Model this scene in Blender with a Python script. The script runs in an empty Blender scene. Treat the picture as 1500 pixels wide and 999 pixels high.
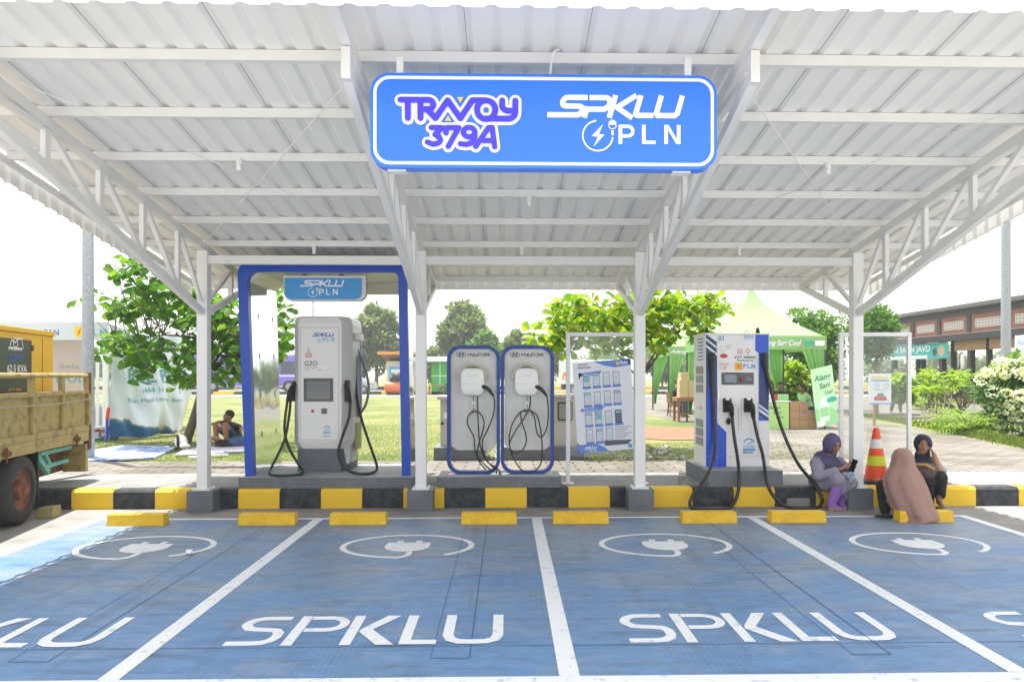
import bpy, bmesh, math, random
import numpy as np
from mathutils import Vector, Matrix, Quaternion
PI = math.pi
SC = bpy.context.scene
COL = SC.collection

# ---------------------------------------------------------------- camera
FOC, PPX, HOR, CAMH = 1100.0, 767.0, 550.0, 1.6      # measured on the 1500 x 999 photograph
YAW = math.radians(1.3)
cam = bpy.data.cameras.new('camera'); camo = bpy.data.objects.new('camera', cam); COL.objects.link(camo)
camo.location = (0, 0, CAMH); camo.rotation_euler = (PI/2, 0, -YAW)
cam.sensor_width = 36; cam.lens = 36*FOC/1500
cam.shift_x = -(PPX-750)/1500; cam.shift_y = (HOR-499.5)/1500
cam.clip_start = 0.05; cam.clip_end = 3000
SC.camera = camo

# ---------------------------------------------------------------- world, sun, exposure
SUNV = Vector((-0.165, 0.15, 1.0)).normalized()       # towards the sun
SUN_EL = math.asin(SUNV.z); SUN_ROT = math.atan2(SUNV.x, SUNV.y)
W = bpy.data.worlds.new('World'); SC.world = W; W.use_nodes = True
nt = W.node_tree; nt.nodes.clear()
wo = nt.nodes.new('ShaderNodeOutputWorld'); bg = nt.nodes.new('ShaderNodeBackground')
sky = nt.nodes.new('ShaderNodeTexSky'); sky.sky_type = 'NISHITA'; sky.sun_disc = False
sky.sun_elevation = SUN_EL; sky.sun_rotation = SUN_ROT; sky.dust_density = 2.5; sky.air_density = 1.2
tc = nt.nodes.new('ShaderNodeTexCoord'); nz = nt.nodes.new('ShaderNodeTexNoise'); nz.inputs['Scale'].default_value = 2.2
nz.inputs['Detail'].default_value = 5
mp = nt.nodes.new('ShaderNodeMapping'); mp.inputs['Scale'].default_value = (1, 1, 3)
cr = nt.nodes.new('ShaderNodeValToRGB'); cr.color_ramp.elements[0].position = .35; cr.color_ramp.elements[0].color = (.50,)*3+(1,)
cr.color_ramp.elements[1].position = .62; cr.color_ramp.elements[1].color = (.92,)*3+(1,)
mx = nt.nodes.new('ShaderNodeMixRGB'); mx.inputs[2].default_value = (11.6, 11.5, 11.2, 1)   # bright tropical haze and cloud
L = nt.links.new
L(tc.outputs['Generated'], mp.inputs[0]); L(mp.outputs[0], nz.inputs['Vector']); L(nz.outputs['Fac'], cr.inputs[0]); L(cr.outputs[0], mx.inputs[0])
L(sky.outputs[0], mx.inputs[1]); L(mx.outputs[0], bg.inputs[0]); bg.inputs[1].default_value = 0.10
L(bg.outputs[0], wo.inputs[0])
sl = bpy.data.lights.new('sun', 'SUN'); so = bpy.data.objects.new('sun', sl); COL.objects.link(so)
sl.energy = 4.8; sl.angle = math.radians(.53); sl.color = (1, .965, .90)
so.rotation_euler = (-SUNV).to_track_quat('-Z', 'Y').to_euler(); so.location = (0, 0, 30)
SC.view_settings.view_transform = 'Standard'; SC.view_settings.look = 'None'
SC.view_settings.gamma = 1; SC.view_settings.exposure = 0.97
SC.view_settings.use_curve_mapping = False
SC.cycles.use_denoising = True
SC.cycles.max_bounces = 10; SC.cycles.diffuse_bounces = 6; SC.cycles.transparent_max_bounces = 16
SC.cycles.caustics_reflective = False; SC.cycles.caustics_refractive = False

# ---------------------------------------------------------------- pixel -> place (used to measure the photograph)
_F = Vector((math.sin(YAW), math.cos(YAW), 0)); _R = Vector((math.cos(YAW), -math.sin(YAW), 0))
def ray(px, py): return _F + _R*((px-PPX)/FOC) + Vector((0, 0, (HOR-py)/FOC))
def PY(px, py, Y):
    d = ray(px, py); t = Y/d.y; return Vector((0, 0, CAMH)) + d*t
def PZ(px, py, Z=0.0):
    d = ray(px, py); t = (Z-CAMH)/d.z; return Vector((0, 0, CAMH)) + d*t
GZ = 0.20      # the land behind the kerb

# ---------------------------------------------------------------- materials
def _hex(c): return tuple(c)+(1,) if len(c) == 3 else c
def mat(name, col, rough=.6, metal=0, var=0, vs=4, col2=None, bump=0, bs=40, spec=.5, streak=None, coat=0, emis=None, cut=(.35, .7)):
    m = bpy.data.materials.new(name); m.use_nodes = True; M[name] = m
    n = m.node_tree; b = n.nodes['Principled BSDF']; lk = n.links.new
    b.inputs['Base Color'].default_value = _hex(col); b.inputs['Roughness'].default_value = rough
    b.inputs['Metallic'].default_value = metal; b.inputs['Specular IOR Level'].default_value = spec
    b.inputs['Coat Weight'].default_value = coat
    t = n.nodes.new('ShaderNodeTexCoord')
    if var or col2:
        mpn = n.nodes.new('ShaderNodeMapping'); lk(t.outputs['Object'], mpn.inputs[0])
        if streak: mpn.inputs['Scale'].default_value = streak
        x = n.nodes.new('ShaderNodeTexNoise'); x.inputs['Scale'].default_value = vs; x.inputs['Detail'].default_value = 6
        x.inputs['Roughness'].default_value = .65
        lk(mpn.outputs[0], x.inputs['Vector'])
        r = n.nodes.new('ShaderNodeValToRGB'); r.color_ramp.elements[0].position = cut[0]; r.color_ramp.elements[1].position = cut[1]
        c2 = col2 if col2 else tuple(max(0, c*(1-var)) for c in col)
        r.color_ramp.elements[0].color = _hex(c2); r.color_ramp.elements[1].color = _hex(col)
        lk(x.outputs['Fac'], r.inputs[0]); lk(r.outputs[0], b.inputs['Base Color'])
    if bump:
        x = n.nodes.new('ShaderNodeTexNoise'); x.inputs['Scale'].default_value = bs; x.inputs['Detail'].default_value = 4
        lk(t.outputs['Object'], x.inputs['Vector'])
        u = n.nodes.new('ShaderNodeBump'); u.inputs['Strength'].default_value = bump; u.inputs['Distance'].default_value = .01
        lk(x.outputs['Fac'], u.inputs['Height']); lk(u.outputs[0], b.inputs['Normal'])
    if emis:
        b.inputs['Emission Color'].default_value = _hex(emis[0]); b.inputs['Emission Strength'].default_value = emis[1]
    return m
def leafmat(name, cols, trans=.35, rough=.45):
    m = bpy.data.materials.new(name); m.use_nodes = True
    n = m.node_tree; b = n.nodes['Principled BSDF']; lk = n.links.new; out = n.nodes['Material Output']
    g = n.nodes.new('ShaderNodeNewGeometry'); r = n.nodes.new('ShaderNodeValToRGB')
    els = r.color_ramp.elements
    while len(els) < len(cols): els.new(.5)
    for i, c in enumerate(cols): els[i].position = i/(len(cols)-1); els[i].color = _hex(c)
    lk(g.outputs['Random Per Island'], r.inputs[0]); lk(r.outputs[0], b.inputs['Base Color']); b.inputs['Roughness'].default_value = rough
    b.inputs['Specular IOR Level'].default_value = .35
    tr = n.nodes.new('ShaderNodeBsdfTranslucent'); ms = n.nodes.new('ShaderNodeMixShader'); ms.inputs[0].default_value = trans
    hs = n.nodes.new('ShaderNodeMixRGB'); hs.blend_type = 'MULTIPLY'; hs.inputs[0].default_value = 1; hs.inputs[2].default_value = (1.5, 1.6, .6, 1)
    lk(r.outputs[0], hs.inputs[1]); lk(hs.outputs[0], tr.inputs[0])
    lk(b.outputs[0], ms.inputs[1]); lk(tr.outputs[0], ms.inputs[2]); lk(ms.outputs[0], out.inputs[0])
    return m
def glassmat(name, tint=(1, 1, 1), alpha=.12, rough=.05):
    m = bpy.data.materials.new(name); m.use_nodes = True
    n = m.node_tree; out = n.nodes['Material Output']; n.nodes.remove(n.nodes['Principled BSDF']); lk = n.links.new
    gl = n.nodes.new('ShaderNodeBsdfGlossy'); gl.inputs['Roughness'].default_value = rough
    tr = n.nodes.new('ShaderNodeBsdfTransparent'); tr.inputs[0].default_value = _hex(tint)
    df = n.nodes.new('ShaderNodeBsdfDiffuse'); df.inputs[0].default_value = (.8, .82, .85, 1)
    fr = n.nodes.new('ShaderNodeFresnel'); fr.inputs[0].default_value = 1.45
    m1 = n.nodes.new('ShaderNodeMixShader'); m2 = n.nodes.new('ShaderNodeMixShader'); m2.inputs[0].default_value = alpha
    lk(fr.outputs[0], m1.inputs[0]); lk(tr.outputs[0], m1.inputs[1]); lk(gl.outputs[0], m1.inputs[2])
    lk(m1.outputs[0], m2.inputs[1]); lk(df.outputs[0], m2.inputs[2]); lk(m2.outputs[0], out.inputs[0])
    return m
M = {}
def MT(k, *a, **kw):
    M[k] = mat(k, *a, **kw); return M[k]
MT('white_paint', (.80, .80, .80), .45, var=.06, vs=3)
MT('roof_sheet', (.88, .88, .87), .5, var=.06, vs=1.2)
MT('grey_paint', (.15, .165, .19), .6, var=.25, vs=5, bump=.1)
MT('dark_gap', (.015, .015, .015), .9)
MT('black', (.018, .018, .02), .5)
MT('rubber', (.02, .02, .022), .55)
MT('steel', (.55, .55, .56), .35, metal=1)
MT('galv', (.42, .45, .50), .55, metal=.3, var=.35, vs=25)
MT('blue_frame', (.008, .07, .48), .35, var=.05)
MT('blue_frame_dark', (.012, .045, .24), .4)
MT('yellow_paint', (.82, .50, .02), .6, var=.22, vs=9, bump=.15, cut=(.3, .6))
MT('yellow_kerb', (.80, .52, .03), .65, col2=(.52, .38, .07), vs=9, bump=.2, cut=(.2, .38))
MT('black_kerb', (.075, .08, .085), .75, col2=(.022, .027, .035), vs=9, bump=.2, cut=(.42, .75))
MT('white', (.82, .82, .83), .5)
MT('decal_white', (.85, .86, .9), .5)
MT('decal_blue', (.03, .14, .48), .5)
MT('decal_lblue', (.10, .38, .75), .5)
MT('decal_red', (.55, .04, .03), .5)
MT('decal_grey', (.30, .31, .33), .6)
MT('decal_dark', (.04, .045, .06), .5)
MT('orange_sq', (.85, .42, .01), .5)
MT('screen', (.09, .11, .13), .08, spec=.8)
MT('screen_dark', (.012, .013, .015), .15, spec=.8)

# ---------------------------------------------------------------- building blocks
def rootloc(p):
    v = Vector((0, 0, 0))
    while p is not None: v += Vector(p.location); p = p.parent
    return v
class MB:
    def __init__(s): s.v = []; s.f = []; s.m = []
    def add(s, vs, fs, mi=0):
        o = len(s.v); s.v += [tuple(v) for v in vs]; s.f += [tuple(i+o for i in f) for f in fs]; s.m += [mi]*len(fs); return s
    def box(s, x0, x1, y0, y1, z0, z1, mi=0):
        return s.add([(x0,y0,z0),(x1,y0,z0),(x1,y1,z0),(x0,y1,z0),(x0,y0,z1),(x1,y0,z1),(x1,y1,z1),(x0,y1,z1)],
                     [(0,3,2,1),(4,5,6,7),(0,1,5,4),(1,2,6,5),(2,3,7,6),(3,0,4,7)], mi)
    def hexa(s, P8, mi=0):      # bottom 4 then top 4
        return s.add(P8, [(0,3,2,1),(4,5,6,7),(0,1,5,4),(1,2,6,5),(2,3,7,6),(3,0,4,7)], mi)
    def bar(s, p, q, w, h, up=(0,0,1), mi=0):
        p = Vector(p); q = Vector(q); d = (q-p).normalized(); up = Vector(up)
        if abs(d.dot(up)) > .99: up = Vector((0, 1, 0))
        x = d.cross(up).normalized(); u = x.cross(d).normalized()
        c = [(-w/2, -h/2), (w/2, -h/2), (w/2, h/2), (-w/2, h/2)]
        return s.add([p+x*a+u*b for a, b in c]+[q+x*a+u*b for a, b in c], [(0,1,2,3),(7,6,5,4),(0,4,5,1),(1,5,6,2),(2,6,7,3),(3,7,4,0)], mi)
    def tube(s, pts, r, n=8, mi=0, caps=True):
        pts = [Vector(p) for p in pts]; rs = r if isinstance(r, (list, tuple)) else [r]*len(pts)
        d0 = (pts[1]-pts[0]).normalized(); up = Vector((0, 0, 1)) if abs(d0.z) < .9 else Vector((1, 0, 0))
        x = d0.cross(up).normalized(); vs = []
        for i, p in enumerate(pts):
            d = (pts[min(i+1, len(pts)-1)]-pts[max(i-1, 0)]).normalized()
            x = (x-d*x.dot(d)).normalized(); y = d.cross(x)
            for k in range(n):
                a = 2*PI*k/n; vs.append(p+(x*math.cos(a)+y*math.sin(a))*rs[i])
        fs = [(i*n+k, i*n+(k+1)%n, (i+1)*n+(k+1)%n, (i+1)*n+k) for i in range(len(pts)-1) for k in range(n)]
        if caps: fs += [tuple(range(n-1, -1, -1)), tuple(range((len(pts)-1)*n, len(pts)*n))]
        return s.add(vs, fs, mi)
    def lathe(s, prof, c=(0,0,0), n=24, mi=0):      # prof: (r, z)
        c = Vector(c); vs = [c+Vector((r*math.cos(2*PI*k/n), r*math.sin(2*PI*k/n), z)) for r, z in prof for k in range(n)]
        fs = [(i*n+k, i*n+(k+1)%n, (i+1)*n+(k+1)%n, (i+1)*n+k) for i in range(len(prof)-1) for k in range(n)]
        fs += [tuple(range(n-1, -1, -1)), tuple(range((len(prof)-1)*n, len(prof)*n))]
        return s.add(vs, fs, mi)
    def prism(s, poly, o, ux, uy, d, mi=0):       # 2D polygon on plane (o, ux, uy), thickness d behind the plane (along -n)
        o = Vector(o); ux = Vector(ux); uy = Vector(uy); nn = ux.cross(uy).normalized(); n = len(poly)
        fr = [o+ux*a+uy*b for a, b in poly]; bk = [p-nn*d for p in fr]
        return s.add(fr+bk, [tuple(range(n)), tuple(range(2*n-1, n-1, -1))]+[(i, i+n, (i+1) % n+n, (i+1) % n) for i in range(n)], mi)
    def ring(s, outer, inner, o, ux, uy, d, mi=0):  # frame between two polygons with equal counts
        o = Vector(o); ux = Vector(ux); uy = Vector(uy); nn = ux.cross(uy).normalized(); n = len(outer)
        A = [o+ux*a+uy*b for a, b in outer]; B = [o+ux*a+uy*b for a, b in inner]
        vs = A+B+[p-nn*d for p in A]+[p-nn*d for p in B]; fs = []
        for i in range(n):
            j = (i+1) % n
            fs += [(i, j, n+j, n+i), (2*n+i, 3*n+i, 3*n+j, 2*n+j), (i, 2*n+i, 2*n+j, j), (n+i, n+j, 3*n+j, 3*n+i)]
        return s.add(vs, fs, mi)
    def sphere(s, c, r, n=12, m=8, mi=0):
        c = Vector(c); rr = r if isinstance(r, (tuple, list)) else (r, r, r)
        vs = [c+Vector((rr[0]*math.sin(PI*i/m)*math.cos(2*PI*k/n), rr[1]*math.sin(PI*i/m)*math.sin(2*PI*k/n), rr[2]*math.cos(PI*i/m))) for i in range(m+1) for k in range(n)]
        fs = [(i*n+k, (i+1)*n+k, (i+1)*n+(k+1)%n, i*n+(k+1)%n) for i in range(m) for k in range(n)]
        return s.add(vs, fs, mi)
    def build(s, name, mats, parent=None, bevel=0, smooth=False, world=True, origin=None, seg=2, merge=False, auto=True):
        off = Vector((0, 0, 0))
        if parent is not None and world: off = rootloc(parent)
        if origin is not None: off = Vector(origin)
        me = bpy.data.meshes.new(name)
        me.from_pydata([(v[0]-off.x, v[1]-off.y, v[2]-off.z) for v in s.v], [], s.f)
        if not isinstance(mats, (list, tuple)): mats = [mats]
        for m in mats: me.materials.append(M[m] if isinstance(m, str) else m)
        if len(mats) > 1: me.polygons.foreach_set('material_index', s.m)
        if merge:
            bm = bmesh.new(); bm.from_mesh(me); bmesh.ops.remove_doubles(bm, verts=bm.verts, dist=1e-5); bm.to_mesh(me); bm.free()
        me.validate(); me.update()
        o = bpy.data.objects.new(name, me); COL.objects.link(o)
        if parent is not None: o.parent = parent
        elif origin is not None: o.location = off
        if bevel:
            b = o.modifiers.new('bevel', 'BEVEL'); b.width = bevel; b.segments = seg; b.limit_method = 'ANGLE'; b.angle_limit = math.radians(40)
        if smooth:
            me.polygons.foreach_set('use_smooth', [True]*len(me.polygons))
            if auto:
                try: me.set_sharp_from_angle(angle=math.radians(38))
                except Exception: pass
        return o
def tag(o, label=None, cat=None, group=None, kind=None):
    if label: o['label'] = label
    if cat: o['category'] = cat
    if group: o['group'] = group
    if kind: o['kind'] = kind
    return o
def thing(name, label, cat, loc=(0, 0, 0), group=None):
    o = bpy.data.objects.new(name, None); COL.objects.link(o); o.location = loc; o.empty_display_size = .2
    return tag(o, label, cat, group)
def dup(o, parent=None):
    c = o.copy(); COL.objects.link(c)
    if parent is not None: c.parent = parent
    for ch in [x for x in bpy.data.objects if x.parent == o]: dup(ch, c)
    return c

# 2D shapes
def rrect(x0, x1, z0, z1, r, n=6, corners=(1, 1, 1, 1)):    # ccw from lower left
    out = []
    for (cx, cz, a0, k) in ((x0, z0, PI, 0), (x1, z0, 1.5*PI, 1), (x1, z1, 0, 2), (x0, z1, .5*PI, 3)):
        rr = (r if corners[k] is True or corners[k] == 1 else corners[k]*r) or 1e-4
        ox = cx+rr*(1 if k in (0, 3) else -1); oz = cz+rr*(1 if k in (0, 1) else -1)
        for i in range(n+1):
            a = a0+PI/2*i/n; out.append((ox+rr*math.cos(a), oz+rr*math.sin(a)))
    return out
def arc(cx, cy, r, a0, a1, n=12, ry=None):
    ry = r if ry is None else ry
    return [(cx+r*math.cos(math.radians(a0+(a1-a0)*i/n)), cy+ry*math.sin(math.radians(a0+(a1-a0)*i/n))) for i in range(n+1)]
def stroke_geo(pts, w, cap=False, wy=None):
    """2D strip with mitred joints: returns verts, faces. wy: other width for the vertical direction"""
    n = len(pts); vs = []; fs = []
    P = [Vector((p[0], p[1])) for p in pts]
    P = [p for i, p in enumerate(P) if i == 0 or (p-P[i-1]).length > 1e-6]; n = len(P)
    for i, p in enumerate(P):
        d1 = (P[i]-P[i-1]).normalized() if i > 0 else (P[1]-P[0]).normalized()
        d2 = (P[i+1]-P[i]).normalized() if i < n-1 else d1
        t = (d1+d2); t = t.normalized() if t.length > 1e-6 else d1
        nn = Vector((-t.y, t.x)); c = max(.45, nn.dot(Vector((-d1.y, d1.x))))
        vs += [p+nn*(w/2/c), p-nn*(w/2/c)]
    fs = [(2*i, 2*i+1, 2*i+3, 2*i+2) for i in range(n-1)]
    if cap:
        for (p, d) in ((P[0], (P[0]-P[1]).normalized()), (P[-1], (P[-1]-P[-2]).normalized())):
            o = len(vs); a0 = math.atan2(d.y, d.x)
            vs += [p+Vector((math.cos(a0-PI/2+PI*k/8), math.sin(a0-PI/2+PI*k/8)))*(w/2) for k in range(9)]
            fs.append(tuple(range(o, o+9)))
    return vs, fs
class Decal:
    """flat marks on a plane: origin o, right vector ux, up vector uy; every stroke a hair further out than the one before"""
    def __init__(s, o, ux, uy, lift=.002):
        s.o = Vector(o); s.ux = Vector(ux); s.uy = Vector(uy); s.n = s.ux.cross(s.uy).normalized(); s.mb = MB(); s.parts = []; s.z = lift
    def geo(s, vs, fs, step=.00025):
        # make the faces look along +n
        out = []
        for f in fs:
            a, b, c = [vs[f[i]] for i in (0, 1, 2)]
            out.append(f if (b[0]-a[0])*(c[1]-a[1])-(b[1]-a[1])*(c[0]-a[0]) >= 0 else tuple(reversed(f)))
        W3 = [s.o+s.ux*v[0]+s.uy*v[1]+s.n*s.z for v in vs]; s.mb.add(W3, out); s.parts.append((W3, out)); s.z += step; return s
    def line(s, pts, w, cap=False): return s.geo(*stroke_geo(pts, w, cap))
    def fat(s, pts, w, step=.00003):
        for a, b in zip(pts[:-1], pts[1:]):
            d = Vector((b[0]-a[0], b[1]-a[1]))
            if d.length < 1e-6: continue
            t = math.atan2(d.y, d.x); P = [(b[0]+w/2*math.cos(t-PI/2+PI*k/6), b[1]+w/2*math.sin(t-PI/2+PI*k/6)) for k in range(7)]+[(a[0]+w/2*math.cos(t+PI/2+PI*k/6), a[1]+w/2*math.sin(t+PI/2+PI*k/6)) for k in range(7)]
            s.geo(P, [tuple(range(14))], step)
        return s
    def poly(s, pts): return s.geo(pts, [tuple(range(len(pts)))])
    def rect(s, x0, x1, y0, y1): return s.poly([(x0, y0), (x1, y0), (x1, y1), (x0, y1)])
    def disc(s, x, y, r, n=20): return s.poly([(x+r*math.cos(2*PI*k/n), y+r*math.sin(2*PI*k/n)) for k in range(n)])
    def ringd(s, x, y, r, w, n=28): return s.geo(*_ringgeo(x, y, r, w, n))
    def text(s, t, x, y, h, w=None, bold=0, shear=0, space=1.0, align='L', fit=True):
        vs, fs, tw = text_geo(t, bold, shear, space)
        k = h; kx = (w/tw) if w else h
        ox = x-(tw*kx/2 if align == 'C' else 0)
        return s.geo([(ox+v[0]*kx, y+v[1]*k) for v in vs], fs)
    def build(s, name, m, parent=None, **kw):
        if name == 'stripe':        # every printed shape a part of its own
            for vs, fs in s.parts: mb = MB(); mb.add(vs, fs); mb.build(name, m, parent)
            return None
        return s.mb.build(name, m, parent, **kw)
def _ringgeo(x, y, r, w, n):
    vs = []
    for k in range(n):
        a = 2*PI*k/n; c, d = math.cos(a), math.sin(a)
        vs += [(x+(r+w/2)*c, y+(r+w/2)*d), (x+(r-w/2)*c, y+(r-w/2)*d)]
    return vs, [(2*k, (2*k+1), (2*((k+1) % n)+1), 2*((k+1) % n)) for k in range(n)]
_TX = {}
def text_geo(t, bold=0, shear=0, space=1.0):
    key = (t, bold, shear, space)
    if key in _TX: return _TX[key]
    cu = bpy.data.curves.new('lettering', 'FONT'); cu.body = t; cu.size = 1; cu.offset = bold; cu.shear = shear; cu.space_character = space
    cu.resolution_u = 3
    o = bpy.data.objects.new('lettering', cu); COL.objects.link(o)
    me = bpy.data.meshes.new_from_object(o.evaluated_get(bpy.context.evaluated_depsgraph_get()))
    vs = [(v.co.x, v.co.y) for v in me.vertices]; fs = [tuple(p.vertices) for p in me.polygons]
    bpy.data.objects.remove(o); bpy.data.curves.remove(cu); bpy.data.meshes.remove(me)
    if vs:
        x0 = min(v[0] for v in vs); x1 = max(v[0] for v in vs); y1 = .73
        vs = [((v[0]-x0)/y1, v[1]/y1) for v in vs]; w = (x1-x0)/y1
    else: w = 1
    _TX[key] = (vs, fs, w); return _TX[key]
def evalmesh(o, name, mats):
    """the evaluated mesh of o becomes plain data; o is removed"""
    me = bpy.data.meshes.new_from_object(o.evaluated_get(bpy.context.evaluated_depsgraph_get()))
    me.name = name; d = o.data; bpy.data.objects.remove(o)
    if isinstance(d, bpy.types.Mesh): bpy.data.meshes.remove(d)
    me.materials.clear()
    for m in mats: me.materials.append(M[m] if isinstance(m, str) else m)
    return me
def smoothpath(pts, n=6):
    """Catmull-Rom through points"""
    P = [Vector(p) for p in pts]; Q = [P[0]*2-P[1]]+P+[P[-1]*2-P[-2]]; out = []
    for i in range(1, len(Q)-2):
        a, b, c, d = Q[i-1:i+3]
        for k in range(n):
            t = k/n; out.append(.5*((2*b)+(c-a)*t+(2*a-5*b+4*c-d)*t*t+(3*b-a-3*c+d)*t**3))
    out.append(P[-1]); return out

# the operator's lettering, drawn in units of letter height (flat marks)
def pln_mark(D, x, y, h, k=1.0):
    """ring with a bolt and plug, then P L N; y = baseline, h = letter height. Ring centre left of the letters"""
    r = h*.78; cx = x-r*1.25; cy = y+h*.42
    D.line(arc(cx, cy, r, 95, 355, 26), h*.085)
    D.poly([(cx+.28*h, cy+.60*h), (cx-.32*h, cy-.02*h), (cx-.0*h, cy-.06*h), (cx-.22*h, cy-.58*h), (cx+.36*h, cy+.06*h), (cx+.06*h, cy+.08*h)])
    D.line([(cx+r, cy+.02*h), (cx+r*.98, cy+.28*h)], h*.12)
    D.line(arc(cx+r*.98, cy+.55*h, h*.20, 180, 360, 8), h*.05); D.rect(cx+r*.98-.2*h, cx+r*.98+.2*h, cy+.56*h, cy+.74*h); D.rect(cx+r*.98-.12*h, cx+r*.98+.12*h, cy+.76*h, cy+.82*h)
    w = h*.20; X = x+.1*h
    D.rect(X, X+w, y, y+h); D.line([(X+w, y+h*.91), (X+.5*h, y+h*.91)]+arc(X+.5*h, y+h*.66, h*.25, 90, -90, 8)+[(X+w, y+h*.41)], h*.18)
    X = x+1.32*h; D.rect(X, X+w, y, y+h); D.rect(X+w, X+.72*h, y, y+h*.18)
    X = x+2.48*h; D.rect(X, X+w, y, y+h); D.rect(X+.66*h, X+.66*h+w, y, y+h); D.geo([(X+w*.2, y+h), (X+w*1.15, y+h), (X+.66*h+w*.8, y), (X+.66*h-w*.15, y)], [(3, 2, 1, 0)])
def spklu_logo(D, x, y, h, sx=1.0):
    """slanted S P K L U, total width about 6.1 h"""
    sh = .30
    def T(pts): return [(x+(a+b*sh)*h*sx, y+b*h) for a, b in pts]
    w = .235*h
    S = [(1.62, .885), (.72, .885)]+arc(.72, .70, .19, 90, 270, 6)[1:]+[(1.35, .50)]+arc(1.35, .31, .19, 90, -90, 6)[1:]+[(0, .115)]
    D.line(T([(a, b) for a, b in S]), w)
    D.line(T([(1.70, .885), (2.45, .885)]+arc(2.45, .63, .255, 85, -85, 8)+[(1.68, .375)]), w)
    D.line(T([(1.72, .49), (1.72, 0)]), w)
    D.line(T([(2.86, 1.0), (2.86, 0)]), w)
    D.line(T([(3.82, 1.0), (3.08, .46), (3.92, 0)]), w*.98)
    D.line(T([(4.02, 1.0), (4.02, .18), (4.10, .115), (4.86, .115)]), w)
    D.line(T([(4.96, 1.0), (4.96, .2), (5.04, .115), (5.82, .115), (5.92, .22), (5.92, 1.0)]), w)
# ================================================================ SETTING: ground, bays, kerb, paving
def ground_mat():
    m = mat('lawn', (.22, .27, .05), .9); n = m.node_tree; b = n.nodes['Principled BSDF']; lk = n.links.new
    t = n.nodes.new('ShaderNodeTexCoord')
    a = n.nodes.new('ShaderNodeTexNoise'); a.inputs['Scale'].default_value = .35; a.inputs['Detail'].default_value = 8; a.inputs['Roughness'].default_value = .7
    r = n.nodes.new('ShaderNodeValToRGB'); e = r.color_ramp.elements
    e[0].position = .36; e[0].color = (.075, .11, .02, 1); e[1].position = .60; e[1].color = (.19, .185, .06, 1)
    e.new(.47).color = (.13, .155, .035, 1); e.new(.74).color = (.24, .19, .10, 1)
    lk(t.outputs['Object'], a.inputs['Vector']); lk(a.outputs['Fac'], r.inputs[0])
    c = n.nodes.new('ShaderNodeTexNoise'); c.inputs['Scale'].default_value = 14; c.inputs['Detail'].default_value = 4
    x = n.nodes.new('ShaderNodeMixRGB'); x.blend_type = 'OVERLAY'; x.inputs[0].default_value = .55
    lk(t.outputs['Object'], c.inputs['Vector']); lk(r.outputs[0], x.inputs[1]); lk(c.outputs['Fac'], x.inputs[2]); lk(x.outputs[0], b.inputs['Base Color'])
    return m
M['lawn'] = ground_mat()
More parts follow.
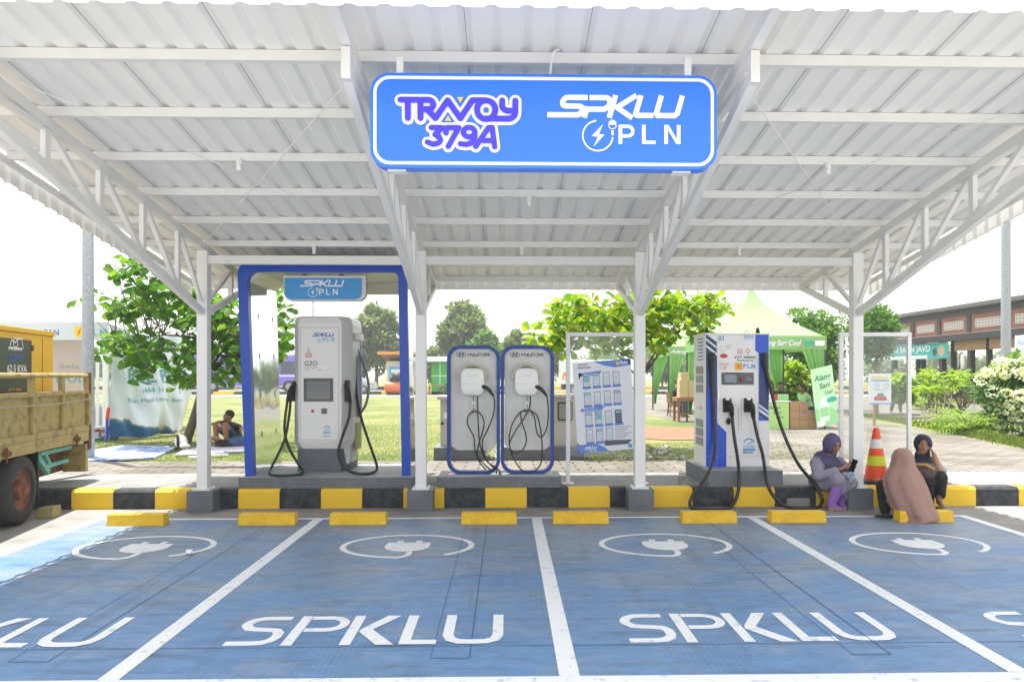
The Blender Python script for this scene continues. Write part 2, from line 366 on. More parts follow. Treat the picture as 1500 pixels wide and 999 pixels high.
def bay_mat():
    m = mat('bay_paint', (.05, .16, .45), .5); n = m.node_tree; b = n.nodes['Principled BSDF']; lk = n.links.new
    t = n.nodes.new('ShaderNodeTexCoord')
    def noise(sc, det, mapping=None, rough=.6):
        x = n.nodes.new('ShaderNodeTexNoise'); x.inputs['Scale'].default_value = sc; x.inputs['Detail'].default_value = det; x.inputs['Roughness'].default_value = rough
        if mapping:
            k = n.nodes.new('ShaderNodeMapping'); k.inputs['Scale'].default_value = mapping; lk(t.outputs['Object'], k.inputs[0]); lk(k.outputs[0], x.inputs['Vector'])
        else: lk(t.outputs['Object'], x.inputs['Vector'])
        return x
    def ramp(src, stops):
        r = n.nodes.new('ShaderNodeValToRGB'); e = r.color_ramp.elements
        while len(e) < len(stops): e.new(.5)
        for i, (p, c) in enumerate(stops): e[i].position = p; e[i].color = _hex(c)
        lk(src, r.inputs[0]); return r
    def mixc(f, a, c, mode='MIX'):
        x = n.nodes.new('ShaderNodeMixRGB'); x.blend_type = mode
        if isinstance(f, float): x.inputs[0].default_value = f
        else: lk(f, x.inputs[0])
        lk(a, x.inputs[1])
        if isinstance(c, tuple): x.inputs[2].default_value = _hex(c)
        else: lk(c, x.inputs[2])
        return x
    base = ramp(noise(.8, 6).outputs['Fac'], [(.35, (.125, .235, .40)), (.65, (.095, .21, .42))])
    # worn grey patches, more of them towards the wheel stops
    sep = n.nodes.new('ShaderNodeSeparateXYZ'); lk(t.outputs['Object'], sep.inputs[0])
    mr = n.nodes.new('ShaderNodeMapRange'); mr.inputs[1].default_value = 4.6; mr.inputs[2].default_value = 7.4; mr.inputs[3].default_value = -.10; mr.inputs[4].default_value = .07
    lk(sep.outputs['Y'], mr.inputs[0])
    w = noise(1.1, 9, (1, 1.8, 1), .68); ad = n.nodes.new('ShaderNodeMath'); ad.operation = 'ADD'; lk(w.outputs['Fac'], ad.inputs[0]); lk(mr.outputs[0], ad.inputs[1])
    wm = ramp(ad.outputs[0], [(.42, (0, 0, 0)), (.62, (.72, .72, .72))])
    c1 = mixc(wm.outputs[0], base.outputs[0], (.24, .27, .31))
    # tined grooves in the concrete, filled with dirt
    gv = n.nodes.new('ShaderNodeTexWave'); gv.inputs['Scale'].default_value = 9; gv.inputs['Distortion'].default_value = 1.1; gv.inputs['Detail Scale'].default_value = .6; gv.bands_direction = 'X'
    gm = ramp(gv.outputs['Fac'], [(.0, (1, 1, 1)), (.35, (0, 0, 0))])
    lk(t.outputs['Object'], gv.inputs['Vector'])
    gn = ramp(noise(.9, 3, (1.2, .6, 1)).outputs['Fac'], [(.50, (0, 0, 0)), (.66, (.34, .34, .34))])
    gmul = mixc(1.0, gm.outputs[0], gn.outputs[0], 'MULTIPLY')
    c2 = mixc(gmul.outputs[0], c1.outputs[0], (.045, .07, .12))
    # dark scuffs running across, and speckles
    sc = ramp(noise(3.2, 8, (.35, 2.2, 1), .7).outputs['Fac'], [(.545, (0, 0, 0)), (.70, (.75, .75, .75))])
    c3 = mixc(sc.outputs[0], c2.outputs[0], (.05, .065, .09))
    sp = ramp(noise(24, 5, (.8, 1.2, 1), .7).outputs['Fac'], [(.665, (0, 0, 0)), (.70, (.8, .8, .8))])
    tr = ramp(noise(1.6, 7, (3.2, .30, 1), .6).outputs['Fac'], [(.55, (0, 0, 0)), (.68, (.38, .38, .38))])
    c3 = mixc(.55, c3.outputs[0], noise(7, 8, (.6, 1.6, 1), .75).outputs['Fac'], 'OVERLAY')
    cw = ramp(noise(2.2, 10, (.5, 2.4, 1), .8).outputs['Fac'], [(.56, (0, 0, 0)), (.64, (.5, .5, .5))])
    c3 = mixc(cw.outputs[0], c3.outputs[0], (.27, .31, .36))
    c3 = mixc(tr.outputs[0], c3.outputs[0], (.075, .11, .17))
    c4 = mixc(sp.outputs[0], c3.outputs[0], (.035, .04, .06))
    lk(c4.outputs[0], b.inputs['Base Color'])
    bp = n.nodes.new('ShaderNodeBump'); bp.inputs['Strength'].default_value = .25; bp.inputs['Distance'].default_value = .004
    fn = noise(45, 3); lk(fn.outputs['Fac'], bp.inputs['Height']); lk(bp.outputs[0], b.inputs['Normal'])
    return m
M['bay_paint'] = bay_mat()
MT('line_paint', (.74, .76, .79), .6, col2=(.42, .46, .52), vs=11, bump=.2, cut=(.30, .43), bs=60)
MT('lot_concrete', (.33, .32, .30), .85, col2=(.19, .185, .18), vs=2.2, bump=.3, bs=50, cut=(.3, .7))
MT('slab', (.27, .27, .265), .85, col2=(.19, .19, .185), vs=3, bump=.2)
MT('soil', (.30, .13, .075), .95, col2=(.17, .10, .055), vs=6, bump=.6, bs=30)
MT('asphalt', (.16, .16, .16), .9, var=.3, vs=2)
def paver_mat(name, c1, c2, cm, sc):
    m = mat(name, c1, .9); n = m.node_tree; b = n.nodes['Principled BSDF']; lk = n.links.new
    t = n.nodes.new('ShaderNodeTexCoord'); br = n.nodes.new('ShaderNodeTexBrick')
    br.inputs['Color1'].default_value = _hex(c1); br.inputs['Color2'].default_value = _hex(c2); br.inputs['Mortar'].default_value = _hex(cm)
    br.inputs['Scale'].default_value = sc; br.inputs['Mortar Size'].default_value = .018; br.inputs['Brick Width'].default_value = .42; br.inputs['Row Height'].default_value = .21
    lk(t.outputs['Object'], br.inputs['Vector'])
    x = n.nodes.new('ShaderNodeTexNoise'); x.inputs['Scale'].default_value = .9; x.inputs['Detail'].default_value = 8; lk(t.outputs['Object'], x.inputs['Vector'])
    r = n.nodes.new('ShaderNodeValToRGB'); r.color_ramp.elements[0].position = .38; r.color_ramp.elements[0].color = (.68, .66, .60, 1); r.color_ramp.elements[1].position = .58
    lk(x.outputs['Fac'], r.inputs[0]); mm = n.nodes.new('ShaderNodeMixRGB'); mm.blend_type = 'MULTIPLY'; mm.inputs[0].default_value = 1
    lk(br.outputs['Color'], mm.inputs[1]); lk(r.outputs[0], mm.inputs[2]); lk(mm.outputs[0], b.inputs['Base Color'])
    bp = n.nodes.new('ShaderNodeBump'); bp.inputs['Strength'].default_value = .5; bp.inputs['Distance'].default_value = .01
    lk(br.outputs['Fac'], bp.inputs['Height']); bp.invert = True; lk(bp.outputs[0], b.inputs['Normal'])
    return m
M['paver'] = paver_mat('paver', (.225, .205, .18), (.185, .17, .15), (.07, .062, .05), 1.0)
M['paver_far'] = paver_mat('paver_far', (.21, .20, .18), (.18, .17, .155), (.10, .09, .075), 1.0)

def sheet(name, poly, z, m, kind='structure'):
    o = MB().add([(p[0], p[1], z) for p in poly], [tuple(range(len(poly)))]).build(name, m); tag(o, kind=kind)
    bm = bmesh.new(); bm.from_mesh(o.data); bmesh.ops.recalc_face_normals(bm, faces=bm.faces)
    for f in bm.faces:
        if f.normal.z < 0: f.normal_flip()
    bm.to_mesh(o.data); bm.free(); return o
KY = 9.10; KT = .232       # kerb face, kerb top
sheet('ground', [(-290, KY+.2), (290, KY+.2), (290, 420), (-290, 420)], GZ, 'lawn')
MT('yard', (.46, .45, .42), .85, var=.15, vs=.6)
sheet('parking_lot', [(-60, 2.5), (60, 2.5), (60, KY+.3), (-60, KY+.3)], 0, 'lot_concrete')
sheet('yard', [(-60, -60), (60, -60), (60, 2.5), (-60, 2.5)], 0, 'yard')
LX = [-4.52, -2.09, .335, 2.76, 5.18]      # bay lines
sheet('bay_surface', [(LX[0], 3.6), (LX[4], 3.6), (LX[4], 8.40), (LX[0], 8.40)], .004, 'bay_paint')
sheet('bay_surface', [(LX[0], .5), (LX[4], .5), (LX[4], 3.6), (LX[0], 3.6)], .004, 'lot_concrete')
# painted lines and lettering
mk = Decal((0, 0, 0), (1, 0, 0), (0, 1, 0), .0058)
for x in LX: mk.rect(x-.055, x+.055, 3.985, 8.38)
mk.rect(LX[0]-.055, LX[4]+.055, 8.38, 8.46); mk.rect(LX[0]-.055, LX[4]+.055, 3.70, 3.98)
tag(mk.build('bay_lines', 'line_paint'), kind='structure')
def bay_letters(cx):
    D = Decal((cx-.775, 4.47, 0), (.9, 0, 0), (0, 1, 0), .0058); w = .074; H = .54
    def K(a, b): return (a, b)
    S = [(.31, H-.04), (.14, H-.04)]+arc(.14, H-.155, .115, 90, 180, 6)[1:]+[(.03, .36), (.07, .30), (.14, .285), (.20, .28)]+[(.27, .265), (.30, .22), (.305, .15), (.285, .09), (.24, .05), (.17, .04), (.0, .04)]
    D.line(S, w*.95)
    D.line([(.415, 0), (.415, H)], w); D.line([(.459, H-.04), (.60, H-.04)]+arc(.60, H-.155, .115, 90, -90, 8)+[(.459, H-.27)], w*.9)
    D.line([(.80, 0), (.80, H)], w); D.geo([(.86, .29), (1.00, H), (1.10, H), (.935, .27), (1.125, 0), (1.005, 0), (.845, .235)], [(0, 1, 2, 3), (0, 3, 6), (6, 3, 4, 5)][0:2]+[(3, 4, 5, 6)])
    D.line([(1.20, 0), (1.20, H)], w) if False else D.line([(1.19, H), (1.19, .04), (1.40, .04)], w)
    D.line([(1.47, H), (1.47, .15), (1.495, .08), (1.55, .045), (1.64, .04), (1.73, .045), (1.785, .08), (1.81, .15), (1.81, H)], w)
    return D
for i in range(4):
    c = (LX[i]+LX[i+1])/2+.06
    D = bay_letters(c-.09); tag(D.build('bay_lettering', 'line_paint'), kind='structure')
    # plug pictogram with its looping cable
    c = (LX[i]+LX[i+1])/2-.05; D = Decal((c, 7.07, 0), (1, 0, 0), (0, 1, 0), .0058); w = .055
    loop = [(math.cos(math.radians(a))*.60, math.sin(math.radians(a))*.46) for a in range(-52, 260, 8)]
    loop += [(-.04, -.46), (.02, -.42), (.05, -.35), (.05, -.24)]
    D.line(loop, w)
    D.poly([(-.20, .13), (.20, .13)][::-1]+[(-.21, .0)]+arc(0, -.03, .21, 190, 350, 10, ry=.21)+[(.21, 0)])
    D.rect(-.12, -.06, .132, .21); D.rect(.06, .12, .132, .21)
    tag(D.build('bay_pictogram', 'line_paint'), kind='structure')
# faint saw cuts and patch outlines in the bays
MT('cut', (.055, .12, .26), .8)
D = Decal((0, 0, 0), (1, 0, 0), (0, 1, 0), .0055)
for a, b in (((-6, 4.44), (5.1, 4.44)),): D.line([(LX[0], 4.44), (LX[4], 4.44)], .007)
for x in (-2.78, -.43, 1.98):
    D.line([(x, 4.25), (x, 8.3)], .004); D.line([(x+.22, 4.25), (x+.22, 8.3)], .007)
    D.line([(x, 4.25), (x+.22, 4.25)], .007)
tag(D.build('bay_joints', 'cut'), kind='structure')
# kerb: half-metre blocks painted in turn
mb = MB(); prof = [(0, -.05), (0, .20), (.03, .232), (.20, .232), (.20, -.05)]
x0 = -.257; k0, k1 = -36, 44; per = .505
for k in range(k0, k1):
    if k < 0: a = x0+k*.4946; b = a+.4946-.003
    else: a = x0+k*per; b = a+per-.003
    if 8 <= k <= 12: a, b = [(3.783, 4.05), (4.05, 4.36), (4.36, 4.85), (4.85, 5.25), (5.25, 5.77)][k-8]; b -= .003
    if k > 12: a = 5.77+(k-13)*.535; b = a+.532
    mi = k % 2
    vs = [(a, KY+y, z) for y, z in prof]+[(b, KY+y, z) for y, z in prof]
    if k in (0,):      # the block with the drain pipe: a square niche
        pass
    mb.add(vs, [(0, 5, 6, 1)[::-1], (1, 6, 7, 2)[::-1], (2, 7, 8, 3)[::-1], (3, 8, 9, 4)[::-1], (0, 1, 2, 3, 4), (9, 8, 7, 6, 5)], mi)
kb = mb.build('kerb', ['yellow_kerb', 'black_kerb']); tag(kb, kind='structure')
# drain outlets
def outlet(px, py, r, nm, lab, niche):
    p = PY(px, py, KY); t = thing('drain_outlet', lab, 'drain', (p.x, KY, 0))
    m_ = MB(); m_.ring([(p.x+r*1.25*math.cos(a), p.z+r*1.25*math.sin(a)) for a in np.linspace(0, 2*PI, 20, endpoint=False)],
        [(p.x+r*math.cos(a), p.z+r*math.sin(a)) for a in np.linspace(0, 2*PI, 20, endpoint=False)], (0, KY-.012, 0), (1, 0, 0), (0, 0, 1), .011); m_.build('pipe_rim', nm, t)
    m_ = MB(); m_.prism([(p.x+r*1.0*math.cos(a), p.z+r*math.sin(a)) for a in np.linspace(0, 2*PI, 20, endpoint=False)], (0, KY-.004, 0), (1, 0, 0), (0, 0, 1), .003); m_.build('opening', 'dark_gap', t)
    m_ = MB(); m_.box(p.x-niche, p.x+niche, KY-.006, KY-.001, .005, p.z+r*1.5); m_.build('recess', nm, t)
outlet(744, 739, .042, 'yellow_kerb', 'round drain pipe opening in the yellow kerb block below the wall box stands', .11)
outlet(1169, 738, .048, 'lot_concrete', 'broken drain opening in the black kerb block beside the woman in purple', .14)
# walkway behind the kerb: cast slabs, then block paving
sheet('walkway', [(-12, KY+.19), (13, KY+.19), (13, 10.64), (-12, 10.64)], .214, 'rubber')
slab = MB(); xs = -9.0; random.seed(4)
while xs < 11:
    w_ = 1.55+random.uniform(-.2, .3); z = KT-.004; skew = random.uniform(.25, .5)
    slab.hexa([(xs, KY+.21, .1), (xs+w_-.025, KY+.21, .1), (xs+w_-.025+skew, 10.6, .1), (xs+skew, 10.6, .1), (xs, KY+.21, z), (xs+w_-.025, KY+.21, z), (xs+w_-.025+skew, 10.6, z+random.uniform(-.006, .006)), (xs+skew, 10.6, z)])
    xs += w_
tag(slab.build('walkway', 'slab'), kind='structure')
sheet('walkway', [(-14, 10.62), (14, 10.62), (14, 12.3), (-14, 12.1)], KT-.012, 'paver')
def gp(px, py, Z=GZ): p = PZ(px, py, Z); return (p.x, p.y)
sheet('pavement', [gp(1120, 676), gp(1118, 655), gp(1080, 640), gp(1040, 627), gp(1010, 619), gp(930, 606), gp(860, 598), gp(835, 588), gp(835, 579), gp(1340, 579), gp(1340, 590), gp(1262, 616), gp(1338, 627), gp(1393, 635), gp(1450, 648), gp(1500, 658), gp(1560, 668), (10.0, 12.29)], GZ+.006, 'paver')
sheet('path', [gp(1262, 603), gp(1342, 579.5), gp(1700, 585), gp(1700, 640), gp(1500, 628), gp(1360, 620)], GZ+.010, 'paver_far')
# soil patch between the lawn and the tents
random.seed(9)
def blobpoly(c, rx, ry, n=26, j=.18):
    return [(c[0]+rx*math.cos(2*PI*k/n)*(1+random.uniform(-j, j)), c[1]+ry*math.sin(2*PI*k/n)*(1+random.uniform(-j, j))) for k in range(n)]
c = PZ(965, 634, GZ); sheet('soil', blobpoly((c.x, c.y), 2.1, 2.2), GZ+.014, 'soil')
# the far lane behind the lawn: light concrete edge, striped kerbs, asphalt
YF = 1.4*1100/27.5
sheet('road', [(-200, YF+.6), (200, YF+.6), (200, YF+16), (-200, YF+16)], GZ+.02, 'asphalt')
sheet('path', [(-200, YF-7), (200, YF-7), (200, YF-2.2), (-200, YF-2.2)], GZ+.012, 'slab')
for nm, yy, zz, off in (('far_kerb', YF, .20, 0), ('far_kerb', YF+19, .30, .9)):
    mb = MB()
    for k in range(-60, 60): mb.box(k*1.55+off, k*1.55+off+1.55-.02, yy, yy+.35, GZ-.05, GZ+zz, k % 2)
    o = mb.build('kerb', ['yellow_kerb', 'black_kerb']); tag(o, kind='structure')

# grass tufts on the near lawn
def blades(name, regions, n, h, m, seed=1, z=GZ):
    rng = np.random.default_rng(seed); pts = []
    for (x0, x1, y0, y1, k) in regions:
        q = int(n*k); pts.append(np.stack([rng.uniform(x0, x1, q), y0+(y1-y0)*rng.uniform(0, 1, q)**1.3, np.full(q, z)], 1))
    P = np.concatenate(pts); q = len(P); a = rng.uniform(0, 2*PI, q); w = rng.uniform(.006, .014, q)*(h/.08); hh = rng.uniform(.4, 1.2, q)*h
    dx = np.stack([np.cos(a)*w, np.sin(a)*w, np.zeros(q)], 1); ln = np.stack([rng.normal(0, .4, q)*hh, rng.normal(0, .4, q)*hh, hh], 1)
    V = np.stack([P-dx, P+dx, P+ln], 1).reshape(-1, 3); Fc = np.arange(q*3).reshape(-1, 3)
    me = bpy.data.meshes.new(name); me.from_pydata(V.tolist(), [], Fc.tolist()); me.materials.append(M[m]); me.update()
    o = bpy.data.objects.new(name, me); COL.objects.link(o); tag(o, 'short green and straw coloured grass on the lawn', 'grass', kind='stuff'); return o
M['blade'] = leafmat('blade', [(.08, .13, .016), (.13, .19, .03), (.21, .22, .06)], .3, .7)
blades('grass', [(-9, 2.9, 12.35, 20, .8), (2.3, 6, 12.35, 15.5, .12), (-9, 2.5, 20, 34, .3)], 60000, .032, 'blade')
# grass verge along the right-hand pavement
def verge():
    rng = np.random.default_rng(5); out = []
    P = [PZ(*p, GZ) for p in ((1255, 609), (1300, 614), (1350, 624), (1400, 632), (1450, 642), (1500, 652), (1560, 664), (1640, 680))]
    for k in range(9000):
        i = rng.integers(0, len(P)-1); t = rng.random(); p = P[i].lerp(P[i+1], t); out.append((p.x+rng.normal(0, .12), p.y+rng.uniform(-.9, .9), GZ))
    V = []; Fc = []
    for i, p in enumerate(out):
        a = rng.uniform(0, PI); w = .014; h = rng.uniform(.05, .17); V += [(p[0]-w*math.cos(a), p[1]-w*math.sin(a), p[2]), (p[0]+w*math.cos(a), p[1]+w*math.sin(a), p[2]), (p[0]+rng.normal(0, .04), p[1]+rng.normal(0, .04), p[2]+h)]; Fc.append((3*i, 3*i+1, 3*i+2))
    me = bpy.data.meshes.new('verge_grass'); me.from_pydata(V, [], Fc); me.materials.append(M['blade']); o = bpy.data.objects.new('verge_grass', me); COL.objects.link(o)
    tag(o, 'strip of bright grass along the edge of the block paving', 'grass', kind='stuff')
    mb = MB()
    for p in P: mb.v += [(p.x-.1, p.y-.9, GZ+.018), (p.x+.1, p.y+.9, GZ+.018)]
    mb.f = [(2*i, 2*i+1, 2*i+3, 2*i+2)[::-1] for i in range(len(P)-1)]; mb.m = [0]*len(mb.f)
    tag(mb.build('verge', 'lawn'), kind='structure')
verge()
# rubble and litter between the paving and the lawn
MT('rubble', (.42, .40, .37), .9, var=.3, vs=8)
random.seed(11); mb = MB()
for k in range(120):
    p = PZ(random.choice([random.uniform(700, 740), random.uniform(700, 1010), random.uniform(940, 1010)]), random.uniform(655, 674), GZ); r = random.uniform(.02, .07)
    vs = []
    for dx, dy, dz in ((-1,-1,0),(1,-1,0),(1,1,0),(-1,1,0),(-.7,-.7,1),(.7,-.7,1),(.7,.7,1),(-.7,.7,1)):
        vs.append((p.x+dx*r*random.uniform(.6, 1.3), p.y+dy*r*random.uniform(.6, 1.3), p.z-.005+dz*r*random.uniform(.4, .9)))
    mb.hexa(vs)
tag(mb.build('rubble', 'rubble'), 'small grey rubble strewn along the paving edge', 'rubble', kind='stuff')

# ================================================================ CANOPY
RA, RB = 2.94+CAMH, .15               # purlin centre line z = RA - RB*y
XL, XR = -4.42, 5.16; YF0, YB0 = 4.27, 10.72
PURL = [4.36+.785*k for k in range(7)]+[9.86, 10.58]
POSTX = [-3.59, -1.02, 1.596, 4.228]; PW = .125; PYF = 8.93
FT = .25
can = thing('canopy', 'large white steel canopy with corrugated roof over the blue charging bays', 'canopy', (0, PYF, 0))
def rz(y): return RA-RB*y
# roof sheet: trapezoid ribs every .2 m
def ribprof(a0, a1, pitch=.2, dep=.028):
    out = []; a = a0
    while a < a1:
        out += [(a, 0), (a+pitch*.55, 0), (a+pitch*.68, dep), (a+pitch*.87, dep)]; a += pitch
    out = [q for q in out if q[0] < a1]+[(a1, 0)]; return out
pf = ribprof(XL, XR); mb = MB(); n = len(pf)
for y in (YF0, YB0):
    z = rz(y)+.038
    mb.v += [(x, y, z+d) for x, d in pf]
for y in (YF0, YB0):
    z = rz(y)+.039; mb.v += [(x, y, z+d) for x, d in pf]
mb.f = [(i, i+1, n+i+1, n+i) for i in range(n-1)]+[(2*n+i, 3*n+i, 3*n+i+1, 2*n+i+1) for i in range(n-1)]; mb.m = [0]*len(mb.f)
mb.build('roof_sheet', 'roof_sheet', can)
# lap joints of the sheets
lp = MB(); x = XL+.155
MT('lap', (.30, .31, .32), .7)
k = 0
while x < XR:
    lp.bar((x, YF0, rz(YF0)+.0365), (x, YB0, rz(YB0)+.0365), .004, .003); x += .8
lp.build('sheet_lap', 'lap', can)
def fascia(p, q, zt0, zt1, drop, outn):
    mb = MB(); p = Vector(p); q = Vector(q); d = (q-p); Ln = d.length; d /= Ln; outn = Vector(outn); pf = ribprof(0, Ln)
    for a, e in pf:
        zt = zt0+(zt1-zt0)*a/Ln
        mb.v += [tuple(p+d*a+outn*e+Vector((0, 0, zt))), tuple(p+d*a+outn*e+Vector((0, 0, zt-drop)))]
    n0 = len(mb.v)
    for a, e in pf:
        zt = zt0+(zt1-zt0)*a/Ln
        mb.v += [tuple(p+d*a+outn*(e+.0012)+Vector((0, 0, zt))), tuple(p+d*a+outn*(e+.0012)+Vector((0, 0, zt-drop)))]
    for b in (0, n0):
        mb.f += [(b+2*i, b+2*i+1, b+2*i+3, b+2*i+2) for i in range(len(pf)-1)]
    mb.m = [0]*len(mb.f); mb.build('fascia', 'roof_sheet', can)
ft, bt = rz(YF0)+.075, rz(YB0)+.075
fascia((XL-.02, YF0-.03, 0), (XR+.02, YF0-.03, 0), ft, ft, ft-(CAMH+2.075), (0, -1, 0))
fascia((XL-.02, YB0+.03, 0), (XR+.02, YB0+.03, 0), bt, bt, bt-(CAMH+1.225), (0, 1, 0))
fascia((XL-.035, YF0-.02, 0), (XL-.035, YB0+.02, 0), ft, bt, .27, (-1, 0, 0))
fascia((XR+.035, YF0-.02, 0), (XR+.035, YB0+.02, 0), ft, bt, .27, (1, 0, 0))
for y in PURL:
    mb = MB(); z = rz(y)   # C section: web facing the camera, lips
    mb.box(XL+.03, XR-.03, y-.022, y-.018, z-.036, z+.036); mb.box(XL+.03, XR-.03, y-.0175, y+.025, z+.032, z+.036); mb.box(XL+.03, XR-.03, y-.0175, y+.025, z-.036, z-.032)
    mb.box(XL+.03, XR-.03, y+.0255, y+.0285, z-.036, z-.02)
    mb.build('purlin', 'white_paint', can)
for x in (XL+.012, XR-.012):
    mb = MB(); mb.bar((x, YF0+.03, rz(YF0+.03)-.04), (x, YB0-.03, rz(YB0-.03)-.04), .03, .06); mb.build('edge_angle', 'white_paint', can)
TC = .086
def ch(y): return rz(y)-.04-TC/2        # centre of the truss's top chord
EY = 4.83
def low(y):                             # centre of its bottom chord, front
    return CAMH+1.93+(y-EY)*(.75-1.93)/(8.94-EY)
for i, px in enumerate(POSTX):
    tr = MB(); h = TC
    tr.bar((px, YF0+.03, ch(YF0+.03)), (px, YB0-.04, ch(YB0-.04)), .064, h)
    tr.bar((px, EY-.02, low(EY)), (px, PYF-.01, low(PYF)), .060, h*.95)
    tr.bar((px, EY-.02, ch(EY)-.05), (px, EY-.02, low(EY)-.05), .058, .06, up=(0, 1, 0))
    ys = [PURL[k] for k in (2, 3, 4, 5)]; w = .055
    for y in ys: tr.bar((px, y, ch(y)-.044), (px, y, low(y)+.04), .042, .068, up=(0, 1, 0))
    seq = [(EY+.05, 'b'), (ys[0]-.03, 't'), (ys[1]-.03, 'b')]
    tr.bar((px, EY+.1, low(EY)+.05), (px, ys[0]-.05, ch(ys[0])-.045), w*.8, w*.8)
    for a in range(3): tr.bar((px, ys[a]+.05, ch(ys[a])-.045) if a % 1 == 0 else 0, (px, ys[a+1]-.05, low(ys[a+1])+.06), w*.8, w*.8)
    tr.bar((px, ys[3]+.05, ch(ys[3])-.045), (px, PYF-.03, low(PYF)+.12), w*.8, w*.8)
    # rear half
    rb = Vector((px, PYF+PW+.01, CAMH+.75)); re = Vector((px, YB0-.06, CAMH+1.255)); tr.bar(rb, re, .060, h*.85)
    tr.bar((px, YB0-.07, ch(YB0)-.04), (px, YB0-.07, CAMH+1.25), w, w, up=(0, 1, 0))
    ym = 9.86; zm = rb.z+(re.z-rb.z)*(ym-rb.y)/(re.y-rb.y)
    tr.bar((px, ym, ch(ym)-.044), (px, ym, zm+.035), w, w, up=(0, 1, 0)); tr.bar((px, ym-.05, ch(ym)-.05), (px, PYF+PW+.02, rb.z+.12), w*.8, w*.8)
    tr.build('truss', 'white_paint', can)
    po = MB(); po.box(px-PW/2, px+PW/2, PYF, PYF+PW, FT+.012, ch(PYF)-.045)
    po.build('post', 'white_paint', can, bevel=.006)
    bp = MB(); bp.box(px-.10, px+.10, PYF-.04, PYF+PW+.04, FT, FT+.012)
    for a in (-.085, .085):
        for b in (-.025, PW+.025): bp.lathe([(.011, FT+.012), (.011, FT+.03)], (px+a, PYF+b, 0), 6)
    bp.build('base_plate', 'white_paint', can)
    fo = MB(); fo.box(px-.152, px+.152, 8.86, 9.17, -.05, FT); fo.build('footing', 'grey_paint', can, bevel=.008)
bm_ = MB(); bm_.box(POSTX[0]+PW/2-.05, POSTX[3]-PW/2+.05, 8.955, 9.03, CAMH+1.318, CAMH+1.418); bm_.build('main_beam', 'white_paint', can)
# sway rods under the roof of the two outer bays
for (a, b) in ((0, 1), (2, 3)):
    for (p, q) in ((a, b), (b, a)):
        r_ = MB(); r_.tube([(POSTX[p]+(.03 if p < q else -.03), PURL[1]+.1, rz(PURL[1])-.07), (POSTX[q]+(-.03 if p < q else .03), 8.9, rz(8.9)-.07)], .005, 6); r_.build('sway_rod', 'white_paint', can)

# lamp holders screwed to the purlins
def lamp(px, py, k, lab):
    y = PURL[k]-.03; p = PY(px, py, y); z = rz(y)-.036
    t = thing('lamp_holder', lab, 'lamp holder', (p.x, y, z), 'empty lamp holders under the purlins')
    m_ = MB(); m_.lathe([(.035, -.012), (.035, 0)], (p.x, y, z), 14); m_.build('base', 'white', t, smooth=True)
    m_ = MB(); m_.lathe([(.02, -.05), (.026, -.045), (.024, -.012)], (p.x, y, z), 14); m_.build('socket', 'white', t, smooth=True)
    m_ = MB(); m_.lathe([(.0, -.10), (.014, -.098), (.022, -.083), (.023, -.068), (.015, -.05)], (p.x, y, z), 14); m_.build('bulb', 'bulb_glass', t, smooth=True)
MT('bulb_glass', (.85, .85, .84), .2)
lamp(350, 240, 3, 'white bulb holder under the roof of the leftmost bay, near the crossing rods')
lamp(1213, 250, 3, 'white bulb holder under the roof of the rightmost bay, near the crossing rods')
lamp(775, 258, 4, 'white bulb holder peeping out below the large blue sign')
lamp(460, 360, 6, 'white bulb holder directly above the blue portal of the left charger')
lamp(764, 356, 6, 'white bulb holder between the two middle posts, above the wall box stands')
lamp(1083, 358, 6, 'white bulb holder above the blue and white charger on the right')
# conduit looping over the purlin above the sign
cdt = MB(); cdt.tube(smoothpath([PY(806, 110, 5.05), PY(808, 92, 5.05), PY(812, 77, 5.03), PY(818, 74, 5.08), PY(816, 82, 5.2)]), .008, 8)
tag(cdt.build('conduit', 'white_paint', smooth=True, origin=tuple(PY(806, 110, 5.05))), 'thin white conduit looping over the purlin above the sign', 'conduit')
# ================================================================ helpers for things measured off the photograph
def PDecal(px, py, Y, lift=.002):
    """marks on an upright plane at depth Y facing the bays; units are photograph pixels at that depth"""
    o = PY(px, py, Y); s = (o-Vector((0, 0, CAMH))).dot(_F)/FOC
    return Decal(o, (s, 0, 0), (0, 0, s), lift)
def pxy(pts, px, py): return [(a-px, py-b) for a, b in pts]
def qbox(mb, x0, y0, x1, y1, Yf, dep, mi=0):
    """box whose front face spans the pixels x0..x1, y0..y1 at depth Yf"""
    a = PY(x0, y1, Yf); b = PY(x1, y0, Yf)
    return mb.box(a.x, b.x, Yf, Yf+dep, PY((x0+x1)/2, y1, Yf).z, PY((x0+x1)/2, y0, Yf).z, mi)
MT('sign_blue', (.025, .19, .93), .35)
MT('travoy', (.06, .045, .85), .5)
MT('tri_yellow', (.85, .58, .03), .5)

# ================================================================ big sign
YS = 4.93
sg = thing('sign_board', 'long blue rounded sign reading TRAVOY 379A and SPKLU PLN under the front of the roof', 'sign', tuple(PY(796, 246, YS)))
a = PY(542, 246, YS); b = PY(1050.5, 111, YS); W_, H_ = b.x-a.x, b.z-a.z
mb = MB(); mb.prism(rrect(0, W_, 0, H_, .125, 10), (a.x, YS, a.z), (1, 0, 0), (0, 0, 1), .10); mb.build('box', 'sign_blue', sg, bevel=.006)
mb = MB(); mb.ring(rrect(.022, W_-.022, .022, H_-.022, .105, 10), rrect(.043, W_-.043, .043, H_-.043, .088, 10), (a.x, YS-.003, a.z), (1, 0, 0), (0, 0, 1), .002); mb.build('border', 'decal_white', sg)
def tv(pts): return [((570+x/7.143)-542, 246-(120+y/7.143)) for x, y in pts]
def crvv(c, r, a0, a1, n=10): return arc(c[0], c[1], r, a0, a1, n)
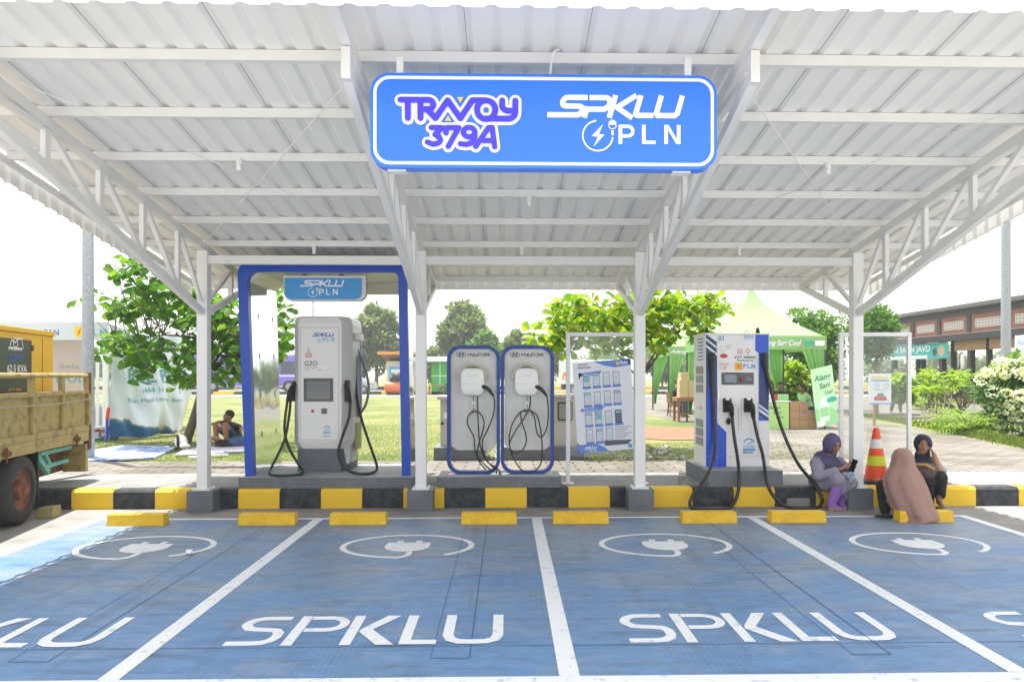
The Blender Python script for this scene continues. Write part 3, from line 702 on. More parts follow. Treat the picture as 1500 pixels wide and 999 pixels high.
TR = [[(120, 193), (197, 193), (197, 385)], [(205, 193), (328, 193), (328, 385)], [(335, 193), (405, 193)]+[(415+48*math.sin(t), 242-48*math.cos(t)) for t in np.linspace(0, PI, 9)]+[(370, 290)],
      [(405, 300), (485, 384), (612, 196), (745, 384), (870, 193), (1015, 193)],
      [(1015+95*math.sin(t), 292-98*math.cos(t)) for t in np.linspace(0, 2*PI, 29)], [(1015, 384), (1240, 384)]+[(1250+70*math.sin(t), 314+70*math.cos(t)) for t in np.linspace(.1, PI/2, 7)]+[(1321, 193)],
      [(1183, 193), (1183, 240)]+[(1240-57*math.cos(t), 245+55*math.sin(t)) for t in np.linspace(.1, PI/2, 6)]+[(1290, 300)]]
NU = [[(440, 482), (560, 482), (480, 556), (520, 572)]+[(480+58*math.sin(t), 612-40*math.cos(t)) for t in np.linspace(.5, 2.9, 8)]+[(455, 656), (400, 634)],
      [(596, 540), (600, 482), (728, 482), (618, 680)], [(837+60*math.sin(t), 528-50*math.cos(t)) for t in np.linspace(0, 2*PI, 21)],
      [(898, 528), (893, 590), (860, 640), (810, 658), (745, 650)], [(905, 680), (1040, 478), (1078, 478), (1104, 680)], [(985, 615), (1085, 615)]]
s = (PY(542, 246, YS)-Vector((0, 0, CAMH))).dot(_F)/FOC
D = Decal((a.x, YS, a.z), (s, 0, 0), (0, 0, s), .003)
for q in TR: D.fat(tv(q), 18.0)
for q in NU: D.fat(tv(q), 16.5)
D.build('lettering', 'decal_white', sg)
D = Decal((a.x, YS, a.z), (s, 0, 0), (0, 0, s), .012)
for q in TR: D.fat(tv(q), 8.7)
for q in NU: D.fat(tv(q), 7.8)
D.build('lettering', 'travoy', sg)
D = Decal((a.x, YS, a.z), (s, 0, 0), (0, 0, s), .018)
D.poly(tv([(710, 165), (745, 228), (778, 165)])); D.poly(tv([(585, 415), (652, 415), (618, 358)])); D.build('lettering', 'tri_yellow', sg)
D = Decal((a.x, YS, a.z), (s, 0, 0), (0, 0, s), .003)
spklu_logo(D, 800.7-542, 246-170.6, 33.5, .965); pln_mark(D, 904-542, 246-209, 28.4)
D.build('lettering', 'decal_white', sg)
for px in (585, 1009):
    mb = MB(); p = PY(px, 100, YS); mb.box(p.x-.022, p.x+.022, YS+.02, YS+.05, b.z, PY(px, 82, YS).z); mb.build('hanger', 'white_paint', sg)
for px in (580, 1000):
    mb = MB(); p = PY(px, 248, YS); mb.box(p.x-.06, p.x+.06, YS+.03, YS+.12, a.z-.012, a.z-.001); mb.build('bracket', 'white_paint', sg)

# ================================================================ wheel stops
WS = [((155, 240), 'yellow concrete wheel stop at the left end of the row, left of the first post'), ((348, 431), 'yellow concrete wheel stop before the silver charger, left of the first full bay line'),
      ((482, 563), 'yellow concrete wheel stop between the silver charger and the second post'), ((675, 753), 'yellow concrete wheel stop in front of the two wall boxes, left of the centre line'),
      ((810, 888), 'yellow concrete wheel stop in front of the clear poster stand, right of the centre line'), ((999, 1082), 'yellow concrete wheel stop in front of the blue and white charger'),
      ((1130, 1213), 'yellow concrete wheel stop before the woman in purple'), ((1318, 1401), 'yellow concrete wheel stop the woman in the brown veil sits on')]
for (x0, x1), lab in WS:
    A_ = PY(x0, 768, 8.07).x; B_ = A_+.605
    t = MB(); t.add([(A_, 8.07, 0), (B_, 8.07, 0), (B_, 8.22, 0), (A_, 8.22, 0), (A_+.008, 8.08, .122), (B_-.008, 8.08, .122), (B_-.008, 8.21, .122), (A_+.008, 8.21, .122)],
                    [(0,3,2,1),(4,5,6,7),(0,1,5,4),(1,2,6,5),(2,3,7,6),(3,0,4,7)])
    o = t.build('wheel_stop', 'yellow_paint', origin=((A_+B_)/2, 8.145, 0), bevel=.006); tag(o, lab, 'wheel stop', 'yellow wheel stops in the bays')

# ================================================================ portal around the silver charger
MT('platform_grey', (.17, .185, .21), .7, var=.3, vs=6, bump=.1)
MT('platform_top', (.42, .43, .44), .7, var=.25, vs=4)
def platform(label, x0, x1, Yf, dep, ztop, name='plinth'):
    mb = MB(); mb.box(x0, x1, Yf, Yf+dep, KT-.01, ztop); t = thing(name, label, 'plinth', ((x0+x1)/2, Yf, KT)); mb.build('block', 'platform_grey', t, bevel=.008)
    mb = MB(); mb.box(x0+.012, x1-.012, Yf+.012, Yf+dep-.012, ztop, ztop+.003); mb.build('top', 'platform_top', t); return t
PZ0 = .362
platform('long low grey plinth under the blue portal and silver charger', PY(349, 705, 9.17).x, PY(607, 705, 9.17).x, 9.17, 1.35, PZ0)
YP = 9.30
MT('mirror', (.66, .70, .76), .07, metal=1)
def mirror_bump():
    m = M['mirror']; n = m.node_tree; b = n.nodes['Principled BSDF']; t = n.nodes.new('ShaderNodeTexCoord'); x = n.nodes.new('ShaderNodeTexNoise')
    mp = n.nodes.new('ShaderNodeMapping'); mp.inputs['Scale'].default_value = (1, 1, .8); x.inputs['Scale'].default_value = 2.3; x.inputs['Detail'].default_value = 1
    u = n.nodes.new('ShaderNodeBump'); u.inputs['Strength'].default_value = .35; u.inputs['Distance'].default_value = .02
    n.links.new(t.outputs['Object'], mp.inputs[0]); n.links.new(mp.outputs[0], x.inputs['Vector']); n.links.new(x.outputs['Fac'], u.inputs['Height']); n.links.new(u.outputs[0], b.inputs['Normal'])
mirror_bump()
MT('cream', (.80, .79, .68), .5)
pt = thing('portal', 'blue framed portal with mirrored side walls around the silver charger', 'portal', tuple(PY(478, 698, YP)))
def pp(x, y): p = PY(x, y, YP); return (p.x, p.z)
def roundc(p0, c, p1, r, n=6):
    p0, c, p1 = Vector(p0), Vector(c), Vector(p1); a = c+(p0-c).normalized()*r; b = c+(p1-c).normalized()*r
    return [tuple(a.lerp(c, t).lerp(c.lerp(b, t), t)) for t in [i/n for i in range(n+1)]]
BL, TL, TR_, BR = pp(359, 697), pp(347, 384.5), pp(595.5, 386), pp(601, 697)
iBL, iTL, iTR, iBR = pp(371, 697), pp(362, 398), pp(583, 399), pp(588.5, 697)
out = [BL]+roundc(BL, TL, TR_, .16)+roundc(TL, TR_, BR, .12)+[BR]
inn = [iBL]+roundc(iBL, iTL, iTR, .13)+roundc(iTL, iTR, iBR, .08)+[iBR]
n = len(out); mb = MB()
for poly in (out, inn):
    mb.v += [(x, YP, z) for x, z in poly]
for poly in (out, inn): mb.v += [(x, YP+.10, z) for x, z in poly]
for i in range(n-1):
    mb.f += [(i, n+i, n+i+1, i+1), (2*n+i, 2*n+i+1, 3*n+i+1, 3*n+i), (i, i+1, 2*n+i+1, 2*n+i), (n+i, 3*n+i, 3*n+i+1, n+i+1)]
mb.f += [(0, 2*n, 3*n, n), (n-1, 2*n-1, 4*n-1, 3*n-1)]; mb.m = [0]*len(mb.f)
mb.build('frame', 'blue_frame', pt, bevel=.004)
YPB = 10.45
def wall(xf_t, xf_b, name, thick, holes=True):
    mb = MB(); zb = PZ0+.003; zt = PY(470, 398, YP).z-.11
    mb.hexa([(xf_b, YP+.101, zb), (xf_b+thick, YP+.101, zb), (xf_b+thick, YPB, zb), (xf_b, YPB, zb), (xf_t, YP+.101, zt), (xf_t+thick, YP+.101, zt), (xf_t+thick, YPB, zt), (xf_t, YPB, zt)])
    w = mb.build(name, 'mirror', pt); return zb, zt
zb, zt = wall(iTL[0]-.03, iBL[0]-.03, 'side_wall', .035)
wall(iTR[0]-.005, iBR[0]-.005, 'side_wall', .035)
# round bolts on the inner face of the left wall, and the seam
MT('bolt', (.30, .31, .33), .4, metal=.6)
for yy in (9.66, 10.25):
    for zz in (2.35, 1.85, 1.35, .85):
        f = (zz-zb)/(zt-zb); x = (iBL[0]+(iTL[0]-iBL[0])*f)+.006
        mb = MB(); mb.add([(x+.001, yy+.028*math.cos(k*PI/6), zz+.04*math.sin(k*PI/6)) for k in range(12)]+[(x-.004, yy+.028*math.cos(k*PI/6), zz+.04*math.sin(k*PI/6)) for k in range(12)], [tuple(range(12))]+[(k, k+12, (k+1) % 12+12, (k+1) % 12) for k in range(12)])
        mb.build('bolt', 'bolt', pt)
mb = MB(); zt2 = PY(470, 398, YP).z; mb.box(iTL[0]+.0, iTR[0]+.02, YP+.101, YPB, zt2+.0, zt2+.03); mb.hexa([(iTL[0]-.03, YP+.101, zt2-.13), (iTL[0]-.0, YP+.101, zt2-.13), (iTL[0]-.0, YPB, zt2-.13), (iTL[0]-.03, YPB, zt2-.13), (iTL[0]+.09, YP+.101, zt2-.001), (iTL[0]+.13, YP+.101, zt2-.001), (iTL[0]+.13, YPB, zt2-.001), (iTL[0]+.09, YPB, zt2-.001)])
mb.build('ceiling', 'cream', pt)
mb = MB(); mb.box(iTL[0]+.13, iTR[0]-.02, YPB-.02, YPB+.02, zt2-.16, zt2-.002); mb.build('rear_rail', 'cream', pt)
# small hanging sign in the portal
YH = 9.50; hs = thing('hanging_sign', 'small light blue SPKLU PLN sign with rounded lower corners hanging in the portal', 'sign', tuple(PY(474, 440, YH)))
a = PY(415, 441, YH); b = PY(536, 404, YH); w_, h_ = b.x-a.x, b.z-a.z
MT('sign_cream', (.66, .66, .62), .4); MT('sign_sky', (.03, .30, .66), .35)
mb = MB(); mb.prism(rrect(0, w_, 0, h_, .11, 8, (1, 1, .15, .15)), (a.x, YH, a.z), (1, 0, 0), (0, 0, 1), .12); mb.build('case', 'sign_cream', hs, bevel=.004)
mb = MB(); mb.prism(rrect(.018, w_-.05, .02, h_-.03, .09, 8, (1, 1, .1, .1)), (a.x, YH-.004, a.z), (1, 0, 0), (0, 0, 1), .003); mb.build('face', 'sign_sky', hs)
D = PDecal(439.5, 420, YH, .0075); spklu_logo(D, 0, 0, 9.5, 1.08); pln_mark(D, 27, -12, 8.5); D.build('lettering', 'decal_white', hs)
for px in (446, 501):
    mb = MB(); p = PY(px, 400, YH+.06); mb.box(p.x-.022, p.x+.022, YH+.02, YH+.10, b.z, zt2-.0005); mb.build('hanger', 'blue_frame_dark', hs)

# ================================================================ silver charger
MT('charger_shell', (.74, .74, .735), .38, coat=.2, var=.04, vs=2)
MT('charger_side', (.60, .60, .59), .45)
MT('violet_trim', (.22, .20, .75), .4); MT('olive_label', (.40, .40, .17), .6)
YC = 9.66; cs = thing('ev_charger', 'tall silver G20 fast charger with chamfered sides inside the blue portal', 'charger', tuple(PY(467, 691, YC)))
xa, xb = PY(437, 560, YC).x, PY(500, 560, YC).x; zt = PY(467, 463, YC).z; zbm = PY(467, 658, YC).z; z0 = PZ0+.003
x1l = xa-.075; x2r = xb+.115; Yb = YC+.78
def ringsec(z, ins=0):
    return [(xa+ins, YC+ins*.6, z), (xb-ins, YC+ins*.6, z), (x2r-ins, YC+.14, z), (x2r+.02-ins, Yb-.12, z), (xb+.02-ins, Yb, z), (xa-ins*0, Yb, z), (x1l+ins, Yb-.12, z), (x1l+ins, YC+.10, z)]
secs = [ringsec(zbm-.0, .05), ringsec(zbm+.10, 0), ringsec(zt-.10, 0), ringsec(zt-.025, .02), ringsec(zt, .06)]
mb = MB(); vs = [v for s_ in secs for v in s_]; fs = [(i*8+k, i*8+(k+1) % 8, (i+1)*8+(k+1) % 8, (i+1)*8+k) for i in range(len(secs)-1) for k in range(8)]+[tuple(range(7, -1, -1)), tuple(range(len(vs)-8, len(vs)))]
mb.add(vs, fs); mb.build('cabinet', 'charger_shell', cs, bevel=.012, seg=3)
mb = MB(); bx0, bx1 = PY(436, 680, YC+.03).x, PY(499, 680, YC+.03).x
mb.hexa([(bx0, YC+.03, z0), (bx1, YC+.03, z0), (bx1+.10, YC+.2, z0), (bx0, YC+.62, z0), (bx0, YC+.03, zbm), (bx1, YC+.03, zbm), (bx1+.10, YC+.2, zbm), (bx0, YC+.62, zbm)])
mb.box(bx0, bx1+.09, YC+.2, Yb-.1, z0, zbm); mb.build('base', 'grey_paint', cs)
# lower skirt of the shell on the right, tapering in
mb = MB(); mb.hexa([(xb+.03, YC+.12, zbm-.20), (xb+.08, YC+.12, zbm-.20), (xb+.08, Yb-.2, zbm-.20), (xb+.03, Yb-.2, zbm-.20), (xb+.0, YC+.06, zbm+.06), (x2r-.03, YC+.13, zbm+.06), (x2r-.02, Yb-.13, zbm+.06), (xb, Yb-.2, zbm+.06)]); mb.build('skirt', 'charger_side', cs, bevel=.01)
def cpl(x0, y0, x1, y1, t=.004, Y=YC): m_ = MB(); a = PY(x0, y1, Y); b = PY(x1, y0, Y); m_.box(a.x, b.x, Y-t, Y-.0005, a.z, b.z); return m_
mb = MB(); A_ = PY(439.5, 644.5, YC); B_ = PY(496.5, 479.5, YC); mb.ring([(A_.x, A_.z), (B_.x, A_.z), (B_.x, B_.z), (A_.x, B_.z)], [(A_.x+.005, A_.z+.005), (B_.x-.005, A_.z+.005), (B_.x-.005, B_.z-.005), (A_.x+.005, B_.z-.005)], (0, YC-.002, 0), (1, 0, 0), (0, 0, 1), .0015); mb.build('door_gap', 'decal_grey', cs)
sc = cpl(445, 554, 488, 588, .010).build('screen', 'screen_dark', cs, bevel=.004)
cpl(450, 558, 484, 584, .0115).build('display', 'screen', sc)
mb = MB(); p = PY(458, 602, YC); mb.prism([(p.x+.019*math.cos(k*PI/10), p.z+.019*math.sin(k*PI/10)) for k in range(20)], (0, YC-.012, 0), (1, 0, 0), (0, 0, 1), .0115); mb.build('button', 'decal_red', cs)
cpl(471, 598, 479, 606, .006).build('card_reader', 'screen_dark', cs)
D = PDecal(456.5, 493.2, YC); spklu_logo(D, 0, 0, 5.6, .92); D.build('lettering', 'decal_blue', cs)
D = PDecal(473, 500, YC); pln_mark(D, 0, 0, 5.0); D.build('lettering', 'decal_lblue', cs)
D = PDecal(446, 535.5, YC); D.text('G2O', 0, 0, 7, 19, bold=.01); D.build('lettering', 'decal_dark', cs)
D = PDecal(446, 541, YC); D.text('INDONESIA', 0, 1.6, 2.0, 19); D.text('2022', 0, -1.4, 2.0, 8); D.build('lettering', 'decal_grey', cs)
D = PDecal(452, 524, YC)
D.poly([(-4, 0), (4, 0), (5.4, 4.5), (2.4, 8), (0, 15), (-2.4, 8), (-5.4, 4.5)]); D.build('emblem', mat('gunungan', (.62, .34, .28), .6), cs)
D = PDecal(452, 524, YC, .003)
for q in ([(-3, 2), (0, 5), (3, 2)], [(-3, 5), (0, 8), (3, 5)], [(-1.6, 8), (0, 11), (1.6, 8)], [(0, 0), (0, 3)]): D.line(q, .5)
D.build('emblem', 'white', cs)
cpl(465, 537.5, 488, 545.5, .003).build('sticker', 'white', cs)
D = PDecal(466, 544, YC, .004); D.text('62', 0, 0, 4.5, 6); D.text('CALL CENTER', 9, 3.5, 1.6, 12); D.text('PLN 123', 9, .8, 1.6, 10); D.build('lettering', 'decal_grey', cs)
def boltbadge(px, py, Y, parent, txt=None, k=1.0):
    D = PDecal(px, py, Y)
    D.line(arc(0, 0, 6.5*k, 20, 165, 12), 1.6*k); D.line([(-2*k, 0), (4*k, 3*k)], 1.2*k); D.text('ULTRA FAST', -7*k, -3.6*k, 2.4*k, 14*k, bold=.01); D.rect(-7*k, 7*k, -7.4*k, -4.6*k); D.build('emblem', 'decal_lblue', parent)
    if txt: D = PDecal(px, py, Y, .003); D.text(txt[0], -7*k, txt[1], 3*k, 13*k, bold=.01); D.build('lettering', 'decal_blue', parent)
boltbadge(479, 629, YC, cs, ('200 kW', -10.8), .75)
# right flank: louvres, violet trim, olive panel, plug holster
mb = MB(); xx = x2r+.004
mb.box(xx-.002, xx+.012, YC+.34, YC+.62, 1.05, 1.85); mb.build('vent', 'decal_grey', cs)
mb = MB(); mb.box(xx-.002, xx+.02, YC+.56, YC+.66, .98, 2.18); mb.build('trim', 'violet_trim', cs)
mb = MB(); mb.box(xx-.002, xx+.016, YC+.30, YC+.64, .62, .97); mb.build('panel', 'olive_label', cs)
mb = MB(); mb.box(x2r-.06, x2r+.07, YC+.26, YC+.55, 2.06, 2.15); mb.build('shelf', 'charger_shell', cs, bevel=.01)
def holster(px0, py0, px1, py1, Y, par, dep=.06):
    m_ = MB(); qbox(m_, px0, py0, px1, py1, Y, dep); return m_.build('holster', 'black', par, bevel=.006)
holster(504.5, 557, 511, 588, YC+.02, cs, .1); holster(427.5, 558, 431, 588, YC+.05, cs, .1)
ring_ = MB(); p = PY(498, 461, YC+.2); ring_.tube([(p.x+.022*math.cos(t), YC+.2, zt+.012+.022*math.sin(t)) for t in np.linspace(0, 2*PI, 13)], .004, 6); ring_.build('lifting_eye', 'steel', cs, smooth=True)
MT('cable', (.022, .022, .024), .42); MT('cable_grey', (.28, .29, .30), .4)
def cable(pts, r, parent, name='cable', m='cable', n=6):
    P = smoothpath([PY(x, y, Y) for x, y, Y in pts], n); mb = MB(); mb.tube(P, r, 10); return mb.build(name, m, parent, smooth=True)
def gun(p0, p1, p2, parent, s=1.0):
    """charging connector: head, neck, handle down to the cable"""
    P = smoothpath([p0, p1, p2], 6); k = len(P); mb = MB(); r = [s*(.036-.012*i/(k-1)) if i > 1 else s*.034 for i in range(k)]
    mb.tube(P, r, 12); return mb.build('connector', 'black', parent, smooth=True)
def floorz(px, py, zf): p = PZ(px, py, zf); return p.y
fy = lambda py: PZ(467, py, PZ0+.025).y
gun(PY(432, 562, YC+.08), PY(425, 572, YC-.04), PY(421, 588, YC-.02), cs, .9)
cable([(421, 588, YC-.02), (418, 610, YC-.04), (417, 632, YC-.06), (423, 655, YC-.12), (436, 678, YC-.22), (443, 689, 9.45), (440, 694.5, fy(695)), (415, 696.5, fy(697)), (396, 694.5, fy(695)), (398, 684, 9.45), (408, 664, 9.5), (418, 640, 9.55), (424, 605, 9.65), (427, 570, 9.75)], .017, cs)
gun(PY(507, 565, YC-.0), PY(510, 573, YC-.07), PY(513, 590, YC-.03), cs, .95)
cable([(513, 590, YC-.03), (511, 612, YC-.06), (502, 638, YC-.06), (496, 660, YC-.10), (500, 678, YC-.2), (512, 690, 9.42), (530, 694, fy(694.5)), (548, 691, fy(691.5)), (552, 682, 9.6), (543, 655, 9.75), (532, 622, 9.85), (524, 590, 9.95), (520, 550, 10.0), (519, 508, 10.05)], .018, cs)
cable([(521, 508, 10.1), (527, 520, 10.15), (536, 545, 10.2), (540, 568, 10.2), (536, 592, 10.15), (527, 606, 10.12), (520, 614, 10.1)], .018, cs, 'hose', 'cable_grey')

# ================================================================ wall boxes on rounded blue stands
YB_ = 9.38
platform('low grey plinth under the two wall box stands', PY(640, 705, 9.17).x, PY(822, 705, 9.17).x, 9.17, .62, PZ0, 'plinth')
MT('stand_blue', (.012, .055, .30), .45, var=.1)
MT('stand_grey', (.64, .645, .64), .5, var=.14, vs=4, streak=(2, 1, .5))
MT('wallbox', (.80, .80, .80), .3, coat=.2); MT('hood', (.44, .42, .33), .5); MT('thin_line', (.42, .43, .44), .5)
def stand(px0, px1, label):
    t = thing('wall_box_stand', label, 'charger stand', (PY((px0+px1)/2, 692, YB_).x, YB_, PZ0+.003), 'blue wall box stands')
    x0, x1 = PY(px0, 600, YB_).x, PY(px1, 600, YB_).x; z0 = PZ0+.012; z1 = PY(733, 506, YB_).z; w = .042
    mb = MB(); mb.ring(rrect(x0, x1, z0, z1, .17, 8), rrect(x0+w, x1-w, z0+w, z1-w, .13, 8), (0, YB_-.04, 0), (1, 0, 0), (0, 0, 1), .10); mb.build('frame', 'stand_blue', t, bevel=.004)
    zp = PY(733, 659, YB_).z
    mb = MB(); mb.prism(rrect(x0+w+.006, x1-w-.002, zp, z1-w-.002, .11, 8), (0, YB_-.005, 0), (1, 0, 0), (0, 0, 1), .035); mb.build('panel', 'stand_grey', t)
    # seams and notes on the panel
    k = (YB_/FOC); cx = (x0+x1)/2; D = Decal((x0, YB_-.005, 0), (k, 0, 0), (0, 0, k), .0015)
    zpx = lambda py: (HOR-py)+CAMH/k
    D.line([(6, zpx(581)), (70, zpx(581))], .5); D.line([(6, zpx(638)), (70, zpx(638))], .4); D.line([(56, zpx(583)), (56, zpx(613)), (69, zpx(613))], .4)
    D.line([(44, zpx(613)), (56, zpx(613))], .3); D.build('seam', 'thin_line', t)
    D = Decal((x0, YB_-.005, 0), (k, 0, 0), (0, 0, k), .0015)
    cyy = zpx(519.5)
    el = [(20.6+6.8*math.cos(a)*1.0, cyy+3.3*math.sin(a)) for a in np.linspace(0, 2*PI, 25)]; D.line(el, .9)
    D.line([(17.2, cyy-2.4), (19.0, cyy+2.4)], 1.5); D.line([(22.4, cyy-2.4), (24.2, cyy+2.4)], 1.5); D.line([(18, cyy-.5), (23.4, cyy+.5)], 1.1)
    # square wide lettering
    def G_(ch, x, w_=4.6, h=4.8, s=1.1):
        y = cyy-2.4; q = {'H': [[(0, 0), (0, h)], [(w_, 0), (w_, h)], [(.5, h/2), (w_-.5, h/2)]], 'Y': [[(0, h), (0, h*.45), (w_, h*.45)], [(w_, h), (w_, .5), (.4, .5)]],
            'U': [[(0, h), (0, .5), (w_, .5), (w_, h)]], 'N': [[(0, 0), (0, h-.5), (w_*.8, h-.5), (w_, h*.7), (w_, 0)]], 'D': [[(0, h-.5), (w_*.8, h-.5), (w_, h*.75), (w_, h*.25), (w_*.8, .5), (0, .5)]],
            'A': [[(0, 0), (0, h-.5), (w_, h-.5), (w_, 0)], [(.5, h*.4), (w_-.5, h*.4)]], 'I': [[(0, 0), (0, h)]]}[ch]
        for a in q: D.line([(x+u, y+v) for u, v in a], s)
    X = 30.5
    for c_ in 'HYUNDAI': G_(c_, X, 3.6, 4.6, .95); X += 5.2
    D.build('lettering', 'decal_dark', t)
    # hood over the box, then the box
    bx = x0+(37.5)*k; bz = PY(733, 559, YB_).z; rb_ = 21.5*k
    ang = np.linspace(math.radians(-8), math.radians(188), 18)
    o_ = [(bx+rb_*math.cos(a), bz+.065+rb_*.98*math.sin(a)-.02) for a in ang]; i_ = [(bx+(rb_-.03)*math.cos(a), bz+.065+(rb_-.03)*math.sin(a)*.98-.02) for a in ang]
    mb = MB(); m_ = len(ang)
    for p_ in (o_, i_): mb.v += [(x, YB_-.105, z) for x, z in p_]
    for p_ in (o_, i_): mb.v += [(x, YB_-.005, z) for x, z in p_]
    for i in range(m_-1): mb.f += [(i, i+1, m_+i+1, m_+i), (i, 2*m_+i, 2*m_+i+1, i+1), (m_+i, m_+i+1, 3*m_+i+1, 3*m_+i)]
    mb.f += [(0, m_, 3*m_, 2*m_), (m_-1, 3*m_-1, 4*m_-1, 2*m_-1)]; mb.m = [0]*len(mb.f); mb.build('hood', 'hood', t)
    hw, hh = .150, .172
    def boxring(sc_): return [(bx+hw*sc_*math.copysign(abs(math.cos(a))**.42, math.cos(a))*(1-.10*(math.sin(a) > 0)*abs(math.sin(a))**2-.10*(math.sin(a) < 0)*abs(math.sin(a))**2), bz+hh*sc_*math.copysign(abs(math.sin(a))**.5, math.sin(a))) for a in np.linspace(0, 2*PI, 40, endpoint=False)]
    mb = MB(); layers = [(YB_-.006, 1.0), (YB_-.085, 1.0), (YB_-.108, .965), (YB_-.115, .88), (YB_-.118, .3)]
    for y_, s_ in layers: mb.v += [(x, y_, z) for x, z in boxring(s_)]
    for i in range(len(layers)-1): mb.f += [(i*40+k_, (i+1)*40+k_, (i+1)*40+(k_+1) % 40, i*40+(k_+1) % 40) for k_ in range(40)]
    mb.f += [tuple(range(len(mb.v)-1, len(mb.v)-41, -1))]; mb.m = [0]*len(mb.f); bo = mb.build('wall_box', 'wallbox', t, smooth=True, auto=False)
    D = Decal((bx, YB_-.118, bz), (1, 0, 0), (0, 0, 1), .002)
    D.line([(-.115, -.03), (-.0, -.03), (.03, -.02), (.115, -.018)], .003); D.disc(-.02, .02, .003); D.disc(.02, .02, .003)
    D.rect(-.055, .055, .072, .078); D.rect(-.012, .012, -.150, -.145); D.build('marking', 'thin_line', t)
    # socket, hook
    sx = x0+38.5*k; z_ = lambda py: PY(733, py, YB_).z
    mb = MB(); mb.box(sx-.022, sx+.022, YB_-.045, YB_-.006, z_(599), z_(588)); so_ = mb.build('outlet', 'white', t, bevel=.004)
    D = Decal((sx, YB_-.045, z_(593.5)), (1, 0, 0), (0, 0, 1), .001); D.disc(0, .02, .006); D.disc(0, -.02, .006); D.rect(-.012, .012, -.003, .003); D.build('socket_hole', 'decal_grey', so_)
    mb = MB(); mb.box(sx-.026, sx+.026, YB_-.07, YB_-.006, z_(603.5), z_(600.5)); mb.tube([(sx, YB_-.06, z_(603)), (sx, YB_-.02, z_(580)), ], .008, 6); mb.build('hook', 'decal_grey', t, bevel=.002)
    # base strip with bolts
    mb = MB(); mb.box(x0+.02, x1-.02, YB_-.07, YB_+.08, PZ0+.003, PZ0+.0115); mb.build('base_plate', 'steel', t)
    return t, x0, k
YW = YB_-.10
t1, _, _ = stand(655, 732.5, 'left rounded blue stand with a white wall box and loosely hanging black cable')
t2, _, _ = stand(733.5, 811.5, 'right rounded blue stand with a white wall box and wide cable loops')
def plug(px, py, par):
    P = smoothpath([PY(px-4, py-4, YW), PY(px+4, py, YW-.03), PY(px+12, py+10, YW-.02)], 5); mb = MB(); mb.tube(P, [.024, .026, .026, .024, .022, .022, .021, .020, .018, .016, .014][:len(P)], 10); mb.build('connector', 'black', par, smooth=True)
r_ = .0085
plug(711, 570, t1); plug(789, 570, t2)
cable([(723, 580, YW), (724.5, 592, YW), (722, 610, YW), (714, 630, YW), (707, 645, YW), (708, 662, YW), (714, 676, 9.3), (724, 683, 9.27), (732, 690, 9.25), (731, 695.5, 9.22)], r_, t1)
cable([(699.5, 580, YW), (700, 605, YW), (701, 630, YW), (703, 650, YW), (709, 668, 9.3), (718, 680, 9.28), (727, 688, 9.25), (727, 694, 9.22)], r_, t1)
cable([(695, 602, YW), (687, 608, YW), (684.5, 618, YW), (688, 628, YW), (694, 640, YW), (696, 660, YW), (703, 673, 9.3), (716, 686, 9.27), (724, 691, 9.25)], r_, t1)
cable([(696, 602, YW), (704, 606, YW), (709, 618, YW), (707, 632, YW), (703, 645, YW), (699, 662, 9.3), (702, 676, 9.3), (712, 688, 9.27)], r_, t1)
cable([(801, 580, YW), (803, 600, YW), (802, 622, YW), (797, 636, YW), (791, 640, YW), (786, 632, YW), (783, 612, YW), (777, 602, YW), (773, 600, YW)], r_, t2)
cable([(777, 580, YW), (776, 595, YW), (768, 612, YW), (757, 628, YW), (748, 645, YW), (747, 655, YW), (753, 672, 9.3), (762, 686, 9.28), (772, 691, 9.27), (785, 688, 9.28), (793, 676, 9.3), (794, 650, YW), (791, 625, YW), (786, 608, YW), (775, 600, YW)], r_, t2)
cable([(771, 601, YW), (763, 604, YW), (764, 616, YW), (769, 632, YW), (771, 646, YW), (766, 658, YW), (757, 664, YW), (748, 658, YW), (746, 642, YW), (750, 622, YW), (760, 606, YW), (770, 600, YW)], r_, t2)

# ================================================================ blue and white charger on its plinth
YK = 9.55; zk = .43
platform('high grey plinth under the blue and white charger', PY(1037, 705, 9.17).x, PY(1147, 705, 9.17).x, 9.17, 1.15, zk)
ck = thing('ev_charger', 'blue and white fast charger numbered 01 with KTT ASEAN marking and four thick black cables', 'charger', tuple(PY(1080, 685, YK)))
x0, x1 = PY(1033.5, 590, YK).x, PY(1127, 590, YK).x; zt = PY(1080, 488, YK).z; z0 = zk+.003
MT('cab_white', (.82, .82, .83), .4, coat=.15, var=.03, vs=2); MT('cab_blue', (.012, .09, .62), .35); MT('cab_navy', (.02, .05, .19), .4)
mb = MB(); mb.box(x0, x1, YK, YK+.60, z0, zt-.02); mb.build('cabinet', 'cab_white', ck, bevel=.006)
mb = MB(); mb.box(x0-.012, x1+.008, YK-.012, YK+.612, zt-.0195, zt); mb.build('roof', 'cab_white', ck, bevel=.004)
KD = lambda lift=.002: PDecal(1033.5, 685, YK, lift)
def kp(cx, cy): return (1020+cx/7.133-1033.5, 685-(480+cy/7.133))       # from the enlarged view of its head
def kq(cx, cy): return (980+cx/3.328-1033.5, 685-(460+cy/3.328))        # from the enlarged view of the whole
D = KD(); yb = 0
D.poly([kq(180, 745), kq(280, 745), kq(280, 575), kq(234, 530), kq(234, 180), kq(180, 180)][::1]); D.poly([kq(422, 98), kq(422, 178), kq(440, 192), kq(440, 520), kq(488, 520), kq(488, 98)]); D.build('stripe', 'cab_blue', ck)
D = KD(.0035)
D.poly([kq(180, 160), kq(180, 480), kq(190, 350), kq(234, 420), kq(234, 190)]); D.poly([kq(180, 98), kq(180, 118), kq(232, 158), kq(232, 136)]); D.poly([kq(180, 128), kq(180, 150), kq(232, 190), kq(232, 168)])
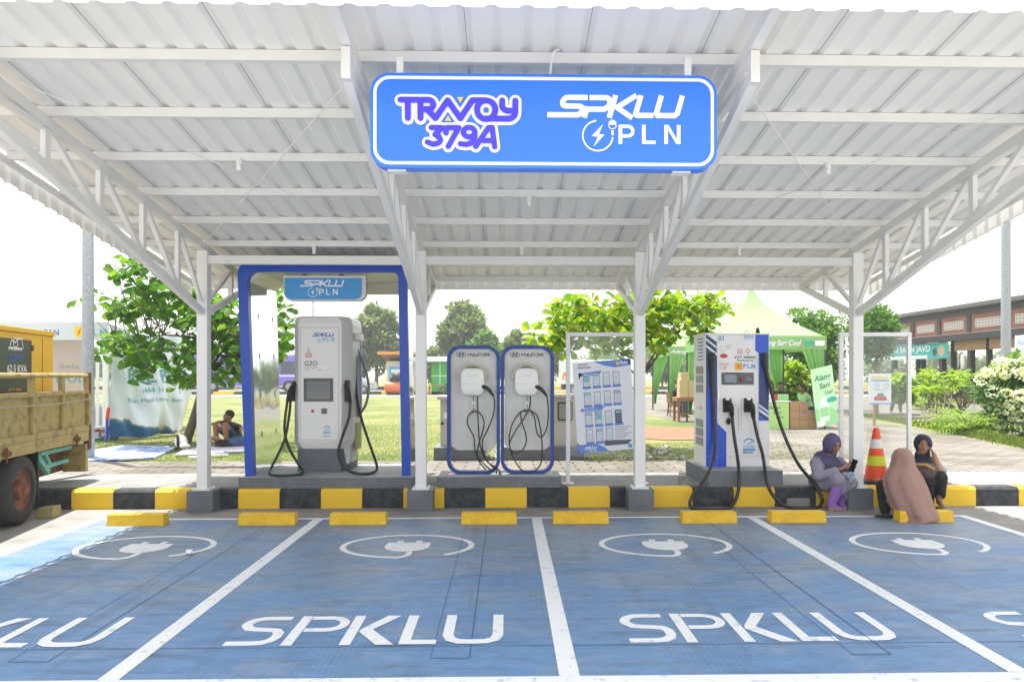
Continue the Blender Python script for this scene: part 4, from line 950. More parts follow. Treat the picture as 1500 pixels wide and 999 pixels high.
D.poly([kq(440, 300), kq(440, 438), kq(488, 474), kq(488, 200)]); D.poly([kq(440, 474), kq(440, 490), kq(488, 524), kq(488, 506)])
D.build('stripe', 'cab_navy', ck)
D = KD(.0060)
D.poly([kq(180, 118), kq(180, 128), kq(232, 168), kq(232, 158)]); D.poly([kq(180, 150), kq(180, 160), kq(234, 203), kq(234, 190)])
D.poly([kq(440, 438), kq(440, 448), kq(488, 484), kq(488, 474)]); D.poly([kq(440, 460), kq(440, 474), kq(488, 506), kq(488, 494)]); D.build('stripe', 'white', ck)
# door seam, lower seam
D = KD(.0060); D.line([kq(234, 98), kq(234, 745)], .35); D.line([kq(437, 192), kq(437, 695)], .35); D.line([kq(180, 694), kq(490, 694)], .4); D.build('seam', 'decal_grey', ck)
# slots behind the outer cables
for c_, top in ((208, 188), (465, 188)):
    mb = MB(); a = kq(c_-17, 300); b = kq(c_+18, top); o = PY(1033.5, 685, YK); s = D.ux.x
    mb.box(o.x+a[0]*s, o.x+b[0]*s, YK-.014, YK-.0035, o.z+a[1]*s, o.z+b[1]*s); mb.build('slot', 'cab_navy', ck, bevel=.002)
o = PY(1033.5, 685, YK); s = D.ux.x
def kbox(xa, ya, xb_, yb_, t0, t1, f=kp): m_ = MB(); a = f(xa, yb_); b = f(xb_, ya); m_.box(o.x+a[0]*s, o.x+b[0]*s, YK-t1, YK-t0, o.z+a[1]*s, o.z+b[1]*s); return m_
MT('display_panel', (.10, .115, .14), .4)
pn = kbox(265, 468, 602, 595, .001, .012).build('display_panel', 'display_panel', ck, bevel=.003)
kbox(275, 475, 434, 587, .0125, .020).build('bezel', 'screen_dark', pn, bevel=.003)
kbox(292, 490, 418, 572, .0205, .0215).build('screen', mat('lcd', (.22, .26, .32), .2), pn)
a = kp(473, 540); mb = MB(); mb.prism([(o.x+a[0]*s+.030*math.cos(k*PI/10), o.z+a[1]*s+.030*math.sin(k*PI/10)) for k in range(20)], (0, YK-.0125-.004, 0), (1, 0, 0), (0, 0, 1), .004); mb.build('button_ring', 'black', pn)
mb = MB(); mb.prism([(o.x+a[0]*s+.019*math.cos(k*PI/10), o.z+a[1]*s+.019*math.sin(k*PI/10)) for k in range(20)], (0, YK-.030, 0), (1, 0, 0), (0, 0, 1), .013); mb.build('stop_button', 'decal_red', pn)
D = KD(.0125); a = kp(525, 545); D.text('SIEB', a[0], a[1], 2.6, 8, bold=.02); D.build('lettering', 'decal_grey', pn)
# lettering
D = KD(.003); a = kp(230, 135); D.text('01', a[0], a[1], 7, 8, bold=.02); D.build('lettering', mat('num_blue', (.07, .25, .55), .5), ck)
D = KD(.003); a = kp(488, 98); spklu_logo(D, a[0], a[1], 2.5, 1.0); a = kp(535, 120); pln_mark(D, a[0], a[1], 2.6, 1); a = kp(492, 425); D.text('P L N', a[0], a[1], 7, 17.5, bold=.03); D.build('lettering', 'decal_lblue', ck)
D = KD(.003); a = kp(405, 320); D.text('KTT ASEAN', a[0], a[1], 3.3, 30, bold=.035); a = kp(430, 350); D.text('Powered by', a[0], a[1], 2.7, 24, bold=.02)
for i in range(22):
    pass
D.build('lettering', 'decal_dark', ck)
D = KD(.003); a = kp(405, 442); D.rect(a[0], a[0]+10.7, a[1], a[1]+10.4); D.build('emblem', 'orange_sq', ck)
D = KD(.004); a = kp(443, 404); D.poly([(a[0]+1.2, a[1]+3.6), (a[0]-1.6, a[1]+.2), (a[0]+.2, a[1]-.1), (a[0]-1.2, a[1]-3.4), (a[0]+1.8, a[1]+.8), (a[0]+.2, a[1]+1)]); D.build('emblem', 'decal_red', ck)
D = KD(.003)
for cx_, cy_, rot in ((457, 248, 0), (540, 248, 1)):
    for q in range(4):
        a0 = q*90+(45 if not rot else 0); c_ = kp(cx_, cy_); rr = 3.0 if not rot else 3.4
        if not rot: D.line([(c_[0]+1.2*math.cos(math.radians(a0)), c_[1]+1.2*math.sin(math.radians(a0)))]+[(c_[0]+rr*math.cos(math.radians(a0))+1.5*math.cos(math.radians(a0+b_)), c_[1]+rr*math.sin(math.radians(a0))+1.5*math.sin(math.radians(a0+b_))) for b_ in range(-120, 121, 30)]+[(c_[0]+1.2*math.cos(math.radians(a0)), c_[1]+1.2*math.sin(math.radians(a0)))], .55)
        else: D.line([(c_[0]+4.3*math.cos(math.radians(a0)), c_[1]+4.3*math.sin(math.radians(a0))), (c_[0]+2.0*math.cos(math.radians(a0+28)), c_[1]+2.0*math.sin(math.radians(a0+28))), (c_[0]+2.0*math.cos(math.radians(a0+62)), c_[1]+2.0*math.sin(math.radians(a0+62))), (c_[0]+4.3*math.cos(math.radians(a0+90)), c_[1]+4.3*math.sin(math.radians(a0+90)))], .6)
c_ = kp(288, 300); D.poly([(c_[0]+5.8*math.cos(math.radians(t))*(1 if t < 200 else .9), c_[1]+(4.0 if t < 180 else 2.4)*math.sin(math.radians(t))) for t in range(0, 360, 20)])
a = kp(240, 388); D.text('ASEAN', a[0], a[1], 2.7, 14.5); a = kp(240, 410); D.text('INDONESIA', a[0], a[1], 1.5, 14); a = kp(240, 432); D.text('2023', a[0], a[1], 1.5, 5.5); c_ = kp(298, 426); D.disc(c_[0], c_[1], 1.2, 10)
D.build('emblem', 'decal_red', ck)
D = KD(.0045); c_ = kp(288, 292); D.line([(c_[0]-5, c_[1]-.2), (c_[0]-1, c_[1]+.8), (c_[0]+5, c_[1]-.5)], .9); D.build('emblem', 'white', ck)
D = KD(.003); a = kp(240, 215); D.line(arc(a[0]+2.8, a[1]-.6, 2.6, 20, 160, 6), .35); D.line(arc(a[0]+2.8, a[1]-.6, 2.6, 200, 340, 6), .35)
a = kp(307, 190); D.rect(a[0], a[0]+10, a[1], a[1]+.7); D.rect(a[0], a[0]+6, a[1]-2.4, a[1]-1.9); D.rect(a[0], a[0]+7, a[1]-4.2, a[1]-3.7)
for i in range(16):
    a = kq(350, 410+i*10); D.rect(a[0], a[0]+1.3, a[1]-1.2, a[1]); 
    if i > 4: a = kq(336, 410+i*10); D.rect(a[0], a[0]+1.6, a[1]-1.4, a[1])
D.build('lettering', 'decal_grey', ck)
a_ = kq(390, 635); boltbadge(1033.5+a_[0], 685-a_[1], YK, ck, None, 1.25)
D = KD(.003); a = kq(360, 680); D.text('200 kW', a[0], a[1], 3.6, 16, bold=.02); D.build('lettering', 'cab_navy', ck)
# door handle, eyebolts, antennas
kbox(222, 640, 243, 766, .001, .010).build('handle', 'steel', ck, bevel=.002)
for cx_ in (52, 97): pass
for px in (1054, 1093): mb = MB(); p = PY(px, 484, YK+.3); mb.tube([(p.x+.024*math.cos(t), YK+.3, zt+.022+.024*math.sin(t)) for t in np.linspace(0, 2*PI, 13)], .005, 6); mb.build('lifting_eye', 'steel', ck, smooth=True)
for px, yy in ((1035.5, YK+.30), (1110, YK+.12)): mb = MB(); p = PY(px, 484, yy); mb.lathe([(.028, zt), (.028, zt+.03), (.02, zt+.05), (.02, zt+.075)], (p.x, yy, 0), 12); mb.build('antenna', 'black', ck, smooth=True)
# louvres and latch on the left flank
for z_ in (1.62, 1.50, 1.38, .93, .81, .69): mb = MB(); mb.box(x0-.008, x0-.001, YK+.12, YK+.46, z_, z_+.10); mb.build('vent', 'decal_grey', ck)
mb = MB(); mb.box(x0-.05, x0-.001, YK+.20, YK+.30, 1.16, 1.19); mb.build('latch', 'steel', ck)
D = Decal((x0-.001, YK+.1, 0), (0, -1, 0), (0, 0, 1), .001)
for i in range(7): D.rect(-.30+.02*(i % 3), -.02, 1.80+i*.045, 1.815+i*.045)
D.build('lettering', 'decal_blue', ck)
# two sockets with guns in front, two outer guns hung in the slots
gy = YK-.02
for cx_, tail in ((283, 0), (386, 1)):
    kbox(cx_-21, 410, cx_+20, 478, .001, .035, kq).build('socket', 'black', ck, bevel=.008)
    kbox(cx_-9, 409, cx_+9, 418, .036, .040, kq).build('clip', 'steel', ck)
def kP(cx, cy, Y): return (980+cx/3.328, 460+cy/3.328, Y)
def gunk(a, b, c): gun(PY(*kP(*a)), PY(*kP(*b)), PY(*kP(*c)), ck, 1.15)
gunk((286, 436, YK-.05), (302, 450, YK-.12), (307, 500, YK-.09)); gunk((388, 436, YK-.05), (405, 450, YK-.12), (411, 505, YK-.09))
gunk((207, 195, YK-.02), (209, 225, YK-.045), (211, 285, YK-.04)); gunk((461, 195, YK-.02), (466, 225, YK-.045), (474, 275, YK-.04))
g0 = .026; yf = 8.98
cable([kP(307, 498, YK-.09), kP(318, 600, YK-.12), kP(334, 700, YK-.2), kP(341, 780, 9.12), kP(338, 860, 9.05), kP(318, 920, 9.0), kP(290, 945, PZ(1067, 743.5, g0).y), kP(265, 953, PZ(1060, 746, g0).y)], .021, ck)
cable([kP(211, 280, YK-.04), kP(215, 420, YK-.05), kP(222, 560, YK-.06), kP(222, 660, YK-.12), kP(205, 740, 9.25), kP(165, 815, 9.08), kP(118, 880, 9.0), kP(102, 920, 8.96), kP(112, 944, PZ(1013, 743, g0).y), kP(160, 952, PZ(1028, 745, g0).y), kP(265, 953, PZ(1060, 746, g0).y)], .021, ck)
cable([kP(411, 500, YK-.09), kP(430, 590, YK-.12), kP(455, 680, YK-.2), kP(468, 760, 9.12), kP(480, 830, 9.0), kP(520, 900, 8.96), kP(580, 940, PZ(1155, 742.5, g0).y), kP(660, 947, PZ(1178, 744.5, g0).y), kP(725, 942, PZ(1198, 743, g0).y), kP(747, 912, 9.0), kP(735, 870, 9.03), kP(690, 805, 9.12), kP(630, 730, 9.3), kP(570, 610, 9.45), kP(525, 480, YK-.06), kP(495, 360, YK-.05), kP(474, 270, YK-.04)], .021, ck)
mb = MB(); mb.tube([PY(*kP(291, 480, YK-.05)), PY(*kP(290, 510, YK-.03))], .003, 5); mb.sphere(PY(*kP(290, 522, YK-.03)), (.03, .02, .045), 10, 8); mb.build('dust_cap', 'black', ck, smooth=True)

# ================================================================ clear acrylic notice stands
M['acrylic'] = glassmat('acrylic', (.97, .98, .98), .035, .05)
MT('alu', (.74, .75, .77), .4)
def acrylic(label, xl, xr, yt, Y, base, zb0):
    t = thing('notice_stand', label, 'notice stand', (PY((xl+xr)/2, 600, Y).x, Y, KT), 'clear acrylic notice stands with white frames')
    a, b = PY(xl, 600, Y).x, PY(xr, 600, Y).x; zt = PY((xl+xr)/2, yt, Y).z; w = .05
    for x in (a, b):
        mb = MB(); mb.box(x-w/2, x+w/2, Y-.02, Y+.02, KT+.008, zt-.0); mb.build('post', 'alu', t, bevel=.003)
        mb = MB(); mb.box(x-.075, x+.075, Y-.07, Y+.07, KT-.003, KT+.008); mb.build('foot', 'white', t)
        for z_ in (zt-.04, 1.15, .62): mb = MB(); mb.tube([(x, Y-.021, z_), (x, Y-.029, z_)], .011, 8); mb.build('bolt', 'steel', t)
    mb = MB(); mb.box(a+w/2+.001, b-w/2-.001, Y-.018, Y+.018, zt-w, zt-.001); mb.build('rail', 'alu', t, bevel=.003)
    mb = MB(); mb.box(a+w/2+.001, b-w/2-.001, Y-.004, Y+.002, .58, zt-w-.001); mb.build('pane', 'acrylic', t)
    return t, a, b
YA = 9.52
ta, xa_, xb_ = acrylic('clear acrylic stand beside the third post holding a tilted charging guide poster', 832, 940, 487, YA, 708, 0)
tb, _, _ = acrylic('empty clear acrylic stand behind the rightmost post and the traffic cone', 1232, 1331.5, 487, 9.62, 702, 0)
# the poster, hung a little crooked on the back of the pane
ps = thing('poster', 'white and blue poster of phone screens hanging crooked in the acrylic stand', 'poster', tuple(PY(885, 664, YA+.02)))
MT('paper', (.76, .78, .86), .6); MT('poster_blue', (.12, .25, .66), .6); MT('poster_navy', (.06, .07, .30), .6); MT('phone', (.10, .11, .16), .5); MT('phone_screen', (.68, .72, .80), .5); MT('poster_grey', (.22, .23, .30), .6)
O_ = PY(846.5, 664, YA-.012); ux_ = (PY(931.5, 657, YA-.012)-O_); uy_ = (PY(838.5, 532, YA-.012)-O_)
Wp, Hp = ux_.length, uy_.length; ux_ /= 85.0; uy_ /= 132.0
mb = MB(); q = [O_+ux_*a+uy_*b for a, b in ((0, 0), (85, 0), (85, 132), (0, 132))]; mb.add(q+[p+Vector((0, .0015, 0)) for p in q], [(0, 1, 2, 3), (7, 6, 5, 4)]+[(i, i+4, (i+1) % 4+4, (i+1) % 4) for i in range(4)]); mb.build('sheet', 'paper', ps)
def PO(l=.001): return Decal(O_, ux_, uy_, l)
D = PO(); D.poly([(30, 132), (48, 124), (62, 121), (85, 123), (85, 132)]); D.poly([(8, 116), (42, 118), (38, 112), (8, 112)]); D.poly([(8, 64), (44, 66), (38, 60), (8, 60)]); D.poly([(4, 0), (46, 0), (38, 7), (28, 12), (0, 12), (0, 4)])
ph = [(14+14.5*i, 94) for i in range(4)]+[(14+14.5*i, 67) for i in range(4)]+[(14+14.5*i, 38) for i in range(4)]+[(14+14.5*i, 13) for i in range(3)]
for x, y in ph: D.poly([(x-1, y-1.5), (x+10, y-1.5), (x+12, y+.6), (x+10, y+2), (x-1, y+2)])
D.build('stripe', 'poster_blue', ps)
D = PO(); D.poly([(0, 4), (0, 16), (5, 8), (9, 0), (0, 0)]) ; D.poly([(8, 117), (8, 106), (11, 112), (20, 113)]); D.poly([(72, 132), (85, 132), (85, 122)]); D.build('stripe', 'poster_navy', ps)
D = PO(.0022)
for x, y in ph: D.rect(x, x+9.6, y+1.8, y+21)
D.poly([(40, 8), (74, 8), (80, 14), (40, 16)]) ; D.build('stripe', 'phone', ps)
D = PO(.0065)
for k, (x, y) in enumerate(ph):
    if k != 11: D.rect(x+.6, x+9.0, y+2.4, y+20.2)
D.build('stripe', 'phone_screen', ps)
D = PO(.012)
for k, (x, y) in enumerate(ph):
    if k in (0, 4, 8, 9, 11, 13, 7, 1): D.rect(x+1.2, x+8.4, y+(16 if k % 3 else 9), y+19.4)
    for j in range(3): D.rect(x+1.6, x+7.6, y+5+j*3.6, y+5.7+j*3.6)
D.build('stripe', mat('poster_teal', (.22, .48, .62), .6), ps)
D = PO(.003); D.text('SPKLU', 10, 4.5, 4.2, 19, bold=.03, shear=.3); D.text('P L N', 16, 1.0, 2.6, 11, bold=.02); D.text('PLN', 69, 125, 4.2, 11, bold=.04); D.text('Charging Process', 12, 113.4, 2.2, 22); D.text('Charging Payment', 12, 61.5, 2.2, 22); D.build('lettering', 'white', ps)
D = PO(.003); D.text('Tata Cara', 8, 127.5, 3.0, 14, bold=.02); D.text('Penggunaan', 8, 123, 3.0, 18, bold=.02)
for j in range(6): D.rect(56, 80-(j % 3)*5, 33-j*3, 33.6-j*3)
D.build('lettering', 'decal_dark', ps)
D = PO(.003); D.rect(63.5, 67.5, 124.5, 129.5); D.build('emblem', 'tri_yellow', ps)
D = PO(.003); D.poly(rrect(74, 80, 2, 8, 1.2, 3)); D.build('emblem', 'decal_lblue', ps)

# ================================================================ cone
MT('cone_orange', (.85, .09, .02), .45); MT('cone_yellow', (.62, .70, .02), .45); MT('cone_silver', (.72, .74, .76), .35)
pc = PZ(1283.5, 706, KT); zc = KT+.012; cn = thing('traffic_cone', 'tall orange traffic cone with silver and yellow bands behind the rightmost post', 'cone', (pc.x, pc.y, KT))
zA = KT+.03; zB = zA+.665
def rr_(z): return .150+(.034-.150)*(z-zA)/(zB-zA)
def zpy(py): return PY(1283, py, pc.y).z
mb = MB(); mb.lathe([(rr_(zA), zA), (rr_(zB), zB), (.02, zB+.004), (.018, zB-.02)], (pc.x, pc.y, 0), 32); mb.build('cone', 'cone_orange', cn, smooth=True)
for y0_, y1_, m_ in ((643, 656, 'cone_silver'), (667, 681, 'cone_yellow')):
    a, b = zpy(y1_), zpy(y0_); mb = MB(); mb.v = []; n = 32
    mb.lathe([(rr_(a)+.0015, a), (rr_(b)+.0015, b)], (pc.x, pc.y, 0), n); mb.f = mb.f[:-2]; mb.m = mb.m[:-2]; mb.build('band', m_, cn, smooth=True)
mb = MB(); mb.prism(rrect(pc.x-.20, pc.x+.20, pc.y-.19, pc.y+.19, .05, 4), (0, 0, KT+.035), (1, 0, 0), (0, 1, 0), .035); mb.build('base', 'rubber', cn, bevel=.01)

# ================================================================ beige switch cabinets behind the stands
MT('cab_beige', (.50, .48, .42), .5, var=.1, vs=2)
YL = 12.35
def cabinet(label, x0_, x1_, yt_, win=None, note=False):
    t = thing('switch_cabinet', label, 'electrical cabinet', (PY((x0_+x1_)/2, 600, YL).x, YL, GZ))
    a, b = PY(x0_, 600, YL).x, PY(x1_, 600, YL).x; zb_ = PY(740, 654, YL).z; zt_ = PY(740, yt_, YL).z
    mb = MB(); mb.box(a-.10, b+.06, YL-.12, YL+.62, GZ-.02, zb_); mb.build('plinth', 'grey_paint', t, bevel=.01)
    mb = MB(); mb.box(a, b, YL, YL+.5, zb_, zt_-.06); mb.build('body', 'cab_beige', t, bevel=.006)
    mb = MB(); mb.box(a-.05, b+.05, YL-.06, YL+.55, zt_-.0595, zt_); mb.build('lid', 'cab_beige', t, bevel=.01)
    if win:
        p, q = PY(win[0], win[3], YL), PY(win[2], win[1], YL); mb = MB(); mb.ring(rrect(p.x, q.x, p.z, q.z, .03, 4), rrect(p.x+.02, q.x-.02, p.z+.02, q.z-.02, .02, 4), (0, YL-.012, 0), (1, 0, 0), (0, 0, 1), .011); mb.build('window_frame', 'black', t)
        mb = MB(); mb.box(p.x+.02, q.x-.02, YL-.006, YL-.001, p.z+.02, q.z-.02); mb.build('window', mat('cab_glass', (.30, .30, .28), .15), t)
    if note: mb = MB(); p, q = PY(650, 613, YL), PY(656, 604, YL); mb.box(p.x, q.x, YL-.004, YL-.001, p.z, q.z); mb.build('sticker', 'white', t); mb = MB(); p = PY(647, 620, YL); mb.box(p.x-.01, p.x+.03, YL-.02, YL-.001, p.z-.02, p.z+.02); mb.build('lock', 'black', t)
cabinet('beige electrical cabinet on a grey base behind the left wall box stand', 645, 705, 580, note=True)
cabinet('beige electrical cabinet with a small dark framed window behind the clear poster stand', 745, 850, 577, win=(817, 589, 839, 616))
# ================================================================ PEOPLE
MT('skin', (.36, .19, .12), .55, var=.08, vs=9); MT('skin_dark', (.25, .12, .07), .55)
MT('hair', (.012, .010, .009), .6); MT('eye_white', (.6, .58, .55), .3); MT('lip', (.30, .09, .075), .5)
class Body:
    """tapered limbs and ellipsoids, joined into one continuous skin by a voxel remesh"""
    def __init__(s): s.mb = MB()
    def limb(s, p, q, r1, r2, n=14, flat=1.0, axis=None):
        p, q = Vector(p), Vector(q); d = (q-p); Ln = d.length or 1e-4; d = d/Ln; up = Vector(axis) if axis else (Vector((0, 0, 1)) if abs(d.z) < .9 else Vector((0, 1, 0)))
        x = d.cross(up).normalized(); y = d.cross(x); vs = []; rows = []
        for k in range(5): a = -PI/2+PI/2*k/4; rows.append((p+d*(r1*math.sin(a)), r1*math.cos(a)))
        for k in range(1, 6): a = PI/2*k/5; rows.append((q+d*(r2*math.sin(a)), r2*math.cos(a)))
        for c, r in rows:
            for k in range(n): t = 2*PI*k/n; vs.append(c+x*math.cos(t)*max(r, 1e-4)+y*math.sin(t)*max(r, 1e-4)*flat)
        m = len(rows); s.mb.add(vs, [(i*n+k, i*n+(k+1) % n, (i+1)*n+(k+1) % n, (i+1)*n+k) for i in range(m-1) for k in range(n)]+[tuple(range(n-1, -1, -1)), tuple(range((m-1)*n, m*n))]); return s
    def chain(s, pts, rs, flat=1.0):
        for i in range(len(pts)-1): s.limb(pts[i], pts[i+1], rs[i], rs[i+1], flat=flat)
        return s
    def ell(s, c, r, rot=None, n=20, m=14):
        c = Vector(c); R_ = rot.to_matrix() if rot is not None else Matrix.Identity(3)
        vs = [c+R_@Vector((r[0]*math.sin(PI*i/m)*math.cos(2*PI*k/n), r[1]*math.sin(PI*i/m)*math.sin(2*PI*k/n), r[2]*math.cos(PI*i/m))) for i in range(m+1) for k in range(n)]
        s.mb.add(vs, [(i*n+k, (i+1)*n+k, (i+1)*n+(k+1) % n, i*n+(k+1) % n) for i in range(m) for k in range(n)]); return s
    def loft(s, secs, n=28, fold=None):
        """secs: (centre, rx, ry) horizontal ovals from top to bottom; fold(angle, t) scales the radius"""
        vs = []
        for i, (c, rx, ry) in enumerate(secs):
            c = Vector(c); t = i/(len(secs)-1)
            for k in range(n):
                a = 2*PI*k/n; f = fold(a, t) if fold else 1; vs.append(c+Vector((rx*f*math.cos(a), ry*f*math.sin(a), 0)))
        m = len(secs); s.mb.add(vs, [(i*n+k, (i+1)*n+k, (i+1)*n+(k+1) % n, i*n+(k+1) % n) for i in range(m-1) for k in range(n)]+[tuple(range(n)), tuple(range(m*n-1, (m-1)*n-1, -1))]); return s
    def hand(s, wrist, d, pn, k=1.0, curl=.5, thumb=1):
        """palm along d, palm normal pn, five separate curled fingers"""
        w = Vector(wrist); d = Vector(d).normalized(); pn = Vector(pn); pn = (pn-d*pn.dot(d)).normalized(); sd = d.cross(pn)*thumb
        c = w+d*.045*k
        s.limb(w, w+d*.03*k, .021*k, .026*k, flat=.75)
        for j in (-1, 0, 1): s.limb(w+d*.02*k+sd*.014*j*k, w+d*.085*k+sd*.021*j*k, .014*k, .013*k)
        for j, (ln, off) in enumerate(((.062, .030), (.072, .010), (.068, -.010), (.052, -.028))):
            b = w+d*.088*k+sd*off*k; dd = (d+sd*(off*3)).normalized(); seg = ln*k/3; a = 0; p = b
            for q in range(3):
                a += curl*(.5 if q == 0 else .75); e = p+(dd*math.cos(a)+pn*math.sin(a))*seg*(1.25-.2*q); s.limb(p, e, (.0088-.0008*q)*k, (.0080-.0008*q)*k, n=8); p = e
        b = w+d*.03*k+sd*.024*k; e = b+(d*.6+sd*.75+pn*.25).normalized()*.038*k; s.limb(b, e, .012*k, .010*k, n=8); s.limb(e, e+(d*.85+sd*.2+pn*.45).normalized()*.030*k, .0098*k, .008*k, n=8)
        return s
    def build(s, name, mats, parent, vox=.009, smooth=3, noise=0, nscale=9, cut=None, seed=0, dec=None):
        src = s.mb.build(name, 'white')
        r = src.modifiers.new('r', 'REMESH'); r.mode = 'VOXEL'; r.voxel_size = vox
        if smooth: q = src.modifiers.new('s', 'SMOOTH'); q.iterations = smooth; q.factor = .5
        if dec: q = src.modifiers.new('d', 'DECIMATE'); q.ratio = dec
        me = evalmesh(src, name, mats)
        if noise:
            from mathutils import noise as N
            co = np.empty(len(me.vertices)*3); me.vertices.foreach_get('co', co); co = co.reshape(-1, 3); no = np.array([v.normal[:] for v in me.vertices])
            for i in range(len(co)):
                p = Vector(co[i]); f = N.noise(Vector((p.x*nscale+seed, p.y*nscale, p.z*nscale*.45))); f2 = abs(N.noise(Vector((p.x*nscale*2.1, p.y*nscale*2.1+seed, p.z*nscale*.7))))
                f3 = abs(N.noise(Vector((p.x*nscale*3.7+seed, p.y*nscale*3.7, p.z*nscale*1.1)))); co[i] += no[i]*(f*noise*1.25+(.3-f2)*noise*1.1+(.25-f3)*noise*.6)
            me.vertices.foreach_set('co', co.reshape(-1)); me.update()
        if cut:
            bm = bmesh.new(); bm.from_mesh(me); kill = [f for f in bm.faces if cut(f.calc_center_median())]; bmesh.ops.delete(bm, geom=kill, context='FACES'); bm.to_mesh(me); bm.free()
        off = rootloc(parent) if parent else Vector((0, 0, 0))
        me.transform(Matrix.Translation(-off)); me.polygons.foreach_set('use_smooth', [True]*len(me.polygons)); me.update()
        o = bpy.data.objects.new(name, me); COL.objects.link(o); o.parent = parent; return o
def headgeo(B, c, fwd, up, k=1.0, ears=True):
    """adds a head with nose, brow, chin, lips and ears to body B; returns the frame"""
    c = Vector(c); f = Vector(fwd).normalized(); u = Vector(up); u = (u-f*u.dot(f)).normalized(); r = f.cross(u)
    rot = Matrix((r, f, u)).transposed().to_quaternion()
    P = lambda x, y, z: c+(r*x+f*y+u*z)*k
    B.ell(P(0, -.012, .028), (.073*k, .090*k, .088*k), rot); B.ell(P(0, .018, -.030), (.060*k, .068*k, .078*k), rot); B.ell(P(0, .050, -.082), (.030*k, .026*k, .024*k), rot)
    B.limb(P(0, .088, .012), P(0, .102, -.022), .0085*k, .013*k, n=10); B.limb(P(-.012, .092, -.024), P(.012, .092, -.024), .010*k, .010*k, n=8)
    B.limb(P(-.017, .084, -.052), P(.017, .084, -.052), .0095*k, .0095*k, n=8); B.limb(P(-.035, .074, .028), P(.035, .074, .028), .013*k, .013*k, n=8)
    for s in (-1, 1):
        B.ell(P(s*.040, .058, -.018), (.022*k, .022*k, .022*k), rot)
        if ears: B.ell(P(s*.074, -.005, -.005), (.009*k, .018*k, .030*k), rot)
    return P, rot
def face(P, rot, par, k=1.0, closed=False):
    m = MB()
    for s in (-1, 1):
        c = P(s*.030, .0765, .006); m.sphere(c, (.011*k, .0105*k, .0075*k), 10, 8)
    if not closed: m.build('eye', 'eye_white', par, smooth=True)
    m = MB()
    for s in (-1, 1): c = P(s*.030, .0855 if not closed else .083, .005); m.sphere(c, (.0075*k, .0065*k, .0062*k if not closed else .003*k), 8, 6)
    m.build('iris', 'hair', par, smooth=True)
    m = MB()
    for s in (-1, 1): m.tube([P(s*.014, .0895, .029), P(s*.030, .0880, .034), P(s*.046, .078, .028)], [.0028*k, .0036*k, .002*k], 6)
    m.build('eyebrow', 'hair', par, smooth=True)
    m = MB(); m.tube([P(-.022, .087, -.053), P(0, .0945, -.050), P(.022, .087, -.053)], [.003*k, .0062*k, .003*k], 8); m.build('lips', 'lip', par, smooth=True)
MT('tunic_grey', (.30, .28, .37), .85, var=.12, vs=8); MT('veil_purple', (.105, .085, .19), .85, var=.15, vs=8); MT('sock_violet', (.30, .15, .52), .8)
MT('veil_navy', (.018, .022, .055), .8, var=.2, vs=9); MT('veil_brown', (.34, .20, .165), .85, var=.10, vs=6); MT('cloth_black', (.016, .016, .020), .85, bump=.1); MT('shirt_grey', (.30, .32, .36), .85)
MT('sandal_tan', (.35, .24, .15), .7); MT('bag_brown', (.07, .05, .045), .6); MT('bag_tan', (.42, .20, .08), .6); MT('phone_black', (.012, .012, .014), .2); MT('print_cloth', (.40, .45, .48), .8, col2=(.10, .22, .42), vs=22, cut=(.42, .55))

# ---- woman in purple veil, on the kerb, reading her phone
p1 = thing('person', 'woman in purple veil and grey lilac tunic sitting on the kerb looking at her phone', 'person', tuple(PY(1212, 745, 9.05)))
A = lambda x, y, Y: PY(x, y, Y)
hc = A(1221, 651, 9.02); fw = Vector((.16, -.93, -.30))
B = Body(); Pf, rt = headgeo(B, hc, fw, (0.05, -.1, 1), .96, False)
B.chain([hc+Vector((-.01, .03, -.06)), A(1211, 670, 9.14)], [.05, .06])
B.ell(A(1210, 684, 9.18), (.14, .10, .16)); B.ell(A(1208, 705, 9.26), (.155, .14, .13))
sl_, sr_ = A(1195, 677, 9.15), A(1230, 674, 9.20)
el_, er_ = A(1200, 697, 8.98), A(1246, 693, 9.14)
wl_, wr_ = A(1233, 686, 8.86), A(1249, 688, 8.90)
B.chain([sl_, el_, wl_], [.05, .04, .025]); B.chain([sr_, er_, wr_], [.05, .04, .025])
B.hand(wl_, (.75, -.15, .35), (.2, -.3, .9), .95, .8, -1); B.hand(wr_, (-.05, -.15, .5), (-.7, -.4, .2), .9, .9, 1)
kn1, kn2 = A(1231, 702, 8.86), A(1246, 708, 8.92); an1, an2 = A(1217, 741, 8.93), A(1230, 738, 9.02)
B.chain([A(1207, 706, 9.2), kn1, an1], [.10, .068, .04]); B.chain([A(1216, 707, 9.22), kn2, an2], [.10, .066, .04])
B.chain([an1, A(1222, 747, 8.84), A(1231, 747.5, 8.80)], [.038, .032, .022], .8); B.chain([an2, A(1237, 743, 8.93)], [.036, .026])
bo = B.build('body', ['skin'], p1, .0075, 2)
face(Pf, rt, p1, .96, closed=True)
T = Body(); T.ell(A(1210, 686, 9.18), (.165, .125, .18)); T.ell(A(1207, 704, 9.24), (.19, .165, .15)); T.chain([A(1197, 678, 9.15), el_, A(1222, 690.5, 8.89)], [.088, .070, .056]); T.chain([A(1228, 677, 9.18), er_, A(1249, 691, 8.99)], [.07, .06, .048])
T.chain([A(1203, 705, 9.2), A(1228, 703, 8.88)], [.14, .095]); T.chain([A(1214, 708, 9.2), A(1245, 708, 8.92)], [.13, .09]); T.chain([A(1228, 703, 8.88), A(1233, 716, 8.90)], [.085, .075]); T.chain([A(1246, 707, 8.92), A(1243, 727, 8.93)], [.07, .055]); T.limb(A(1233, 706, 8.9), A(1240, 722, 8.97), .08, .06)
T.build('tunic', ['tunic_grey'], p1, .010, 3, .008, 9)
